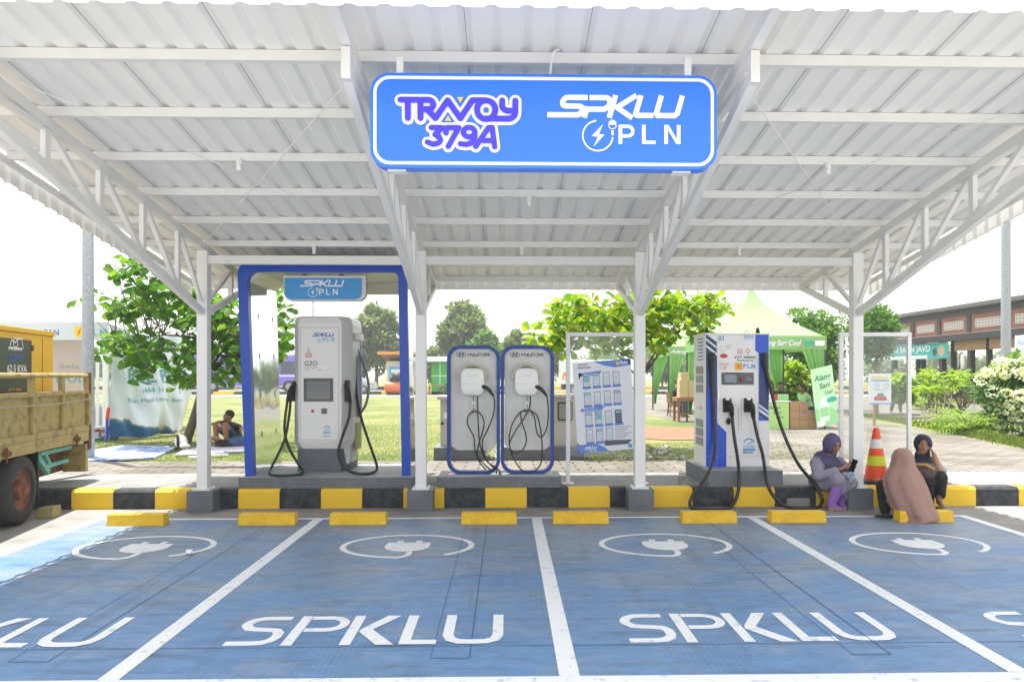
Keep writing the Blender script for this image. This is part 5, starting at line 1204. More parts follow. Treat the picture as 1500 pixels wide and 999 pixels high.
V = Body(); V.ell(hc+Vector((-.018, .012, .012)), (.106, .122, .128)); V.chain([A(1216, 660, 9.12), A(1211, 671, 9.15)], [.088, .105]); V.ell(A(1211, 678, 9.15), (.165, .125, .10)); V.ell(A(1219, 686, 9.08), (.125, .085, .105)); V.ell(A(1202, 674, 9.18), (.085, .10, .12))
fwn = fw.normalized(); upv = Vector((.05, -.1, 1)); upv = (upv-fwn*upv.dot(fwn)).normalized(); rv = fwn.cross(upv)
def opening(hc, fwn, upv, rv, w=.052, h=.082, dz=-.012):
    def f(c):
        d = c-hc
        if d.dot(fwn) < .035: return False
        return (d.dot(rv)/w)**2+((d.dot(upv)-dz)/h)**2 < 1
    return f
V.build('veil', ['veil_purple'], p1, .0085, 3, .006, 11, cut=opening(hc, fwn, upv, rv, .058, .084))
for an, kk, tt in ((an1, A(1228, 712, 8.89), A(1230, 747, 8.81)), (an2, A(1241, 714, 8.94), A(1237, 743, 8.93))):
    S = Body(); S.chain([kk, an, tt], [.080, .050, .034]); S.build('sock', ['sock_violet'], p1, .008, 2)
m = MB(); q = A(1226, 749.5, 8.82); m.prism([(q.x-.09+a*.21, q.y-.02+b*.085) for a, b in arc(.5, .5, .5, 0, 330, 14)], (0, 0, .032), (1, 0, 0), (0, 1, 0), .028); m.tube([A(1224, 748, 8.78), A(1228, 743.5, 8.80), A(1231, 747, 8.86)], .010, 6); m.build('sandal', 'sandal_tan', p1, bevel=.005)
ph_ = thing('phone', 'dark mobile phone in the hands of the woman in purple', 'phone', tuple(A(1248, 682, 8.84)))
m = MB(); c = A(1248, 681.5, 8.83); m.bar(c+Vector((-.015, 0, -.072)), c+Vector((.035, -.02, .072)), .074, .010, up=(.3, -.6, .5)); m.build('case', 'phone_black', ph_, bevel=.003)
hb = thing('handbag', 'small dark handbag with printed cloth on the lap of the woman in purple', 'bag', tuple(A(1222, 690, 9.0)))
Bg = Body(); Bg.ell(A(1222, 689, 9.0), (.14, .06, .05)); Bg.build('pouch', ['bag_brown'], hb, .009, 2, .006)
Bg = Body(); Bg.ell(A(1246, 699, 8.84), (.05, .045, .075)); Bg.ell(A(1239, 694, 8.88), (.06, .04, .03)); Bg.build('cloth', ['print_cloth'], hb, .009, 2, .010)

# ---- woman in the long brown veil, back to the camera, on the last wheel stop
p2 = thing('person', 'woman in a long brown veil seen from behind sitting on the last wheel stop', 'person', tuple(A(1335, 765, 8.2)))
B = Body(); hb_ = A(1324, 674, 8.42)
Pf, rt = headgeo(B, hb_, (-.15, 1, -.1), (0, 0, 1), .95, False)
B.chain([hb_+Vector((0, 0, -.07)), A(1326, 692, 8.36)], [.05, .06]); B.ell(A(1328, 710, 8.31), (.13, .09, .16)); B.ell(A(1336, 738, 8.22), (.18, .15, .12))
B.chain([A(1318, 740, 8.25), A(1296, 714, 8.55), A(1298, 752, 8.46)], [.10, .065, .04]); B.chain([A(1298, 755, 8.46), A(1305, 759.5, 8.36), A(1290, 760, 8.38)], [.038, .034, .024], .8)
B.chain([A(1344, 742, 8.25), A(1330, 716, 8.7), A(1336, 752, 8.7)], [.10, .065, .04]); B.chain([A(1305, 694, 8.4), A(1296, 712, 8.6), A(1292, 706, 8.8)], [.05, .04, .028]); B.hand(A(1292, 706, 8.8), (0, .9, .2), (0, 0, -1), .9, .5)
B.build('body', ['skin'], p2, .009, 2)
Tr = Body(); Tr.chain([A(1325, 738, 8.25), A(1295, 713, 8.55), A(1297, 746, 8.47)], [.13, .088, .062]); Tr.chain([A(1344, 740, 8.28), A(1330, 716, 8.7), A(1336, 746, 8.7)], [.12, .085, .06]); Tr.build('trousers', ['cloth_black'], p2, .010, 3, .006)
def vfold(a, t): return 1+(.020+.055*t)*math.sin(a*7+1.2*math.sin(a*2)+t*1.5)+.02*t*math.sin(a*13+2)
def pc_(xl, xr, y, Y, ry): a, b = A(xl, y, Y), A(xr, y, Y); return ((a+b)/2, (b.x-a.x)/2, ry)
V = Body(); V.loft([pc_(1317, 1327, 656.2, 8.44, .03), pc_(1311, 1333, 659.5, 8.43, .07), pc_(1307.5, 1337, 667, 8.42, .115), pc_(1307, 1338, 676, 8.41, .125), pc_(1305, 1340, 683, 8.39, .12), pc_(1300, 1345, 691, 8.36, .13), pc_(1295.5, 1350, 701, 8.34, .17), pc_(1297, 1355, 712, 8.31, .19), pc_(1301, 1359, 724, 8.28, .20), pc_(1307, 1363, 737, 8.24, .21), pc_(1313, 1368, 749, 8.20, .21), pc_(1321, 1372, 758, 8.17, .20), pc_(1330, 1356, 765.5, 8.08, .12)], 64, vfold)
V.build('veil', ['veil_brown'], p2, .009, 3, .006, 7)
m = MB(); m.prism([(A(1298, 761, 8.38).x-.13+a*.26, 8.33+b*.09) for a, b in arc(.5, .5, .5, 0, 330, 14)], (0, 0, .03), (1, 0, 0), (0, 1, 0), .027); m.tube([A(1291, 760, 8.32), A(1292, 754.5, 8.36), A(1296, 757, 8.44)], .015, 8); m.build('sandal', 'rubber', p2, bevel=.004)

# ---- woman in the navy veil, cheek on her fist
p3 = thing('person', 'woman in a navy veil resting her cheek on her fist, sitting on the kerb', 'person', tuple(A(1358, 738, 9.05)))
hc = A(1352, 651.5, 9.08); fw = Vector((-.35, -.92, .02)); fwn = fw.normalized(); upv = Vector((.10, 0, 1)); upv = (upv-fwn*upv.dot(fwn)).normalized(); rv = fwn.cross(upv)
B = Body(); Pf, rt = headgeo(B, hc, fw, (.10, 0, 1), 1.0, False)
B.chain([hc+Vector((0, .03, -.07)), A(1351, 673, 9.16)], [.05, .06]); B.ell(A(1352, 687, 9.18), (.17, .11, .17)); B.ell(A(1354, 707, 9.25), (.17, .14, .12))
sR, eR, wR = A(1368, 679, 9.15), A(1376, 689, 8.82), A(1368, 665, 9.02)
B.chain([sR, eR, wR], [.052, .046, .028]); B.hand(wR, (-.45, -.05, .75), (-.6, .5, -.5), .95, 1.35, -1)
sL, eL, wL = A(1336, 680, 9.15), A(1333, 694, 8.98), A(1345, 692, 8.85); B.chain([sL, eL, wL], [.05, .042, .028]); B.hand(wL, (.8, -.1, .1), (0, -.2, -.9), .9, .7)
B.chain([A(1361, 708, 9.2), A(1376, 699, 8.80), A(1376, 732, 8.86)], [.10, .066, .04]); B.chain([A(1376, 735, 8.86), A(1380, 739.5, 8.74)], [.038, .026]); B.chain([A(1349, 708, 9.2), A(1357, 702, 8.82), A(1362, 735, 8.9)], [.10, .066, .04]); B.chain([A(1362, 737, 8.9), A(1364, 741, 8.78)], [.036, .026])
B.build('body', ['skin'], p3, .0075, 2); face(Pf, rt, p3, 1.0)
T = Body(); T.ell(A(1352, 688, 9.18), (.195, .135, .19)); T.ell(A(1355, 706, 9.24), (.19, .16, .13)); T.chain([A(1367, 681, 9.14), A(1374, 689, 8.96)], [.078, .072]); T.chain([A(1336, 681, 9.14), A(1333, 694, 8.98)], [.075, .065]); T.build('blouse', ['veil_navy'], p3, .010, 3, .007)
T = Body(); T.chain([A(1372, 686, 9.0), A(1377, 690, 8.93)], [.078, .074]); T.build('cuff', ['shirt_grey'], p3, .010, 2)
Tr = Body(); Tr.chain([A(1360, 707, 9.2), A(1376, 700, 8.80), A(1377, 724, 8.86)], [.13, .09, .062]); Tr.chain([A(1349, 708, 9.2), A(1357, 703, 8.82), A(1360, 728, 8.9)], [.13, .09, .062]); Tr.build('trousers', ['cloth_black'], p3, .010, 3, .006)
V = Body(); V.ell(hc+Vector((.010, .015, .014)), (.098, .115, .118)); V.chain([A(1352, 664, 9.15), A(1351, 674, 9.15)], [.085, .11]); V.ell(A(1350, 681, 9.12), (.19, .13, .085)); V.ell(A(1347, 688, 9.07), (.14, .09, .09))
V.build('veil', ['veil_navy'], p3, .0085, 3, .006, 10, cut=opening(hc, fwn, upv, rv, .060, .084))
m = MB(); m.prism([(A(1379, 741, 8.76).x-.09+a*.16, 8.70+b*.22) for a, b in arc(.5, .5, .5, 0, 330, 14)], (0, 0, .028), (1, 0, 0), (0, 1, 0), .025); m.build('sandal', 'rubber', p3, bevel=.004)
bg = thing('shoulder_bag', 'brown and tan shoulder bag on the lap of the woman in navy', 'bag', tuple(A(1358, 692, 8.78)))
m = MB(); m.hexa([A(1338, 684, 8.78), A(1371, 693, 8.72), A(1371, 693, 8.86), A(1338, 684, 8.92), A(1341, 678, 8.78), A(1368, 681, 8.72), A(1368, 681, 8.84), A(1341, 678, 8.90)]); 
Bg = Body(); Bg.ell(A(1357, 691, 8.80), (.13, .07, .11)); Bg.build('bag_body', ['bag_brown'], bg, .009, 3, .006); Bg = Body(); Bg.chain([A(1343, 680, 8.76), A(1356, 681, 8.73), A(1367, 687, 8.74)], [.018, .022, .018]); Bg.build('flap', ['bag_tan'], bg, .007, 1)

# ---- background figures
def person(label, hpx, hY, fwd, pelvis, feet, knees, hands, shirt, pants, hair='hair', skinm='skin_dark', k=1.0, kind='short', elbows=None, sleeve=.45, shorts=False, hat=None, up=(0, 0, 1)):
    base = Vector(feet[0]); t = thing('person', label, 'person', (base.x, base.y, GZ if base.z < 1 else base.z)); h = PY(hpx[0], hpx[1], hY); pl = Vector(pelvis); f = Vector(fwd).normalized()
    B = Body(); Pf, rt = headgeo(B, h, f, up, k)
    nk = h+Vector((0, 0, -.14*k))-f*.02; tor = (nk-pl); ch = pl+tor*.72; rgt = f.cross(Vector((0, 0, 1))).normalized()
    B.limb(h-Vector((0, 0, .06)), nk, .048, .055); sh = [nk+Vector((0, 0, -.05))-rgt*.17*k, nk+Vector((0, 0, -.05))+rgt*.17*k]
    B.limb(ch-rgt*.07, ch+rgt*.07, .10, .10); B.limb(pl, ch, .12, .12)
    els = elbows or [(sh[i]+Vector(hands[i]))/2+Vector((0, 0, -.08)) for i in (0, 1)]
    for i in (0, 1):
        w = Vector(hands[i]); e = Vector(els[i]); B.chain([sh[i], e, w], [.045, .038, .026]); B.hand(w, (w-e), (0, 0, -1), .95, .6, 1 if i else -1)
        hp = pl+rgt*(.09 if i else -.09); B.chain([hp, Vector(knees[i]), Vector(feet[i])], [.085, .06, .038]); ft_ = Vector(feet[i]); B.chain([ft_, ft_+f*.13+Vector((0, 0, -.03))], [.038, .028])
    B.build('body', [skinm], t, .012, 2, dec=.6); face(Pf, rt, t, k)
    T = Body(); T.limb(ch-rgt*.08, ch+rgt*.08, .125, .125); T.limb(pl+Vector((0, 0, .03)), ch, .142, .14)
    for i in (0, 1): T.chain([sh[i], sh[i].lerp(Vector(els[i]), sleeve*1.6 if sleeve < .6 else 1)], [.068, .062])
    T.build('shirt', [shirt], t, .013, 2, .006, dec=.6)
    Tr = Body(); Tr.limb(pl+rgt*.05, pl-rgt*.05, .14, .14)
    for i in (0, 1):
        hp = pl+rgt*(.09 if i else -.09); kn = Vector(knees[i]); Tr.chain([hp, kn] if not shorts else [hp, hp.lerp(kn, .7)], [.105, .078])
        if not shorts: Tr.chain([kn, kn.lerp(Vector(feet[i]), .88)], [.078, .058])
    Tr.build('trousers' if not shorts else 'shorts', [pants], t, .013, 2, .005, dec=.6)
    Hh = Body(); Hh.ell(Pf(0, -.022, .040), (.080*k, .093*k, .088*k), rt)
    if kind == 'bun': Hh.ell(Pf(0, -.12, .02), (.04, .045, .04), rt); Hh.ell(Pf(0, -.07, -.03), (.065, .05, .07), rt)
    def cf(c):
        d = c-h; ff = f; return d.dot(ff) > .045*k and d.z < .062*k
    Hh.build('hair', [hair if not hat else hat], t, .009, 1, .003, 30, cut=cf)
    return t
G = lambda x, y, Y: PY(x, y, Y)
MT('shirt_black', (.02, .02, .025), .8); MT('denim', (.05, .10, .22), .85, var=.3, vs=15); MT('shirt_lime', (.32, .55, .25), .8); MT('shirt_pale', (.50, .58, .45), .8); MT('trouser_grey', (.16, .17, .18), .85)
YM = 15.2
person('young man in black shirt on the mat under the left tree, arms on knees', (335, 610), YM+.1, (-.85, -.5, -.12), tuple(G(347, 646, YM+.15)), [G(317, 652, YM-.25), G(332, 654, YM-.35)], [G(316, 624, YM-.1), G(330, 622, YM-.3)], [G(311, 621, YM+.05), G(354, 628, YM-.35)], 'shirt_black', 'denim', elbows=[G(322, 618, YM+.1), G(357, 626, YM-.1)], shorts=True, k=1.05)
# his companion lying on the mat
rp = thing('person', 'person in dark shorts and blue jeans lying on the mat beside the young man', 'person', tuple(G(330, 657, YM-.4)))
B = Body(); B.chain([G(352, 650, YM-.45), G(336, 652, YM-.5), G(322, 650, YM-.55)], [.12, .11, .08]); B.chain([G(322, 650, YM-.55), G(318, 642, YM-.6), G(306, 642, YM-.6)], [.065, .05, .035]); B.chain([G(326, 653, YM-.6), G(312, 655, YM-.65), G(306, 655, YM-.7)], [.065, .05, .035]); B.ell(G(369, 648, YM-.4), (.10, .09, .11)); B.build('body', ['skin_dark'], rp, .012, 2)
B = Body(); B.chain([G(338, 653, YM-.52), G(322, 650, YM-.58)], [.11, .095]); B.limb(G(336, 655, YM-.6), G(320, 655, YM-.64), .09, .08); B.build('shorts', ['cloth_black'], rp, .013, 2, .006)
B = Body(); B.chain([G(342, 651, YM-.5), G(362, 649, YM-.42)], [.13, .12]); B.build('jacket', ['denim'], rp, .013, 2, .008)
# ================================================================ VEGETATION
def leafmesh(name, C, Dv, Ln, Wd, m, parent, folded=True, droop=.25, seed=0, tw=.35):
    """C: leaf bases n x 3, Dv: directions n x 3; each leaf an island of its own"""
    rng = np.random.default_rng(seed); n = len(C); Dv = Dv/np.linalg.norm(Dv, axis=1, keepdims=True)
    up = np.array([0, 0, 1.0])+rng.normal(0, tw, (n, 3)); S = np.cross(Dv, up); S /= np.linalg.norm(S, axis=1, keepdims=True)+1e-9; N_ = np.cross(S, Dv)
    Ln = Ln[:, None]; Wd = Wd[:, None]
    if folded:
        P_ = lambda f, w, l: C+Dv*Ln*f-N_*Ln*droop*f*f+S*Wd*w+N_*Wd*l
        V = np.stack([C, P_(.38, .34, .10), P_(.76, .50, .14), P_(1.0, 0, 0), P_(.76, -.50, .14), P_(.38, -.34, .10), P_(.38, 0, 0), P_(.78, 0, 0), P_(.95, .26, .05), P_(.95, -.26, .05)], 1).reshape(-1, 3)
        o = np.arange(n)[:, None]*10; F_ = np.concatenate([o+np.array([t]) for t in ((0, 6, 1), (1, 6, 7), (1, 7, 2), (2, 7, 8), (8, 7, 3), (0, 5, 6), (5, 7, 6), (5, 4, 7), (4, 9, 7), (9, 3, 7))])
    else:
        V = np.stack([C-S*Wd*.5, C+Dv*Ln*.5+N_*0-S*0, C+S*Wd*.5, C+Dv*Ln], 1)
        V = np.stack([C, C+Dv*Ln*.5+S*Wd*.5, C+Dv*Ln-N_*Ln*droop, C+Dv*Ln*.5-S*Wd*.5], 1).reshape(-1, 3)
        F_ = np.arange(n*4).reshape(-1, 4)
    off = np.array(rootloc(parent)) if parent else np.zeros(3)
    me = bpy.data.meshes.new(name); V = V-off
    me.vertices.add(len(V)); me.vertices.foreach_set('co', V.astype(np.float32).reshape(-1))
    k = F_.shape[1]; me.loops.add(F_.size); me.loops.foreach_set('vertex_index', F_.reshape(-1).astype(np.int32)); me.polygons.add(len(F_))
    me.polygons.foreach_set('loop_start', np.arange(0, F_.size, k, dtype=np.int32)); me.polygons.foreach_set('loop_total', np.full(len(F_), k, dtype=np.int32))
    me.materials.append(M[m]); me.update(); me.validate()
    o = bpy.data.objects.new(name, me); COL.objects.link(o)
    if parent: o.parent = parent
    return o
MT('bark', (.15, .12, .09), .9, var=.35, vs=12, bump=.6, streak=(1, 1, .3)); MT('bark_pale', (.28, .24, .19), .9, var=.3, vs=10, bump=.4)
M['leaf_big'] = leafmat('leaf_big', [(.035, .10, .014), (.06, .16, .02), (.10, .24, .025), (.07, .17, .02), (.20, .32, .035)], .48, .32)
M['leaf_yel'] = leafmat('leaf_yel', [(.06, .15, .015), (.14, .27, .03), (.28, .36, .03), (.16, .28, .03), (.38, .36, .03)], .45)
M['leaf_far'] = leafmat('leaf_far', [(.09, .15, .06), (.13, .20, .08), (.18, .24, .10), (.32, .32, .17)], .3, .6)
M['leaf_mid'] = leafmat('leaf_mid', [(.06, .14, .03), (.10, .22, .045), (.16, .29, .06)], .35, .5)
M['leaf_lime'] = leafmat('leaf_lime', [(.12, .24, .02), (.22, .36, .03), (.36, .44, .05)], .45, .5)
M['petal'] = leafmat('petal', [(.82, .82, .80), (.88, .88, .87)], .3, .6)
def rosette_tree(label, base, Yc, ells, nros, leaf, leafm, seed, dspread=1.1, trunk_top=None, rad=.075, per=9, clip=None):
    rng = np.random.default_rng(seed); t = thing('almond_tree', label, 'tree', base); w = np.array([e[2]*e[3] for e in ells], float); w /= w.sum()
    tips = []
    while len(tips) < nros:
        e = ells[rng.choice(len(ells), p=w)]; a = rng.uniform(0, 2*PI); r = math.sqrt(rng.uniform(0, 1)); px, py = e[0]+e[2]*r*math.cos(a), e[1]+e[3]*r*math.sin(a)
        if clip and not clip(px, py): continue
        tips.append(PY(px, py, Yc+rng.uniform(-dspread, dspread)))
    C = []; Dv = []; Ln = []
    for p in tips:
        k = per+rng.integers(-2, 3); a0 = rng.uniform(0, 6.28); tilt = rng.uniform(-.1, .35)
        ax = np.array([rng.normal(0, .35), rng.normal(0, .35), 1]); 
        for j in range(k):
            a = a0+j*2*PI/k*1.0+rng.normal(0, .2); d = np.array([math.cos(a), math.sin(a), rng.uniform(-.95, .75)+tilt*.4]); d = d+ax*.08
            C.append(np.array(p)+d*.02+rng.normal(0, .02, 3)); Dv.append(d); Ln.append(leaf*rng.uniform(.65, 1.15))
    Ln = np.array(Ln); leafmesh('crown', np.array(C), np.array(Dv), Ln, Ln*.60, leafm, t, True, .18, seed, tw=.75)
    tr = MB(); top = Vector(trunk_top); b = Vector(base)
    tr.tube(smoothpath([b, b.lerp(top, .35)+Vector((.04, 0, 0)), b.lerp(top, .7)+Vector((-.03, .03, 0)), top], 4), [rad*(1.25-.8*i/12) for i in range(13)], 10)
    tiers = [b.lerp(top, f) for f in (.55, .7, .85, 1.0)]
    limbs = []
    for k in range(11):
        a = 2*PI*k/11*1.7; st = tiers[k % 4]; tgt = tips[rng.integers(0, len(tips))]; mid = st.lerp(tgt, .5)+Vector((0, 0, .12)); P = smoothpath([st, mid, tgt], 4); tr.tube(P, [rad*.42*(1-.75*i/(len(P)-1)) for i in range(len(P))], 6); limbs += P[2:]
    for p in tips:
        q = min(limbs, key=lambda v: (v-p).length+max(0, v.z-p.z)*.7); tr.tube([q, q.lerp(p, .5)+Vector((0, 0, -.04)), p], [.011, .008, .005], 5)
    tr.build('trunk', 'bark', t, smooth=True); return t
b1 = PZ(272, 651, GZ)
rosette_tree('broad leaved almond tree with layered branches beside the white cloth banner on the left', b1, 15.2,
    [(200, 400, 38, 20), (165, 437, 55, 17), (255, 425, 48, 26), (235, 458, 70, 22), (300, 450, 52, 26), (320, 490, 55, 34), (200, 505, 60, 18), (250, 520, 62, 18), (330, 530, 55, 30), (375, 500, 40, 50), (215, 548, 34, 14), (272, 556, 38, 16), (350, 470, 60, 34), (180, 520, 38, 12), (400, 460, 30, 40)], 235, .25, 'leaf_big', 3,
    trunk_top=PY(318, 470, 15.1))
b2 = PZ(939, 650, GZ)
rosette_tree('spreading almond tree with yellow green leaves behind the third post', b2, 13.6,
    [(880, 448, 70, 14), (960, 450, 80, 18), (1020, 447, 50, 14), (850, 470, 45, 12), (910, 480, 90, 22), (985, 480, 60, 20), (805, 490, 34, 14), (860, 505, 60, 12), (950, 505, 55, 10), (1045, 460, 26, 14)], 215, .20, 'leaf_yel', 8, trunk_top=PY(935, 470, 13.6), rad=.06, per=9)

def clump_tree(name, label, px, pyb, pyt, wpx, D_, leaf, leafm, seed, n=7000, nc=60, trunkpx=None, kind='tree', lift=.25, group=None, flat=1.0, barkm='bark', rad=None, ragged=.25, shape=None):
    """crown of many leaf clumps through an uneven volume; D_ = distance"""
    rng = np.random.default_rng(seed); c0 = PY(px, pyb, D_); top = PY(px, pyt, D_).z; base = Vector((c0.x, D_, GZ)); W_ = wpx*D_/FOC/2
    t = thing(name, label, kind, base, group); Hh = top-GZ; zc = GZ+Hh*(lift+(1-lift)*.5); rz_ = Hh*(1-lift)*.5
    cl = []
    for i in range(nc):
        v = rng.normal(0, 1, 3); v /= np.linalg.norm(v); r = rng.uniform(.35, 1.0)**.6*(1-ragged*rng.uniform(0, 1))
        k_ = 1.0
        if shape == 'cone': k_ = 1-.45*max(0, v[2])
        cl.append((base.x+v[0]*W_*r*k_*.92, base.y+v[1]*W_*r*flat*.92, zc+v[2]*rz_*r*.94, rng.uniform(.20, .36)*min(W_, rz_)*1.05*(math.sqrt(60/nc) if nc > 95 else 1)))
    per = n//nc; C = []; Dv = []
    for x, y, z, s in cl:
        q = rng.normal(0, 1, (per, 3)); q /= np.linalg.norm(q, axis=1, keepdims=True); q *= (rng.uniform(.3, 1, (per, 1))**.5); C.append(np.array([x, y, z])+q*np.array([s, s, s*.75])); Dv.append(q+rng.normal(0, .5, (per, 3))+np.array([0, 0, .25]))
    C = np.concatenate(C); Dv = np.concatenate(Dv); keep = C[:, 2] > GZ+.02; C = C[keep]; Dv = Dv[keep]; Ln = leaf*rng.uniform(.6, 1.3, len(C))
    leafmesh('crown' if kind == 'tree' else 'foliage', C, Dv, Ln, Ln*.55, leafm, t, False, .15, seed)
    if kind == 'tree':
        tr = MB(); r0 = rad or max(.06, Hh*.022); tp = Vector((base.x, base.y, zc+rz_*.3)); tr.tube([base, base.lerp(tp, .5)+Vector((.1*r0*5, 0, 0)), tp], [r0, r0*.75, r0*.3], 8)
        for i in range(0, nc, max(1, nc//14)):
            x, y, z, s = cl[i]; st = base.lerp(tp, rng.uniform(.4, .9)); tr.tube([st, st.lerp(Vector((x, y, z)), .5)+Vector((0, 0, .1)), (x, y, z)], [r0*.35, r0*.22, r0*.08], 5)
        tr.build('trunk', barkm, t, smooth=True)
    return t
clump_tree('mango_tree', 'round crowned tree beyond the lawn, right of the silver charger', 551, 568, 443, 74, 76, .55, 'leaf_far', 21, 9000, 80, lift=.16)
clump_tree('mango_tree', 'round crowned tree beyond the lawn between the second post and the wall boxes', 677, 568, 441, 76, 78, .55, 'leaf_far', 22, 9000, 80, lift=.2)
for i, (px, pt, w, D_, lab) in enumerate(((520, 505, 46, 82, 'low green tree beyond the lawn close to the silver charger'), (600, 508, 60, 90, 'low green tree behind the portal leg and the kiosk roof'), (640, 500, 46, 86, 'low green tree behind the green kiosk'),
        (712, 482, 56, 74, 'bushy green tree beyond the lawn above the left wall box'), (752, 480, 60, 76, 'bushy green tree beyond the lawn above the right wall box'), (800, 497, 70, 80, 'dark green tree beyond the lawn, left of the white lorry'),
        (880, 512, 90, 92, 'low dark tree behind the white lorry'), (970, 500, 90, 84, 'dark tree beyond the left green tent'), (1040, 505, 110, 90, 'dark tree beyond the tables and cartons'), (1120, 500, 90, 80, 'dark tree behind the two green tents'))):
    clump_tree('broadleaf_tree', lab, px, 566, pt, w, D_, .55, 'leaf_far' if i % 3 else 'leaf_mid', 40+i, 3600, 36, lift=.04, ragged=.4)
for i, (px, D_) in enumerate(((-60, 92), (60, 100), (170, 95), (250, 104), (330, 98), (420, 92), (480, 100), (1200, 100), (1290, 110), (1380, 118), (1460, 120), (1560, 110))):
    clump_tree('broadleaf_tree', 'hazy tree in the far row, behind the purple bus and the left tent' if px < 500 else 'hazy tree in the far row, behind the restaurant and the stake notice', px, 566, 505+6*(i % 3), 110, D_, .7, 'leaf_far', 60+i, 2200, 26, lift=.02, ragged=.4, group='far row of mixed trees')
# right-hand greenery
clump_tree('shade_tree', 'airy light green tree between the green tent and the rightmost post', 1192, 600, 434, 128, 30, .20, 'leaf_mid', 31, 11000, 150, lift=.14, ragged=.75)
clump_tree('shade_tree', 'slender tree with a pale forked trunk right of the rightmost post', 1283, 600, 432, 92, 27, .18, 'leaf_mid', 32, 7000, 110, lift=.34, ragged=.8, barkm='bark_pale', rad=.09)
clump_tree('hedge', 'dark clipped hedge behind the drinks counter', 1178, 590, 540, 60, 34, .16, 'leaf_mid', 33, 4000, 30, kind='hedge', lift=0, flat=.7)
clump_tree('frangipani_bush', 'yellow green frangipani bush behind the tilted Alang Sari banner', 1160, 600, 528, 66, 26.5, .24, 'leaf_lime', 34, 3800, 40, kind='bush', lift=.15, ragged=.4)
clump_tree('frangipani_bush', 'yellow green frangipani bush beside the notice on the wooden stake', 1315, 600, 549, 60, 24.5, .22, 'leaf_lime', 35, 2600, 30, kind='bush', lift=.3, ragged=.5)
def plumeria(label, base_px, spread, Y_, seed, n=13):
    rng = np.random.default_rng(seed); b = PZ(base_px[0], base_px[1], GZ); t = thing('frangipani', label, 'shrub', b); st = MB(); C = []; Dv = []; Ln = []
    for i in range(n):
        p = PY(rng.uniform(spread[0], spread[1]), rng.uniform(spread[2], spread[3]), Y_+rng.uniform(-.8, .8)); m_ = b.lerp(p, .45)+Vector((rng.normal(0, .15), rng.normal(0, .1), -.05)); st.tube(smoothpath([b, m_, p], 5), [.028*(1-.07*k) for k in range(11)], 7)
        for j in range(22):
            a = rng.uniform(0, 6.28); d = np.array([math.cos(a), math.sin(a), rng.uniform(-.3, .8)]); C.append(np.array(p)+d*.03); Dv.append(d); Ln.append(rng.uniform(.22, .38))
    st.build('stem', 'bark', t, smooth=True); Ln = np.array(Ln); leafmesh('foliage', np.array(C), np.array(Dv), Ln, Ln*.27, 'leaf_lime', t, True, .3, seed); return t
plumeria('frangipani with bare crooked grey stems on the verge right of the acrylic stand', (1366, 622), (1338, 1400, 548, 580), 23.0, 51, 16)
plumeria('frangipani with pale pink blooms in the raised bed before the restaurant', (1408, 606), (1350, 1450, 545, 575), 27.0, 52, 18)
def palm(label, px, py, Y_, seed):
    rng = np.random.default_rng(seed); b = PZ(px, py, GZ); t = thing('areca_palm', label, 'palm', b); C = []; Dv = []; Ln = []; st = MB()
    for i in range(46):
        a = rng.uniform(0, 6.28); el = rng.uniform(.35, 1.35); L_ = rng.uniform(.8, 1.45); h = np.array([math.cos(a), math.sin(a), 0]); pts = []
        for k in range(13):
            s = k/12; pts.append(np.array(b)+h*(L_*math.cos(el)*s+.25*s*s*L_)+np.array([0, 0, L_*math.sin(el)*s-.42*L_*s*s]))
        st.tube([Vector(p) for p in pts], [.012*(1-.07*k) for k in range(13)], 4)
        for k in range(2, 13):
            d = pts[k]-pts[k-1]; d /= np.linalg.norm(d); sd = np.cross(d, [0, 0, 1]); sd /= np.linalg.norm(sd)+1e-6
            for s_ in (-1, 1): C.append(pts[k]); Dv.append(sd*s_+d*.7+np.array([0, 0, -.1])); Ln.append(.26*(1-.4*abs(k/12-.4)))
    st.build('stem', 'leaf_mid', t); Ln = np.array(Ln); leafmesh('fronds', np.array(C), np.array(Dv), Ln, Ln*.13, 'leaf_lime', t, False, .35, seed)
palm('yellow green areca palm clump on the verge', 1418, 636, 18.5, 55)
palm('smaller areca palm in front of the restaurant posts', 1362, 600, 27, 56)
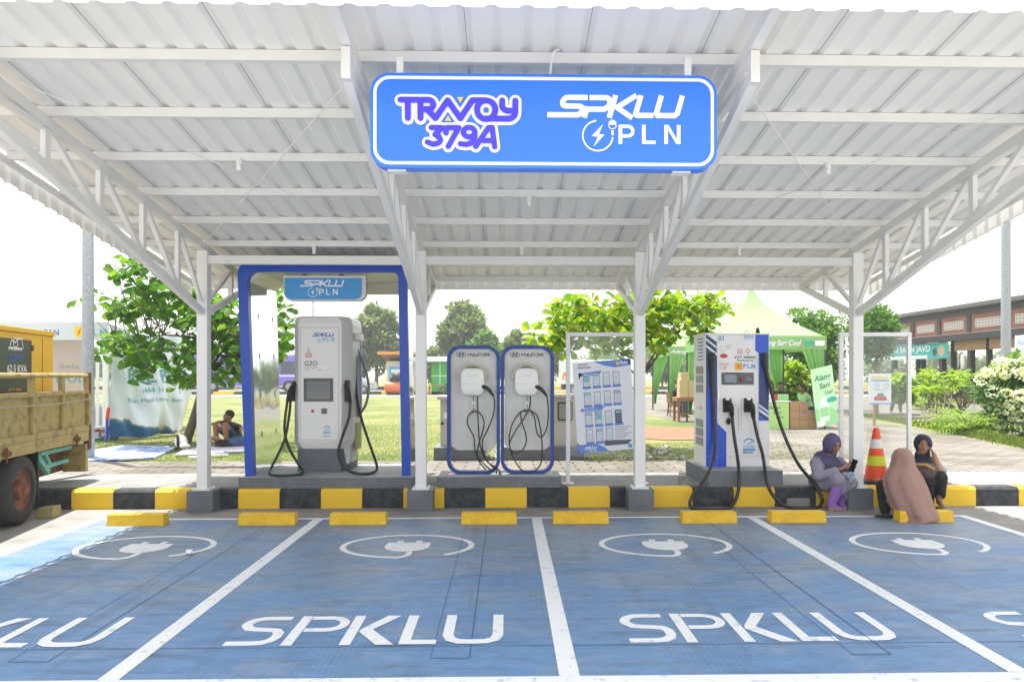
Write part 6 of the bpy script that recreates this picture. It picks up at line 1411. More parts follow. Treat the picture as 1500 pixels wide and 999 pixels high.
def bloombush(label, px, py, w, h, D_, seed):
    rng = np.random.default_rng(seed); b = PZ(px, py, GZ); b = PY(px, 600, D_); b.z = GZ; t = thing('flowering_bush', label, 'bush', b); W_ = w*D_/FOC/2; H_ = h*D_/FOC; C = []; Dv = []; FC = []; FD = []
    for i in range(80):
        v = rng.normal(0, 1, 3); v /= np.linalg.norm(v); r = rng.uniform(.5, 1.0); c = np.array([b.x+v[0]*W_*r, b.y+v[1]*W_*.8*r, GZ+H_*.5+v[2]*H_*.5*r]); q = rng.normal(0, 1, (150, 3)); q /= np.linalg.norm(q, axis=1, keepdims=True); C.append(c+q*rng.uniform(.05, .28, (150, 1))); Dv.append(q+np.array([0, 0, .3]))
    for i in range(90):
        v = rng.normal(0, 1, 3); v[1] = -abs(v[1]); v /= np.linalg.norm(v); r = rng.uniform(.85, 1.12); c = np.array([b.x+v[0]*W_*r, b.y+v[1]*W_*.8*r, GZ+H_*.5+v[2]*H_*.5*r]); m_ = 110; q = rng.normal(0, 1, (m_, 3)); q /= np.linalg.norm(q, axis=1, keepdims=True); FC.append(c+q*np.array([.14, .14, .10])*rng.uniform(.5, 1.2)); FD.append(q)
    C = np.concatenate(C); Dv = np.concatenate(Dv); k = C[:, 2] > GZ; C = C[k]; Dv = Dv[k]; Ln = .11*rng.uniform(.6, 1.3, len(C)); leafmesh('foliage', C, Dv, Ln, Ln*.5, 'leaf_mid', t, False, .2, seed)
    C = np.concatenate(FC); Dv = np.concatenate(FD); k = C[:, 2] > GZ; C = C[k]; Dv = Dv[k]; Ln = .06*rng.uniform(.7, 1.3, len(C)); leafmesh('blossom', C, Dv, Ln, Ln*.9, 'petal', t, False, .1, seed)
bloombush('large bush with white blossom heads at the right edge', 1492, 640, 110, 112, 17.5, 71)
# raised bed in front of the restaurant
MT('bed_edge', (.20, .13, .08), .9, var=.3, vs=5)
q0, q1 = PZ(1310, 588, GZ), PZ(1440, 594, GZ); mb = MB(); mb.bar(q0+Vector((0, 0, .1)), q1+Vector((1.5, 0, .1)), .15, .24); tag(mb.build('bed_edging', 'bed_edge', origin=tuple(q0)), 'low brown edging of the raised bed before the restaurant', 'edging')
mb = MB(); mb.hexa([q0+Vector((0, .1, -.1)), q1+Vector((6, .1, -.1)), q1+Vector((6, 5, -.1)), q0+Vector((1, 5, -.1)), q0+Vector((0, .1, .20)), q1+Vector((6, .1, .20)), q1+Vector((6, 5, .20)), q0+Vector((1, 5, .20))]); tag(mb.build('planting_bed', 'lawn'), kind='structure')

# ================================================================ LORRY with generator
def PD(px, py, d): return Vector((0, 0, CAMH))+ray(px, py)*d
A1 = PD(133, 550, 10.0); A0 = PD(0, 550, 7.6); A1.z = A0.z = 0
u = (A0-A1); SP = u.length/3; u.normalize(); inw = Vector((u.y, -u.x, 0))           # inwards, away from the bays
if inw.x > 0: inw = -inw
up = Vector((0, 0, 1))
MT('truck_cream', (.42, .32, .12), .6, col2=(.22, .14, .06), vs=8, bump=.15, cut=(.32, .5)); MT('rust', (.20, .085, .04), .85, var=.4, vs=14, bump=.3); MT('teal', (.13, .42, .38), .6, col2=(.22, .16, .10), vs=8, cut=(.25, .42)); MT('tyre', (.045, .043, .042), .85, var=.3, vs=10, bump=.3)
tk = thing('dump_truck', 'old cream and teal dump truck at the left edge, a generator on its bed', 'truck', tuple(A1))
def tb(s0, s1, i0, i1, z0, z1, mb=None):
    mb = mb or MB(); P = [A1+u*s+inw*i for s, i in ((s0, i0), (s1, i0), (s1, i1), (s0, i1))]; mb.hexa([p+up*z0 for p in P]+[p+up*z1 for p in P]); return mb
Lb = 5.2
tb(.03, Lb, .03, .055, .93, 1.395).build('side_panel', 'truck_cream', tk)
mb = tb(0, Lb, 0, .07, 1.36, 1.41); tb(0, Lb, -.0, .06, .88, .95, mb); mb.build('side_rail', 'truck_cream', tk, bevel=.006)
tb(0, Lb, .005, .08, .74, .879).build('sill', 'truck_cream', tk, bevel=.006)
for k in range(7): tb(k*SP-.0 if k else .0, k*SP+.085, -.008, .029, .951, 1.359).build('rib', 'truck_cream', tk, bevel=.005)
for k in range(7): tb(k*SP+.005, k*SP+.075, .005, .06, 1.4105, 1.575).build('stake', 'truck_cream', tk, bevel=.004)
mb = MB(); mb.tube([A1+up*1.60+inw*.03, A1+u*Lb+up*1.60+inw*.03], .028, 8); mb.build('top_rail', 'truck_cream', tk, smooth=True)
tb(-.03, 0.06, .0, .07, .62, 1.64).build('corner_post', 'rust', tk, bevel=.005)
mb = MB(); mb.tube(smoothpath([A1+up*1.29-inw*.012, A1+u*1.2+up*1.262-inw*.02, A1+u*2.4+up*1.27-inw*.02, A1+u*Lb+up*1.25-inw*.012], 5), .009, 6); mb.build('rope', mat('rope', (.42, .38, .28), .9), tk, smooth=True)
tb(-.005, .05, .08, 2.1, .76, 1.40).build('tailgate', 'truck_cream', tk); tb(.06, Lb, .08, 2.1, .80, .86).build('bed_floor', 'rust', tk); tb(.03, Lb, 2.1, 2.15, .80, 1.4).build('side_panel', 'truck_cream', tk)
for s in (.52, 2.35): 
    mb = MB(); c = A1+u*s+up*.80-inw*.02; mb.sphere(c, (.05, .05, .035), 8, 6); mb.tube([c-u*.08, c+u*.08], .013, 6); mb.tube([c+up*.06, c-up*.10], .011, 6); mb.build('latch', 'rust', tk, smooth=True)
# under the bed
tb(.05, 1.05, .30, .36, .36, .739).build('rear_apron', 'rust', tk); tb(.04, .12, .02, .30, .34, .70).build('apron_post', 'truck_cream', tk)
tb(.10, Lb, .55, .65, .50, .76).build('chassis_beam', 'teal', tk)
mb = tb(.35, 1.25, .10, .18, .66, .71); tb(.45, 1.15, .10, .16, .50, .545, mb); mb.bar(A1+u*1.42+up*.74+inw*.12, A1+u*1.02+up*.44+inw*.12, .05, .07); mb.bar(A1+u*1.10+up*.66+inw*.12, A1+u*.95+up*.50+inw*.12, .04, .05); mb.build('mudguard_bracket', 'teal', tk, bevel=.004)
mb = MB(); mb.bar(A1+u*2.22+up*.74+inw*.12, A1+u*2.70+up*.42+inw*.12, .05, .07); tb(2.45, 3.6, .10, .16, .36, .41, mb); tb(2.45, 3.6, .10, .16, .56, .61, mb); mb.build('mudguard_bracket', 'teal', tk, bevel=.004)
wc = PD(32, 718, 8.07); wc = wc+inw*.0; wc.z = .372
def wheel(c, R, wdt, par, hub='rust_red', tm='tyre'):
    ax = inw; x = u; mb = MB(); n = 40; prof = [(R*.60, 0.005), (R*.66, -.02), (R*.86, -.018), (R*.96, .0), (R, .03), (R, wdt-.03), (R*.96, wdt), (R*.6, wdt)]
    for r, d in prof: mb.v += [tuple(c+ax*d+(x*math.cos(2*PI*k/n)+up*math.sin(2*PI*k/n))*r) for k in range(n)]
    mb.f = [(i*n+k, i*n+(k+1) % n, (i+1)*n+(k+1) % n, (i+1)*n+k) for i in range(len(prof)-1) for k in range(n)]; mb.m = [0]*len(mb.f)
    w = MB(); pr = [(R*.61, .006), (R*.58, .0), (R*.55, .03), (R*.30, .05), (R*.27, -.01), (R*.16, -.015), (R*.14, -.05), (.001, -.055)]
    for r, d in pr: w.v += [tuple(c+ax*d+(x*math.cos(2*PI*k/n)+up*math.sin(2*PI*k/n))*r) for k in range(n)]
    w.f = [(i*n+k, i*n+(k+1) % n, (i+1)*n+(k+1) % n, (i+1)*n+k) for i in range(len(pr)-1) for k in range(n)]; w.m = [0]*len(w.f)
    for k in range(6): a = 2*PI*k/6; w.sphere(c-ax*.0+(x*math.cos(a)+up*math.sin(a))*R*.22, .017, 6, 4)
    wh = mb.build('wheel', tm, par, smooth=True); w.build('rim', hub, wh, smooth=True); return wh
MT('rust_red', (.30, .10, .06), .8, col2=(.12, .06, .04), vs=12, bump=.3)
wheel(wc, .372, .22, tk); wheel(wc+inw*.28, .372, .22, tk)
sw = (wc-A1).dot(u)
tb(sw-.56, sw-.53, .06, .45, .18, .74).build('mud_flap', 'rubber', tk)
q = PZ(70, 757, 0); mb = MB(); mb.hexa([q+Vector(v) for v in ((-.10, -.08, 0), (.10, -.08, 0), (.10, .10, 0), (-.10, .10, 0), (-.08, -.07, .11), (.10, -.07, .13), (.10, .08, .13), (-.08, .08, .11))])
tag(mb.build('wheel_chock', mat('chock', (.38, .33, .14), .85, var=.3, vs=9), origin=tuple(q), bevel=.006), 'yellowish wooden block wedged behind the truck wheel', 'chock')
# generator on the bed
gd = .42; gx = lambda px: None
def on_side(px, inset):      # distance along the truck where the ray through px meets the plane parallel to its side
    d = ray(px, 550); n_ = inw; o = A1+inw*inset; t = o.dot(n_)/d.dot(n_); return (d*t-Vector((0, 0, 0))-A1).dot(u)
s1, s0 = on_side(0, gd)+1.0, on_side(78, gd); sd = on_side(45, gd)
gz0, gz1 = .865, 2.17
gn = thing('generator', 'yellow generator with a dark green door standing on the bed of the dump truck', 'generator', tuple(A1+u*s0+inw*gd+up*gz0))
MT('gen_yellow', (.78, .45, .015), .45, var=.08, vs=3); MT('gen_green', (.035, .055, .045), .4, var=.3, vs=3)
tb(s0, s1, gd, gd+1.0, gz0, gz1-.06).build('housing', 'gen_yellow', gn, bevel=.008)
tb(s0-.02, s1+.02, gd-.02, gd+1.02, gz1-.059, gz1).build('roof', 'gen_yellow', gn, bevel=.006)
tb(sd, s1-.05, gd-.012, gd-.001, gz0+.05, gz1-.14).build('door', 'gen_green', gn, bevel=.004)
for z in (1.0, 1.9): tb(sd-.04, sd+.02, gd-.020, gd-.0125, z, z+.07).build('hinge', 'rust', gn)
mb = tb((s0+sd)/2-.003, (s0+sd)/2+.003, gd-.004, gd-.001, gz0+.05, gz1-.1); mb.build('seam', 'rust', gn)
D = Decal(A1+u*on_side(2, gd)+inw*(gd-.0135), -u, up, .002); sc_ = 1
wpx = (on_side(0, gd)-on_side(44, gd))/44
zt_ = lambda py, d: CAMH+(HOR-py)*d/FOC
D.text('62.5 KVA', wpx*6, zt_(545, 8.4), .09, wpx*29, bold=.02); D.text('PRIMA', wpx*8, zt_(511.5, 8.4), .038, wpx*20, bold=.02)
D.ringd(wpx*18, zt_(500, 8.4), .055, .012); D.line([(wpx*10, zt_(506, 8.4)), (wpx*12, zt_(496, 8.4)), (wpx*18, zt_(500, 8.4)), (wpx*20, zt_(494, 8.4)), (wpx*27, zt_(493, 8.4)), (wpx*29, zt_(506, 8.4))], .014)
D.line([(wpx*9, zt_(508, 8.4)), (wpx*29, zt_(508, 8.4))], .01); D.build('lettering', 'decal_white', gn)
D = Decal(A1+u*on_side(2, gd)+inw*(gd-.0135), -u, up, .002); D.text('SILENT', wpx*8, zt_(528, 8.4), .07, wpx*20, bold=.02); D.build('lettering', 'decal_blue', gn)
D = Decal(A1+u*on_side(2, gd)+inw*(gd-.0135), -u, up, .002); D.text('SOLAR DIESEL', wpx*16, zt_(551, 8.4), .03, wpx*22, bold=.01); D.text('EKT 888', wpx*8, zt_(573, 8.4), .03, wpx*18, bold=.01); D.build('lettering', 'orange_sq', gn)

# ================================================================ lamp poles
def pole(label, px, py0, py1, Y_, r, top, group=None, plate=True):
    b = PY(px, 550, Y_); t = thing('lamp_pole', label, 'pole', (b.x, Y_, GZ)); mb = MB(); mb.lathe([(r*1.02, GZ), (r*.9, 3.0), (r*.8, top)], (b.x, Y_, 0), 20); mb.build('mast', 'galv', t, smooth=True)
    mb = MB(); mb.box(b.x-r*1.8, b.x+r*1.8, Y_-r*1.8, Y_+r*1.8, GZ-.01, GZ+.03); mb.build('base_plate', 'galv', t)
    mb = MB(); mb.box(b.x-.03, b.x+.03, Y_-r*1.05, Y_-r*.9, 1.15, 1.42); mb.build('hatch', 'steel', t)
    mb = MB(); mb.tube(smoothpath([(b.x, Y_, top-.1), (b.x+.1, Y_, top+.6), (b.x+1.2, Y_, top+.9)], 5), .05, 8); mb.build('arm', 'galv', t, smooth=True)
    mb = MB(); mb.box(b.x+1.1, b.x+1.8, Y_-.14, Y_+.14, top+.84, top+.96); mb.build('lamp', 'galv', t, bevel=.03); return t
pole('thick galvanised lamp pole rising behind the dump truck', 129, 335, 640, 12.7, .098, 8)
pole('galvanised lamp pole rising behind the white blossom bush', 1473.5, 325, 560, 20.5, .135, 9)
mb = MB(); p = PY(458.5, 550, 60); mb.lathe([(.10, GZ), (.06, 8.2)], (p.x, 60, 0), 8); t = mb.build('mast', 'galv', origin=(p.x, 60, GZ)); tag(t, 'thin distant mast behind the hanging sign of the portal', 'mast')
# ================================================================ TENTS AND STALLS
MT('tent_white', (.78, .79, .80), .7, var=.05, vs=2); MT('tent_green', (.40, .66, .22), .6, var=.08, vs=1.5); MT('tent_green_dark', (.24, .55, .12), .65, var=.1, vs=3); MT('pink_wall', (.52, .43, .41), .8); MT('valance', (.62, .66, .74), .7)
def M_translu(k, col, tr=.45):
    m = mat(k, col, .7); n = m.node_tree; b = n.nodes['Principled BSDF']; o = n.nodes['Material Output']; t = n.nodes.new('ShaderNodeBsdfTranslucent'); t.inputs[0].default_value = _hex(col); s = n.nodes.new('ShaderNodeMixShader'); s.inputs[0].default_value = tr
    n.links.new(b.outputs[0], s.inputs[1]); n.links.new(t.outputs[0], s.inputs[2]); n.links.new(s.outputs[0], o.inputs[0]); M[k] = m
M_translu('tent_green', (.42, .66, .32)); M_translu('tent_white', (.72, .74, .76)); M_translu('tent_green_dark', (.27, .56, .18), .4)
def tentroof(x0, x1, y0, y1, ze, zp, m, par, n=14, cx=None):
    xm, ym = (x0+x1)/2, (y0+y1)/2; mb = MB(); rings = []
    for i in range(n+1):
        t = i/n; s = (1-t)**1.9*.985+.015 if i < n else .012; z = ze+(zp-ze)*t
        ring = []
        for k in range(32):
            q = k/8; sd = int(q); f = q-sd; c = [(x0, y0), (x1, y0), (x1, y1), (x0, y1)]; a, b = c[sd], c[(sd+1) % 4]; x = a[0]+(b[0]-a[0])*f; y = a[1]+(b[1]-a[1])*f
            sag = 1-.05*math.sin(PI*f)*min(1, t*3)*(1-t); ring.append((xm+(x-xm)*s*sag, ym+(y-ym)*s*sag, z))
        rings.append(ring)
    for r in rings: mb.v += r
    mb.f = [(i*32+k, i*32+(k+1) % 32, (i+1)*32+(k+1) % 32, (i+1)*32+k) for i in range(n) for k in range(32)]; mb.m = [0]*len(mb.f)
    mb.build('roof', m, par, smooth=True)
def drape(mb, x, y, z0, z1, w0, w1, dx, dy, n=10, seed=0):
    """gathered curtain hanging from z1 to z0: wide at the top (w1), tied narrow (w0) near the bottom"""
    vs = []; m_ = 12
    for i in range(n+1):
        t = i/n; w = w1*(1-t)**1.5+w0
        for k in range(m_+1): s = (k/m_-.0)*w; vs.append((x+dx*s+dy*.05*math.sin(k*2.1+seed)*(.3+t), y+dy*s+dx*.05*math.sin(k*2.1+seed)*(.3+t), z1+(z0-z1)*t))
    mb.add(vs, [(i*(m_+1)+k, i*(m_+1)+k+1, (i+1)*(m_+1)+k+1, (i+1)*(m_+1)+k) for i in range(n) for k in range(m_)])
def gtent(label, x0, x1, y0, y1, ze, zp, text):
    t = thing('canopy_tent', label, 'tent', ((x0+x1)/2, (y0+y1)/2, GZ)); tentroof(x0, x1, y0, y1, ze, zp, 'tent_green', t)
    mb = MB(); h = .34
    mb.box(x0-.004, x1+.004, y0-.012, y0-.002, ze-h, ze+.03); mb.box(x0-.012, x0-.002, y0-.002, y1+.002, ze-h, ze+.03); mb.box(x1+.002, x1+.012, y0-.002, y1+.002, ze-h, ze+.03); mb.box(x0-.004, x1+.004, y1+.002, y1+.012, ze-h, ze+.03)
    mb.build('valance', 'tent_green', t)
    for (x, y) in ((x0+.03, y0+.03), (x1-.03, y0+.03), (x0+.03, y1-.03), (x1-.03, y1-.03)):
        mb = MB(); mb.tube([(x, y, GZ), (x, y, ze-.01)], .03, 8); mb.build('leg', 'tent_pole', t, smooth=True)
    for (x, y, dx, sd) in ((x0+.06, y0-.0, 1, 1), (x1-.06, y0-.0, -1, 2), (x0+.06, y1-.06, 1, 3), (x1-.06, y1-.06, -1, 4)):
        mb = MB(); drape(mb, x, y, GZ+.25, ze-.05, .10, .62, dx, 0, seed=sd); mb.build('curtain', 'tent_green_dark', t, smooth=True)
        mb = MB(); drape(mb, x+dx*.05, y+.12, GZ+.3, ze-.05, .08, .42, dx, 0, seed=sd+5); mb.build('curtain', 'tent_white', t, smooth=True)
    D = Decal((x0, y0-.012, ze-h), (1, 0, 0), (0, 0, 1), .004); W_ = x1-x0
    D.text(text, W_*.42, .11, .15, W_*.36, bold=.015, shear=.35); D.text(text[:5], .08, .11, .14, W_*.22, bold=.015, shear=.35); D.poly(rrect(W_*.90, W_*.985, .10, .24, .03, 3)); D.build('lettering', 'white', t)
    D = Decal((x0, y0-.012, ze-h), (1, 0, 0), (0, 0, 1), .004); D.poly([(W_*.845+.14*math.cos(a), .17+.055*math.sin(a)) for a in np.linspace(0, 2*PI, 18, endpoint=False)]); D.build('emblem', 'teal_ad', t); return t
MT('tent_pole', (.06, .065, .07), .5); MT('teal_ad', (.02, .40, .32), .5)
gtent('green peaked tent over the drinks counter, right of the blue and white charger', 5.42, 8.42, 19.6, 22.6, 2.62, 4.25, 'Alang Sari Cool')
gtent('green peaked tent with tied curtains left of the blue and white charger', 5.93, 8.93, 27.5, 30.5, 2.65, 4.9, 'Alang Sari Cool')
MT('counter_green', (.42, .66, .22), .5); MT('ad_green', (.30, .62, .28), .5); MT('ad_dark', (.015, .22, .08), .5); MT('ad_pale', (.48, .74, .46), .5); MT('carton', (.42, .26, .14), .8, var=.12, vs=6); MT('carton_pale', (.62, .47, .30), .8, var=.1, vs=6); MT('tape', (.50, .36, .20), .4); MT('violet', (.30, .08, .45), .5); MT('wood', (.34, .14, .06), .6, var=.2, vs=8); MT('chair_blue', (.02, .16, .55), .4)
# counter
YT = 19.35; a = PY(1096, 628, YT); b = PY(1156, 587, YT)
ct = thing('drinks_counter', 'green fronted Alang Sari drinks counter under the tent beside stacked brown cartons', 'counter', (a.x, YT, GZ))
mb = MB(); mb.box(a.x, b.x, YT, YT+.5, GZ, b.z-.03); mb.build('cabinet', 'counter_green', ct, bevel=.01)
mb = MB(); mb.box(a.x-.03, b.x+.03, YT-.03, YT+.53, b.z-.0295, b.z); mb.build('top', 'white', ct)
def ad(D, w, h, s=1):
    D.text('Alang', w*.12, h*.74, h*.13, w*.55, bold=.02, shear=.25); D.text('Sari', w*.34, h*.56, h*.12, w*.36, bold=.02, shear=.25); D.text('Cool', w*.52, h*.42, h*.08, w*.30, bold=.02, shear=.25)
D = Decal((b.x-.62, YT, GZ), (1, 0, 0), (0, 0, 1), .003); ad(D, .60, b.z-GZ-.03); D.build('lettering', 'ad_dark', ct)
for i in range(9):
    cc = PY(1131+i*2.7, 584, YT+.2); m_ = MB(); m_.lathe([(.020, b.z+.001), (.026, b.z+.15), (.018, b.z+.17)], (cc.x, YT+.15, 0), 10)
    o = m_.build('drink_can', ['ad_green', 'decal_red', 'counter_green'][(i in (1, 2))+0], origin=(cc.x, YT+.15, b.z+.001), smooth=True); tag(o, 'small green and red drink cups lined up on the drinks counter', 'cup', 'cups lined up on the drinks counter')
# cartons in three stacks
bx_w = .236; xs0 = PY(1157.5, 600, YT).x; bh = .232; nm = {(0, 0): 'bottom', (0, 1): 'middle', (0, 2): 'top'}
for col_, hn in enumerate((3, 3, 2)):
    for r_i in range(hn):
        x = xs0+col_*(bx_w+.004); z = GZ+.016+r_i*(bh+.002); lab = 'brown carton, %s of the %s stack beside the drinks counter' % (('bottom', 'middle', 'top')[r_i] if hn == 3 else ('bottom', 'top')[r_i], ('left', 'middle', 'right')[col_])
        t = thing('carton', lab, 'carton', (x+bx_w/2, YT, z), 'cartons stacked beside the drinks counter'); m_ = MB(); m_.box(x, x+bx_w, YT, YT+.32, z, z+bh); m_.build('box', 'carton', t, bevel=.004)
        m_ = MB(); m_.box(x+.02, x+bx_w-.02, YT-.002, YT-.0005, z+bh*.62, z+bh*.66); m_.build('tape', 'tape', t)
        if (col_, r_i) in ((1, 2), (1, 1), (2, 1)): m_ = MB(); m_.box(x+.06, x+.17, YT-.003, YT-.0005, z+bh*.7, z+bh*.86); m_.build('sticker', 'violet', t)
# tilted banner
bn = thing('banner', 'tilted green Alang Sari banner with a bottle picture right of the cartons', 'banner', tuple(PY(1210, 626, 19.0)))
O_ = PY(1197, 627, 19.0); R2 = PY(1228.5, 619.5, 19.0); U2 = PY(1187.5, 541.5, 19.25); ux_ = R2-O_; uy_ = U2-O_
mb = MB(); q = [O_, R2, R2+uy_, U2]; mb.add(q+[p+Vector((0, .006, 0)) for p in q], [(0, 1, 2, 3), (7, 6, 5, 4)]+[(i, i+4, (i+1) % 4+4, (i+1) % 4) for i in range(4)]); mb.build('sheet', 'ad_pale', bn)
def BO(l): return Decal(O_, ux_, uy_, l)
D = BO(.003); D.poly([(0, 0), (1, 0), (1, .2), (.7, .30), (.4, .22), (0, .34)]); D.build('picture', 'ad_green', bn)
D = BO(.004); D.text('Alang', .10, .78, .10, .78, bold=.02, shear=.2); D.text('Sari', .30, .64, .09, .5, bold=.02, shear=.2); D.text('Cool', .52, .53, .065, .38, bold=.02, shear=.2); D.build('lettering', 'ad_dark', bn)
D = BO(.0052); D.poly([(.18, .08), (.62, .08), (.64, .34), (.52, .44), (.50, .50), (.32, .50), (.30, .44), (.17, .34)]); D.poly([(.0, .02), (.3, .0), (.42, .06), (.25, .11), (.05, .09)]); D.build('picture', 'bottle_white', bn) if 'bottle_white' in M else D.build('picture', mat('bottle_white', (.70, .82, .74), .4), bn)
D = BO(.0064); D.rect(.2, .61, .16, .32); D.build('label', 'ad_green', bn); D = BO(.006); D.poly([(.82+.26*math.cos(a)*.9, .42+.045*math.sin(a)) for a in np.linspace(0, 2*PI, 20, endpoint=False)]); D.build('emblem', 'teal_ad', bn)
for f in (.02, .98): mb = MB(); p = O_+ux_*f+Vector((0, .03, 0)); mb.tube([Vector((p.x, p.y, GZ)), p, p+uy_], .012, 6); mb.build('pole', 'steel', bn, smooth=True)
# plastic chair behind the cartons
def pchair(label, c, rot, m, name='plastic_chair'):
    t = thing(name, label, 'chair', c); cx, cy, cz = c; f = Vector((math.cos(rot), math.sin(rot), 0)); s = Vector((-f.y, f.x, 0)); C0 = Vector(c)
    def hx(a0, a1, b0, b1, z0, z1, n_, lean=0): m_ = MB(); P = [C0+f*a+s*b for a, b in ((a0, b0), (a1, b0), (a1, b1), (a0, b1))]; m_.hexa([p+up*z0 for p in P]+[p+up*z1-f*lean for p in P]); m_.build(n_, m, t, bevel=.01)
    hx(-.2, .22, -.22, .22, .42, .45, 'seat'); hx(-.23, -.20, -.2, .2, .451, .86, 'backrest', .06)
    for a in (-.19, .19):
        for b_ in (-.2, .2): m_ = MB(); m_.tube([C0+f*a*1.15+s*b_*1.1, C0+f*a+s*b_+up*.42], .02, 6); m_.build('leg', m, t)
    return t
pchair('blue plastic chair behind the cartons under the green tent', (PY(1189, 600, 20.35).x, 20.35, GZ), PI, 'chair_blue')
YV = 20.3; v = lambda x, y, Y=YV: PY(x, y, Y)
person('woman with tied hair in a light green shirt sitting behind the stacked cartons', (1175, 569), YV, (-1, -.15, 0), (v(1186, 603).x, YV+.05, .66), [(v(1170, 600).x, YV-.1, GZ+.06), (v(1172, 600).x, YV+.15, GZ+.06)], [(v(1166, 600).x, YV-.1, .68), (v(1168, 600).x, YV+.15, .68)], [v(1160, 591, YV-.45), v(1163, 591, YV-.3)], 'shirt_lime', 'cloth_black', kind='bun', elbows=[v(1176, 590, YV-.25), v(1175, 590, YV-.2)])
YV2 = 21.3
person('person with a dark cap standing behind the drinks counter', (1143, 566), YV2, (-.3, -1, -.3), (v(1146, 600, YV2).x, YV2, .72), [(v(1143, 600, YV2).x, YV2-.2, GZ+.06), (v(1150, 600, YV2).x, YV2-.2, GZ+.06)], [(v(1143, 600, YV2).x, YV2-.35, .70), (v(1150, 600, YV2).x, YV2-.35, .70)], [v(1136, 588, YV2-.4), v(1152, 588, YV2-.4)], 'cloth_black', 'cloth_black')
# wooden table with cartons and the seated man under the left tent
YD = 22.4; tt = thing('wooden_table', 'brown wooden table with stacked pale cartons left of the blue and white charger', 'table', (PY(1010, 600, YD).x, YD, GZ)); x0, x1 = PY(992, 590, YD).x, PY(1040, 590, YD).x; zt = .94
mb = MB(); mb.box(x0, x1, YD, YD+.7, zt-.12, zt); mb.build('table_top', 'wood', tt, bevel=.01)
for x in (x0+.06, x1-.06):
    for y in (YD+.05, YD+.65): mb = MB(); mb.box(x-.035, x+.035, y-.035, y+.035, GZ, zt-.121); mb.build('leg', 'wood', tt)
mb = MB(); mb.box(x0+.06, x1-.06, YD+.04, YD+.07, .42, .47); mb.build('stretcher', 'wood', tt)
k = 0
for (xc, zi) in ((1000, 0), (1013, 0), (1026, 0), (1000, 1), (1013, 1), (1026, 1), (1002, 2)):
    c = PY(xc, 590, YD+.2); z = zt+.002+zi*.252; pos = {1000: 'left', 1013: 'middle', 1026: 'right', 1002: 'left'}[xc]
    t = thing('carton', 'pale carton on the wooden table, %s of the %s stack' % ({0: 'lowest', 1: 'second', 2: 'topmost'}[zi], pos), 'carton', (c.x, YD+.2, z), 'pale cartons on the wooden table'); m_ = MB(); m_.box(c.x-.128, c.x+.128, YD+.06, YD+.42, z, z+.25); m_.build('box', 'carton_pale', t, bevel=.005); m_ = MB(); m_.box(c.x-.1, c.x+.1, YD+.057, YD+.0595, z+.14, z+.16); m_.build('tape', 'tape', t)
YE = 25.2
pchair('brown wooden chair under the seated man in the left green tent', (v(989, 600, YE).x, YE, GZ), 0, 'wood', 'wooden_chair')
person('man in a dark shirt seated behind the wooden table of cartons', (993, 561), YE, (1, -.1, -.1), (v(989, 600, YE).x, YE, .68), [(v(1003, 600, YE).x, YE-.1, GZ+.06), (v(1000, 600, YE).x, YE+.12, GZ+.06)], [(v(1001, 600, YE).x, YE-.1, .70), (v(1000, 600, YE).x, YE+.12, .70)], [v(1003, 580, YE-.15), v(1001, 580, YE+.15)], 'shirt_black', 'denim')
# walking man on the far path
YN = 27.5
person('man in a pale shirt and cap walking on the path beyond the stake notice', (1312, 546), YN, (-.3, -1, 0), (v(1312, 571, YN).x, YN, 1.08), [(v(1307, 600, YN).x, YN+.1, GZ+.08), (v(1316, 600, YN).x, YN-.15, GZ+.08)], [(v(1308.5, 600, YN).x, YN-.05, .66), (v(1315, 600, YN).x, YN-.15, .66)], [v(1305, 572, YN-.1), v(1320, 572, YN-.15)], 'shirt_pale', 'trouser_grey', hat='trouser_grey')
# notice on a stake
YG = 20.6; st = thing('stake_notice', 'white laminated notice with a yellow heading nailed to a wooden stake in the verge', 'notice', (PY(1281, 600, YG).x, YG, GZ))
mb = MB(); p = PY(1281, 600, YG); mb.box(p.x-.035, p.x+.035, YG, YG+.03, GZ-.02, PY(1281, 560, YG).z); mb.build('stake', 'carton', st)
a = PY(1272.5, 592, YG-.02); b = PY(1305.5, 547, YG-.02); w_, h_ = b.x-a.x, b.z-a.z
mb = MB(); mb.box(a.x, b.x, YG-.02, YG-.001, a.z, b.z); mb.build('board', 'paper', st)
def NO(l=.003): return Decal((a.x, YG-.02, a.z), (w_, 0, 0), (0, 0, h_), l)
D = NO(); D.text('WASPADA', .12, .80, .11, .76, bold=.04); D.build('lettering', 'tri_yellow', st)
D = NO(); D.rect(.1, .9, .74, .785); D.rect(0, 1, 0, .045)
D.build('stripe', 'decal_lblue', st)
D = NO()
for j in range(3):
    for i in (0, 1): D.disc(.22+.42*i, .66-.075*j, .015, 8); D.rect(.27+.42*i, .48+.42*i, .65-.075*j, .668-.075*j)
D.rect(.3, .75, .44, .458); D.build('lettering', 'decal_grey', st)
D = NO(); D.poly([(.26, .12), (.78, .12), (.82, .2), (.7, .27), (.34, .27), (.22, .2)]); D.build('picture', 'decal_red', st)
D = NO(.0045); D.poly([(.34, .22), (.70, .22), (.64, .36), (.40, .36)]); D.build('picture', 'poster_grey', st)

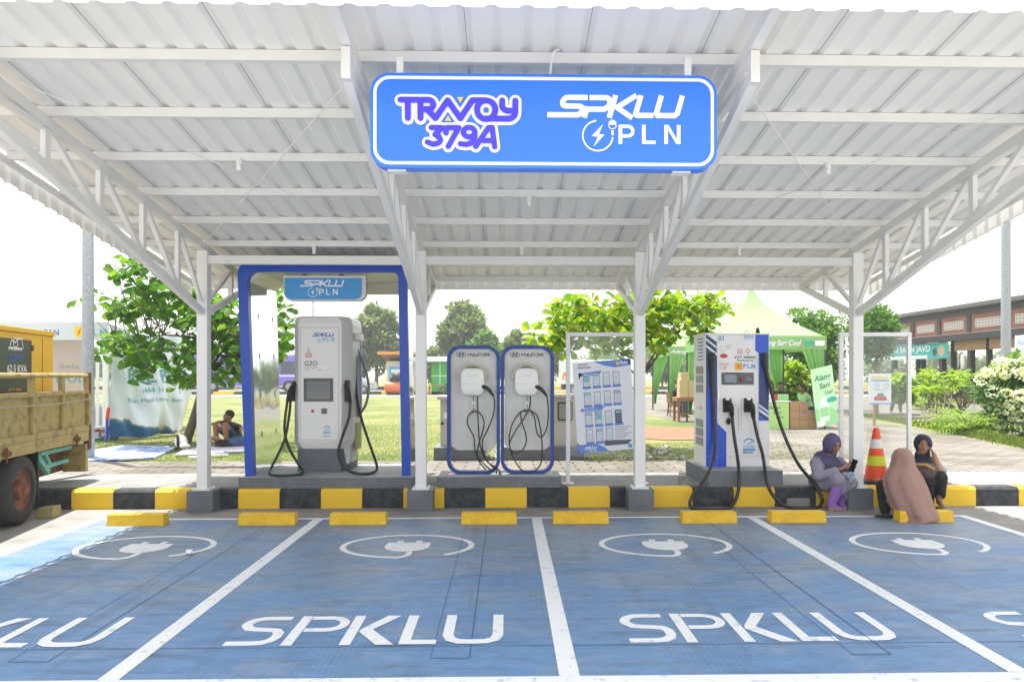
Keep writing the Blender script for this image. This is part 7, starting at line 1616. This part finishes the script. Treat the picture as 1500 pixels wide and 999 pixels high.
# ---- white tent on the left with its banners
wt = thing('marquee', 'white peaked marquee with PLN valance and a wavy holiday banner as side wall', 'tent', (-11, 18.7, GZ))
C0_ = PY(158, 600, 16.3); x1 = C0_.x; x0 = x1-5.2; y0, y1 = 16.3, 21.3; ze = 2.74
tentroof(x0, x1, y0, y1, ze, 5.4, 'tent_white', wt)
for (x, y) in ((x1-.03, y0+.03), (x0+.03, y0+.03), (x1-.03, y1-.03), (x0+.03, y1-.03)): mb = MB(); mb.box(x-.03, x+.03, y-.03, y+.03, GZ, ze-.01); mb.build('leg', 'white', wt)
mb = MB(); mb.box(x0, x1, y0-.012, y0-.001, ze-.38, ze-.0); mb.build('valance', 'valance', wt)
D = PDecal(0, 497, y0-.012, .004); D.text('TEGAPAN', 34, 6, 8.5, 51, bold=.02); D.build('lettering', 'decal_blue', wt)
D = PDecal(0, 497, y0-.012, .004); D.text('P L N', 124, 5.5, 9.5, 30, bold=.04); D.build('lettering', 'decal_lblue', wt)
D = PDecal(0, 497, y0-.012, .004); D.rect(108, 121, 3, 19); D.build('emblem', 'tri_yellow', wt)
D = PDecal(0, 497, y0-.012, .0052); D.line([(117, 15), (113, 10.5), (116, 10.5), (113, 6)], 1.2); D.build('emblem', 'decal_red', wt)
a = PY(60, 600, 16.7); b = PY(127, 498, 16.7); mb = MB(); mb.box(a.x, b.x, 16.7, 16.73, GZ, b.z); mb.build('back_panel', 'pink_wall', wt)
D = PDecal(79, 560, 16.7, .004); D.text('Sela', 8, 20, 7, 29, bold=.01); D.build('lettering', 'decal_grey', wt)
D = PDecal(79, 560, 16.7, .004); D.text('DUL', 3, 0, 15, 42, bold=.01); D.build('lettering', 'teal_txt', wt) if 'teal_txt' in M else D.build('lettering', mat('teal_txt', (.10, .38, .42), .6), wt)
for px in (133, 142, 152): mb = MB(); p = PY(px, 600, 16.8); mb.box(p.x-.03, p.x+.03, 16.8, 16.84, GZ, ze-.3); mb.build('frame_post', 'white', wt)
for z in (.9, 1.5): mb = MB(); p, q = PY(128, 600, 16.85), PY(156, 600, 16.85); mb.box(p.x, q.x, 16.85, 16.88, z, z+.05); mb.build('frame_rail', 'white', wt)
mb = MB(); p, q = PY(128, 600, 17.2), PY(156, 600, 17.2); mb.box(p.x, q.x, 17.2, 17.22, GZ, .95); mb.build('low_panel', 'valance', wt)
# wavy cloth: from the front corner back towards the lawn
P0, P1 = PZ(157, 645, GZ), PZ(277, 634.5, GZ); P0 = Vector((x1+.02, y0+.0, GZ)); Lc = (P1-P0).length; dc = (P1-P0).normalized(); nc_ = Vector((dc.y, -dc.x, 0))
cl = MB(); nx, nz = 70, 26; zt0, zt1 = 2.70, 2.62
def clothpt(s, t): # s along 0..1, t down 0..1
    sag = .16*math.sin(PI*s)*(1-t)**2; z = (zt0+(zt1-zt0)*s-sag)*(1-t)+(GZ+.05+.03*math.sin(s*14))*t; w_ = .055*math.sin(s*17+t*7)+.03*math.sin(s*33-t*11+1)+.12*math.sin(s*5.5+t*6)*t+.05*abs(math.sin(s*9-t*9))*(.3+t)
    return P0+dc*(Lc*s*(1-.02*t))+nc_*w_+Vector((0, 0, z-GZ))
for j in range(nz+1):
    for i in range(nx+1): cl.v.append(tuple(clothpt(i/nx, j/nz)))
cl.f = [(j*(nx+1)+i, (j+1)*(nx+1)+i, (j+1)*(nx+1)+i+1, j*(nx+1)+i+1) for j in range(nz) for i in range(nx)]; cl.m = [0]*len(cl.f)
MT('cloth_print', (.62, .67, .74), .75)
def clothmat():
    m = M['cloth_print']; n = m.node_tree; b = n.nodes['Principled BSDF']; lk = n.links.new; t = n.nodes.new('ShaderNodeUVMap'); sx = n.nodes.new('ShaderNodeSeparateXYZ'); lk(t.outputs[0], sx.inputs[0])
    nz_ = n.nodes.new('ShaderNodeTexNoise'); nz_.inputs['Scale'].default_value = 5; nz_.inputs['Detail'].default_value = 5; lk(t.outputs[0], nz_.inputs['Vector'])
    ad_ = n.nodes.new('ShaderNodeMath'); ad_.operation = 'MULTIPLY_ADD'; lk(nz_.outputs['Fac'], ad_.inputs[0]); ad_.inputs[1].default_value = -.26; lk(sx.outputs['Y'], ad_.inputs[2])
    ml = n.nodes.new('ShaderNodeMath'); ml.operation = 'MULTIPLY_ADD'; lk(sx.outputs['X'], ml.inputs[0]); ml.inputs[1].default_value = .17; lk(ad_.outputs[0], ml.inputs[2])
    r = n.nodes.new('ShaderNodeValToRGB'); e = r.color_ramp.elements; e[0].position = 0; e[0].color = (.02, .10, .25, 1); e[1].position = .045; e[1].color = (.74, .79, .94, 1)
    e.new(.0).color = (.02, .10, .25, 1); x = e.new(.028); x.color = (.05, .22, .35, 1); x = e.new(.036); x.color = (.55, .40, .20, 1)
    lk(ml.outputs[0], r.inputs[0]); lk(r.outputs[0], b.inputs['Base Color'])
clothmat()
cwo = cl.build('side_banner', 'cloth_print', wt, smooth=True, auto=False)
uv = cwo.data.uv_layers.new(name='UVMap')
for lp_ in cwo.data.loops:
    i = lp_.vertex_index; uv.data[lp_.index].uv = ((i % (nx+1))/nx, 1-(i//(nx+1))/nz)
def clothtext(t, s0, s1, tt0, tt1, m, bold=0):
    vs, fs, tw = text_geo(t, bold, 0, 1.0); mb = MB(); out = []
    for x, y in vs: s = s0+(s1-s0)*x/tw; q = tt1+(tt0-tt1)*y; out.append(clothpt(s, q)+nc_*.022)
    mb.add(out, fs); mb.build('lettering', m, wt)
clothtext('IDUL FITRI', .22, .92, .36, .50, 'teal_txt', .005); clothtext('1444 H', .40, .60, .545, .60, 'teal_txt'); clothtext('Mohon Maaf Lahir dan Batin', .20, .86, .645, .685, 'teal_txt'); clothtext('PT PLN (PERSERO)', .10, .45, .085, .12, 'decal_dark', .02); clothtext('PEMALANG', .52, .86, .10, .145, 'decal_dark', .02)
# carton with print, stick, mats, bag, slippers
q = PZ(137, 646, GZ); cb = thing('snack_carton', 'white red and green printed carton on the grass beside the truck rear', 'carton', tuple(q))
qb = PZ(174, 643, GZ); w_ = (qb-q).length; d_ = (qb-q).normalized(); n_ = Vector((-d_.y, d_.x, 0)); mb = MB(); P = [q, qb, qb+n_*.3, q+n_*.3]; mb.hexa(P+[p+up*.30 for p in P]); mb.build('box', 'white', cb, bevel=.006)
D = Decal(q, d_, (0, 0, 1), .003); D.rect(.0, w_, .0, .05); D.poly([(w_*.72, .05), (w_, .05), (w_, .2)]); D.build('print', mat('pack_green', (.03, .32, .08), .5), cb)
D = Decal(q, d_, (0, 0, 1), .003); D.rect(.02, w_*.28, .19, .25); D.disc(w_*.36, .13, .085); D.rect(w_*.70, w_*.86, .23, .28); D.disc(w_*.86, .14, .05); D.build('print', 'decal_red', cb)
D = Decal(q, d_, (0, 0, 1), .0065); D.ringd(w_*.36, .13, .092, .02); D.build('print', 'decal_lblue', cb); D = Decal(q, d_, (0, 0, 1), .006); D.disc(w_*.36, .13, .05, 14); D.build('print', 'white', cb)
MT('plastic_red', (.75, .05, .03), .4); MT('plastic_blue', (.02, .06, .5), .4)
p = PY(157, 625, 16.15); wn = thing('light_stick', 'red and blue plastic wand standing against the marquee', 'wand', (p.x, 16.15, GZ)); mb = MB(); mb.tube([(p.x, 16.15, PY(157, 613, 16.15).z), (p.x+.03, 16.15, PY(157, 597, 16.15).z)], .035, 8); mb.build('tube', 'plastic_red', wn, smooth=True)
mb = MB(); mb.tube([(p.x-.01, 16.15, GZ+.0), (p.x, 16.15, PY(157, 613, 16.15).z)], .03, 8); mb.build('handle', 'plastic_blue', wn, smooth=True)
def rug(label, pts, c1, c2, vs, name='floor_mat'):
    P = [PZ(x, y, GZ) for x, y in pts]; c = sum(P, Vector())/len(P); m_ = mat('rug', c1, .8, col2=c2, vs=vs, cut=(.4, .52)); mb = MB(); k = len(P)
    random.seed(k); P = [p+Vector((0, 0, .028+random.uniform(0, .03))) for p in P]; mb.add(P+[p-Vector((0, 0, .03)) for p in P], [tuple(range(k))[::-1], tuple(range(k, 2*k))]+[(i, (i+1) % k, (i+1) % k+k, i+k) for i in range(k)])
    o = mb.build(name, m_, origin=tuple(c)); tag(o, label, 'mat'); bm = bmesh.new(); bm.from_mesh(o.data); bmesh.ops.recalc_face_normals(bm, faces=bm.faces); bm.to_mesh(o.data); bm.free()
rug('crumpled blue and white tarpaulin on the grass between the truck and the tree', [(118, 664), (180, 656), (246, 655.5), (256, 659), (240, 666), (226, 673), (180, 677), (118, 678)], (.34, .42, .64), (.08, .16, .45), 5)
rug('striped mat under the young man beside the left tree', [(256, 669), (268, 661), (300, 657.5), (372, 654), (372, 662), (330, 665), (300, 667)], (.50, .52, .66), (.45, .22, .20), 5)
q = PZ(263, 658, GZ); bp = thing('backpack', 'white backpack with a black stripe lying at the foot of the left tree', 'bag', tuple(q)); B = Body(); B.ell(q+Vector((0, .08, .13)), (.12, .10, .15)); B.ell(q+Vector((.10, .0, .06)), (.10, .08, .06)); B.build('bag_body', ['white'], bp, .012, 3, .02, 9); B = Body(); B.chain([q+Vector((-.02, -.04, .25)), q+Vector((-.01, -.03, .02))], [.025, .03]); B.ell(q+Vector((0, 0, .02)), (.13, .08, .025)); B.build('strap', ['rubber'], bp, .01, 2)
for px, py in ((282, 673), (312, 670)):
    q = PZ(px, py, GZ); mb = MB()
    for s in (0, .12): mb.prism([(q.x+s-.09+a*.2, q.y+s*.4+b*.08) for a, b in arc(.5, .5, .5, 0, 330, 12)], (0, 0, GZ+.05), (1, 0, 0), (0, 1, 0), .03)
    tag(mb.build('slippers', 'white', origin=tuple(q)), 'pale rubber slippers on the grass before the striped mat', 'slippers', 'slippers on the grass')

# ================================================================ FAR THINGS BEYOND THE LAWN
MT('bus_violet', (.20, .13, .62), .35, coat=.3); MT('bus_glass', (.03, .05, .09), .08, spec=.8); MT('roof_orange', (.70, .28, .06), .7); MT('shed_wall', (.62, .58, .48), .8); MT('shed_green', (.06, .42, .08), .7); MT('tank_orange', (.62, .14, .04), .45); MT('van_white', (.78, .79, .80), .3, coat=.2); MT('car_silver', (.45, .47, .50), .25, metal=.5)
YBUS = 62.0
def bxp(x0, x1, z0, z1, Y, dep, name, m, par, bev=0.0): m_ = MB(); m_.box(x0, x1, Y, Y+dep, z0, z1); return m_.build(name, m, par, bevel=bev)
def bus(label, x0, L_, Y, h=3.15):
    t = thing('bus', label, 'bus', (x0+L_/2, Y, GZ)); z0 = GZ+.35
    bxp(x0, x0+L_, z0, GZ+h, Y, 2.5, 'body', 'bus_violet', t, .18); bxp(x0+.3, x0+L_-.3, GZ+1.55, GZ+2.55, Y-.012, .02, 'window', 'bus_glass', t); bxp(x0+.05, x0+L_-.05, GZ+1.32, GZ+1.42, Y-.012, .02, 'stripe', 'white', t)
    for k in range(6): bxp(x0+.3+(L_-.6)*(k+1)/7-.05, x0+.3+(L_-.6)*(k+1)/7+.05, GZ+1.55, GZ+2.55, Y-.02, .007, 'window_pillar', 'bus_violet', t)
    D = Decal((x0, Y-.0, GZ), (1, 0, 0), (0, 0, 1), .005); D.line([(1.0, 1.2), (2.1, .5), (L_-3, .5)], .07); D.build('stripe', 'white', t)
    for xw in (x0+2.4, x0+L_-2.6):
        m_ = MB(); m_.tube([(xw, Y-.03, GZ+.5), (xw, Y+.3, GZ+.5)], .5, 20); w = m_.build('wheel', 'tyre', t, smooth=True); m_ = MB(); m_.tube([(xw, Y-.05, GZ+.5), (xw, Y-.031, GZ+.5)], .26, 14); m_.build('rim', 'galv', w)
bus('long violet bus on the lane behind the left tree and portal', PY(268, 550, YBUS).x, 11.2, YBUS)
def saloon(label, x0, Y, m, L_=4.3, name='car'):
    t = thing(name, label, 'car', (x0+L_/2, Y, GZ)); z = GZ; sec = [(0, .45), (0, .85), (.12*L_, .98), (.28*L_, 1.45), (.62*L_, 1.48), (.82*L_, 1.02), (.98*L_, .88), (L_, .45), (L_, .28), (0, .28)]
    m_ = MB(); m_.prism([(x0+a, z+b) for a, b in sec], (0, Y, 0), (1, 0, 0), (0, 0, 1), 1.7); m_.build('body', m, t, bevel=.06)
    m_ = MB(); m_.prism([(x0+.16*L_, z+1.0), (x0+.78*L_, z+1.02), (x0+.61*L_, z+1.40), (x0+.30*L_, z+1.38)], (0, Y-.01, 0), (1, 0, 0), (0, 0, 1), .009); m_.build('window', 'bus_glass', t)
    for a in (.2, .8): m_ = MB(); m_.tube([(x0+a*L_, Y-.03, z+.32), (x0+a*L_, Y+.2, z+.32)], .32, 18); w = m_.build('wheel', 'tyre', t, smooth=True); m_ = MB(); m_.tube([(x0+a*L_, Y-.05, z+.32), (x0+a*L_, Y-.031, z+.32)], .2, 14); m_.build('rim', 'galv', w)
saloon('silver car on the lane just right of the silver charger', PY(548, 550, 60).x-4.3, 60, 'car_silver')
# white lorry behind the poster stand
YTK = 50; x0 = PY(822, 550, YTK).x; x1 = PY(902, 550, YTK).x; lv = thing('box_truck', 'white box truck with an orange mark behind the clear poster stand', 'truck', ((x0+x1)/2, YTK, GZ)); zt = PY(830, 527, YTK).z
bxp(x0, x1, GZ+.85, zt, YTK, 2.3, 'cargo_box', 'van_white', lv, .05); x2 = PY(931, 550, YTK).x
m_ = MB(); m_.prism([(x1+.05, GZ+.6), (x2, GZ+.6), (x2, GZ+1.3), (x2-.55, GZ+2.1), (x1+.05, GZ+2.15)], (0, YTK+.1, 0), (1, 0, 0), (0, 0, 1), 2.0); m_.build('cab', 'van_white', lv, bevel=.08)
m_ = MB(); m_.prism([(x1+.35, GZ+1.25), (x2-.25, GZ+1.25), (x2-.65, GZ+1.95), (x1+.35, GZ+1.95)], (0, YTK+.085, 0), (1, 0, 0), (0, 0, 1), .012); m_.build('window', 'bus_glass', lv); bxp(x0+.1, x2-.2, GZ+.5, GZ+.8, YTK+.3, 1.5, 'chassis', 'black', lv)
for xw in (x0+.9, x0+1.7, x2-.8): m_ = MB(); m_.tube([(xw, YTK-.02, GZ+.42), (xw, YTK+.3, GZ+.42)], .42, 18); w = m_.build('wheel', 'tyre', lv, smooth=True); m_ = MB(); m_.tube([(xw, YTK-.04, GZ+.42), (xw, YTK-.021, GZ+.42)], .22, 12); m_.build('rim', 'galv', w)
D = PDecal(824, 557, YTK, .004); D.poly([(0, 1), (7, 0), (9, 6), (9, 10), (2, 12), (-.5, 6)]); D.build('emblem', mat('mark_orange', (.85, .20, .03), .5), lv); D = PDecal(824, 557, YTK, .006); D.rect(2, 3.6, 2, 6); D.rect(5, 6.4, 2, 6); D.build('emblem', 'white', lv)
# kiosks
YQ = 56; k1 = thing('kiosk', 'small kiosk with a sloping orange edged roof beyond the lawn beside the portal', 'kiosk', (PY(582, 550, YQ).x, YQ, GZ)); xa, xb2 = PY(566, 550, YQ).x, PY(612, 550, YQ).x
bxp(xa, xb2, GZ, PY(580, 529, YQ).z, YQ, 2.5, 'wall', 'shed_wall', k1); m_ = MB(); zl = PY(560, 517, YQ).z
xl_, xr_ = PY(553, 550, YQ-1.2).x, PY(616, 550, YQ-1.2).x; m_.hexa([(xl_, YQ-1.3, zl-.12), (xr_, YQ-1.3, zl-.12), (xr_+.3, YQ+3, zl-.9), (xl_+.8, YQ+3, zl-.9), (xl_, YQ-1.3, zl), (xr_, YQ-1.3, zl), (xr_+.3, YQ+3, zl-.78), (xl_+.8, YQ+3, zl-.78)]); m_.build('roof', 'wood', k1); bxp(xl_, xr_, zl-.15, zl+.06, YQ-1.36, .05, 'roof_edge', 'roof_orange', k1)
a, b = PY(570, 561, YQ), PY(592, 537, YQ); bxp(a.x, b.x, a.z, b.z, YQ-.04, .03, 'poster', 'decal_lblue', k1); D = PDecal(570, 561, YQ-.04, .003); D.rect(3, 18, 15, 20); D.rect(3, 14, 8, 10); D.build('lettering', 'white', k1)
tn = thing('air_tank', 'orange air compressor tank standing before the kiosk', 'tank', tuple(PY(574, 576, 54))); p, q = PY(566, 567, 54), PY(586, 568, 54); m_ = MB(); m_.tube([p-Vector((.12, 0, 0)), p, q, q+Vector((.12, 0, 0))], [.22, .42, .42, .22], 16); m_.build('tank', 'tank_orange', tn, smooth=True); m_ = MB(); m_.box(p.x+.1, p.x+.3, 53.9, 54.2, GZ, p.z-.35); m_.box(q.x-.3, q.x-.1, 53.9, 54.2, GZ, p.z-.35); m_.build('foot', 'black', tn)
m_ = MB(); m_.sphere((q.x-.25, 54, p.z+.72), (.4, .3, .32), 10, 8); m_.tube([(q.x-.7, 54, p.z+.6), (q.x+.2, 54, p.z+.6)], .2, 10); m_.build('motor', 'black', tn, smooth=True)
k2 = thing('kiosk', 'green walled kiosk with a flat white roof left of the wall box stands', 'kiosk', (PY(640, 550, YQ).x, YQ, GZ)); xa, xb2 = PY(632, 550, YQ).x, PY(668, 550, YQ).x; zz = PY(640, 530, YQ).z
bxp(xa, xb2, GZ, zz-.02, YQ, 2.5, 'wall', 'shed_green', k2); bxp(PY(608, 550, YQ).x, xb2+.4, zz, zz+.35, YQ-1, 4, 'roof', 'white', k2, .03); bxp(PY(612, 550, YQ).x, PY(614, 550, YQ).x, GZ, zz, YQ-.6, .12, 'post', 'white', k2)
D = PDecal(632, 565, YQ, .003); D.rect(0, 36, 14, 15); D.rect(12, 13, 0, 34); D.build('frame', 'white', k2)
tb_ = thing('bench_table', 'long dark table in front of the green kiosk', 'table', tuple(PY(638, 570, 54.5))); bxp(PY(628, 550, 54.5).x, PY(650, 550, 54.5).x, GZ+.65, GZ+.72, 54.2, .7, 'table_top', 'wood', tb_)
for px in (629, 649): bxp(PY(px, 550, 54.5).x-.04, PY(px, 550, 54.5).x+.04, GZ, GZ+.649, 54.4, .3, 'leg', 'wood', tb_)
mc = thing('motorbike', 'dark motorbike parked beside the green kiosk', 'motorbike', tuple(PY(655, 572, 54))); xm = PY(652, 550, 54).x
for dx in (-.1, 1.1): m_ = MB(); m_.tube([(xm+dx+.28*math.cos(a), 54, GZ+.30+.28*math.sin(a)) for a in np.linspace(0, 2*PI, 17)], .05, 6); m_.build('wheel', 'tyre', mc, smooth=True)
B = Body(); B.chain([(xm+.1, 54, GZ+.75), (xm+.5, 54, GZ+.65), (xm+.85, 54, GZ+.8)], [.12, .14, .12]); B.limb((xm+.95, 54, GZ+1.05), (xm+1.1, 54, GZ+.35), .08, .05); B.limb((xm+.5, 54, GZ+.6), (xm-.05, 54, GZ+.35), .1, .05); B.build('body', ['black'], mc, .03, 1); m_ = MB(); m_.tube([(xm+.95, 53.7, GZ+1.1), (xm+.95, 54.3, GZ+1.1)], .025, 6); m_.build('handlebar', 'steel', mc)

# ================================================================ RESTAURANT on the right
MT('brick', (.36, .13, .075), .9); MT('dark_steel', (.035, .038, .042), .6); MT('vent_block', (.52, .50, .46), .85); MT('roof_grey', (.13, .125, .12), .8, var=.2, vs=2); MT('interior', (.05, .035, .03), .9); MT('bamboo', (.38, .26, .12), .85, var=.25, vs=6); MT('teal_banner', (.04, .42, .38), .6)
def brickmat():
    m = M['brick']; n = m.node_tree; b = n.nodes['Principled BSDF']; t = n.nodes.new('ShaderNodeTexCoord'); mp = n.nodes.new('ShaderNodeMapping'); mp.inputs['Rotation'].default_value = (PI/2, 0, PI/2); br = n.nodes.new('ShaderNodeTexBrick')
    br.inputs['Color1'].default_value = (.34, .11, .06, 1); br.inputs['Color2'].default_value = (.20, .07, .045, 1); br.inputs['Mortar'].default_value = (.20, .15, .12, 1); br.inputs['Scale'].default_value = 1; br.inputs['Brick Width'].default_value = .24; br.inputs['Row Height'].default_value = .075; br.inputs['Mortar Size'].default_value = .01
    cx_ = n.nodes.new('ShaderNodeCombineXYZ'); sp = n.nodes.new('ShaderNodeSeparateXYZ'); n.links.new(t.outputs['Object'], sp.inputs[0]); n.links.new(sp.outputs['Y'], cx_.inputs[0]); n.links.new(sp.outputs['Z'], cx_.inputs[1]); n.links.new(cx_.outputs[0], br.inputs['Vector']); n.links.new(br.outputs['Color'], b.inputs['Base Color'])
brickmat()
XW = 23.4
def yx(px, X=XW): d = ray(px, 550); return d.y*X/d.x
YR1 = yx(1302); YR0 = 22.0
rs = thing('restaurant', 'long open sided restaurant with brick upper wall and grey lattice panels', 'building', (XW, (YR0+YR1)/2, GZ))
m_ = MB(); m_.box(XW, XW+.15, YR0, YR1, 3.72, 4.66); m_.build('brick_wall', 'brick', rs)
m_ = MB(); m_.box(XW-.05, XW+.2, YR0, YR1+.1, 4.661, 4.98); m_.build('upper_beam', 'dark_steel', rs); m_ = MB(); m_.hexa([(XW-.5, YR0, 4.99), (XW+9, YR0, 4.99), (XW+9, YR1+.6, 4.99), (XW-.5, YR1+.6, 4.99), (XW-.5, YR0, 5.18), (XW+9, YR0, 6.4), (XW+9, YR1+.6, 6.4), (XW-.5, YR1+.6, 5.18)]); m_.build('roof', 'roof_grey', rs)
m_ = MB(); m_.box(XW-.55, XW+.14, YR0, YR1+.2, 3.40, 3.70); m_.build('canopy_beam', 'dark_steel', rs); m_ = MB(); m_.box(XW-.6, XW+.13, YR0, YR1+.2, 3.7005, 3.715); m_.build('drip_edge', 'vent_block', rs)
piers = [1308, 1337.5, 1376, 1420, 1477]
ys_ = [yx(p) for p in piers]; ys_.append(2*ys_[-1]-ys_[-2]); ys_.append(2*ys_[-1]-ys_[-2])
for y in ys_[1:]:
    if y > YR0: m_ = MB(); m_.box(XW-.06, XW-.001, y-.16, y+.16, 3.72, 4.66); m_.build('pier', 'dark_steel', rs)
for a_, b_ in zip(ys_[:-1], ys_[1:]):
    hi, lo = max(a_, b_), min(a_, b_); lo = max(lo, YR0)
    if hi-lo < 1: continue
    g_ = (hi-lo)*.17; m_ = MB(); y0_, y1_ = lo+g_, hi-g_; m_.box(XW-.03, XW-.0015, y0_, y1_, 3.98, 4.42); v_ = m_.build('lattice_panel', 'vent_block', rs); m_ = MB()
    q_ = 8
    for i in range(q_):
        for j in range(3): ya = y0_+(y1_-y0_)*(i+.18)/q_; yb = y0_+(y1_-y0_)*(i+.82)/q_; za = 4.0+.14*j; m_.box(XW-.034, XW-.031, ya, yb, za+.02, za+.10)
    m_.build('lattice_holes', 'dark_gap_soft', v_) if 'dark_gap_soft' in M else m_.build('lattice_holes', mat('dark_gap_soft', (.30, .28, .26), .9), v_)
for px in (1308, 1343, 1350, 1378.5, 1394.5, 1420, 1446.5, 1495): y = yx(px); m_ = MB(); w_ = .14 if px in (1308, 1378.5, 1420) else .07; m_.box(XW-.03, XW+.22, y-w_, y+w_, GZ, 3.40); m_.build('column', 'dark_steel', rs)
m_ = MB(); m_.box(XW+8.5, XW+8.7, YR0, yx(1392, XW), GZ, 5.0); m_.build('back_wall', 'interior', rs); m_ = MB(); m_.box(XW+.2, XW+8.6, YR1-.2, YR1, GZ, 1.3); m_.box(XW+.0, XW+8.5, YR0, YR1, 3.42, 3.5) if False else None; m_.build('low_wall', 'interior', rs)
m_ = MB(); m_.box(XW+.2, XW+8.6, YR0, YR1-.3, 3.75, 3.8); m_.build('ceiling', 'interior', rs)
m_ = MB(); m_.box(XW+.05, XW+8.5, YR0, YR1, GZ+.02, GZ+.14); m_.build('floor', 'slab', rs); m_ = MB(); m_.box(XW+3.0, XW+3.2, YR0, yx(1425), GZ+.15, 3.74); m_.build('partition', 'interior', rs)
for a_, b_ in ((1398, 1444), (1449, 1474), (1480, 1488)): ya, yb = sorted((yx(a_, XW-.1), yx(b_, XW-.1))); m_ = MB(); m_.box(XW-.10, XW-.07, ya, yb, 2.86, 3.39); m_.build('bamboo_blind', 'bamboo', rs)
bn2 = thing('banner', 'long teal food banner hanging under the restaurant eaves', 'banner', (XW-.3, yx(1340), 2.6)); ya, yb = yx(1389, XW-.3), yx(1270, XW-.3)
m_ = MB(); m_.box(XW-.3, XW-.28, ya, yb, 2.50, 3.36); m_.build('sheet', 'teal_banner', bn2); D = Decal((XW-.3, yb, 2.50), (0, -1, 0), (0, 0, 1), .004); Lb_ = yb-ya
D.text('MAKANAN SAUN JAVD', .8, .42, .34, Lb_*.72, bold=.02); D.rect(.5, Lb_*.78, .04, .22); D.build('lettering', 'white', bn2)
D = Decal((XW-.3, yb, 2.50), (0, -1, 0), (0, 0, 1), .004); D.disc(Lb_*.93, .42, .30, 18); D.build('picture', mat('dish', (.55, .40, .22), .6), bn2); D = Decal((XW-.3, yb, 2.50), (0, -1, 0), (0, 0, 1), .004); D.disc(Lb_*.86, .36, .22, 14); D.build('picture', 'decal_dark', bn2)
bn3 = thing('banner', 'pale blue and white banner at the right edge of the restaurant front', 'banner', (XW-.7, yx(1495), 2.4)); ya, yb = yx(1530, XW-.7), yx(1486.5, XW-.7); m_ = MB(); m_.box(XW-.7, XW-.68, ya, yb, 2.25, 3.38); m_.build('sheet', 'paper', bn3); D = Decal((XW-.7, yb, 2.25), (0, -1, 0), (0, 0, 1), .004); D.text('Aqueduct', .12, .72, .2, 1.5, bold=.02, shear=.2); D.build('lettering', 'decal_lblue', bn3)
# fan in front of the restaurant
yf_ = 30; p = PY(1408.5, 530, yf_); fn_ = thing('standing_fan', 'round white standing fan before the dark restaurant interior', 'fan', (p.x, yf_, GZ)); m_ = MB(); m_.tube([(p.x, yf_+.12, GZ), (p.x, yf_+.12, p.z)], .03, 8); m_.lathe([(.25, GZ), (.22, GZ+.05)], (p.x, yf_+.12, 0), 16); m_.build('stand', 'black', fn_, smooth=True)
m_ = MB(); m_.tube([(p.x+.22*math.cos(a)*.55, yf_+.22*math.sin(.6)*math.cos(a)*.5, p.z+.40*math.sin(a)) for a in np.linspace(0, 2*PI, 25)], .02, 6); m_.build('guard', 'black', fn_, smooth=True); m_ = MB(); m_.sphere((p.x, yf_, p.z), (.105, .10, .33), 16, 10); m_.build('blades', 'white', fn_, smooth=True)
m_ = MB(); a = PZ(1358, 590, GZ); a = PY(1358, 580, 31); m_.tube([(a.x-1.2, 31, 1.15), (a.x+2.0, 31, 1.15)], .025, 6)
for dx in (-1.2, .4, 2.0): m_.tube([(a.x+dx, 31, GZ), (a.x+dx, 31, 1.15)], .02, 6)
tag(m_.build('handrail', 'steel', origin=(a.x, 31, GZ)), 'thin grey handrail in front of the restaurant garden', 'railing')
B = Body(); mt = thing('motorbike', 'dark parked motorbike glimpsed between the restaurant columns', 'motorbike', (PY(1357, 590, 33).x, 33, GZ)); xm = PY(1350, 550, 33).x
B.chain([(xm, 33, .95), (xm+.45, 33, .85), (xm+.8, 33, 1.05)], [.12, .15, .12]); B.limb((xm+.85, 33, 1.35), (xm+1.05, 33, .5), .09, .06); B.limb((xm+.3, 33, .8), (xm-.1, 33, .5), .1, .06); B.build('body', ['black'], mt, .03, 1)
for dx in (-.1, 1.1): m_ = MB(); m_.tube([(xm+dx+.28*math.cos(a), 33, GZ+.32+.28*math.sin(a)) for a in np.linspace(0, 2*PI, 17)], .05, 6); m_.build('wheel', 'tyre', mt, smooth=True)
# dry leaf on the kerb, small litter in the bay
q = PZ(206, 742, .0); m_ = MB(); m_.add([(q.x-.05, q.y, .03), (q.x, q.y-.04, .01), (q.x+.06, q.y, .035), (q.x, q.y+.03, .06), (q.x-.05, q.y+.002, .032), (q.x, q.y-.038, .012), (q.x+.06, q.y+.002, .037), (q.x, q.y+.032, .062)], [(0, 1, 2, 3), (7, 6, 5, 4), (0, 4, 5, 1), (1, 5, 6, 2), (2, 6, 7, 3), (3, 7, 4, 0)])
tag(m_.build('dry_leaf', 'rust', origin=tuple(q)), 'curled brown leaf on the concrete behind the leftmost wheel stop', 'leaf')
q = PZ(280, 810, .012); random.seed(3); B = Body()
for k in range(5): B.ell(q+Vector((random.uniform(-.04, .04), random.uniform(-.04, .04), .015)), (.022, .018, .012))
o = B.build('paper_scrap', ['white'], None, .006, 1, .006, 20); me = o.data; me.transform(Matrix.Translation(-q)); o.location = q; tag(o, 'small crumpled scrap of white paper lying in the leftmost bay', 'litter')
# ================================================================ air
hz = MB(); hz.box(-300, 300, -65, 430, -1, 12); ho = hz.build('haze', mat('haze_air', (1, 1, 1))); tag(ho, 'pale bright haze in the air', 'haze', kind='stuff')
_m = ho.data.materials[0]; _n = _m.node_tree; _n.nodes.remove(_n.nodes['Principled BSDF']); _v = _n.nodes.new('ShaderNodeVolumePrincipled'); _v.inputs['Color'].default_value = (.95, .97, 1, 1); _v.inputs['Density'].default_value = .0013; _v.inputs['Anisotropy'].default_value = .2
_n.links.new(_v.outputs[0], _n.nodes['Material Output'].inputs['Volume'])
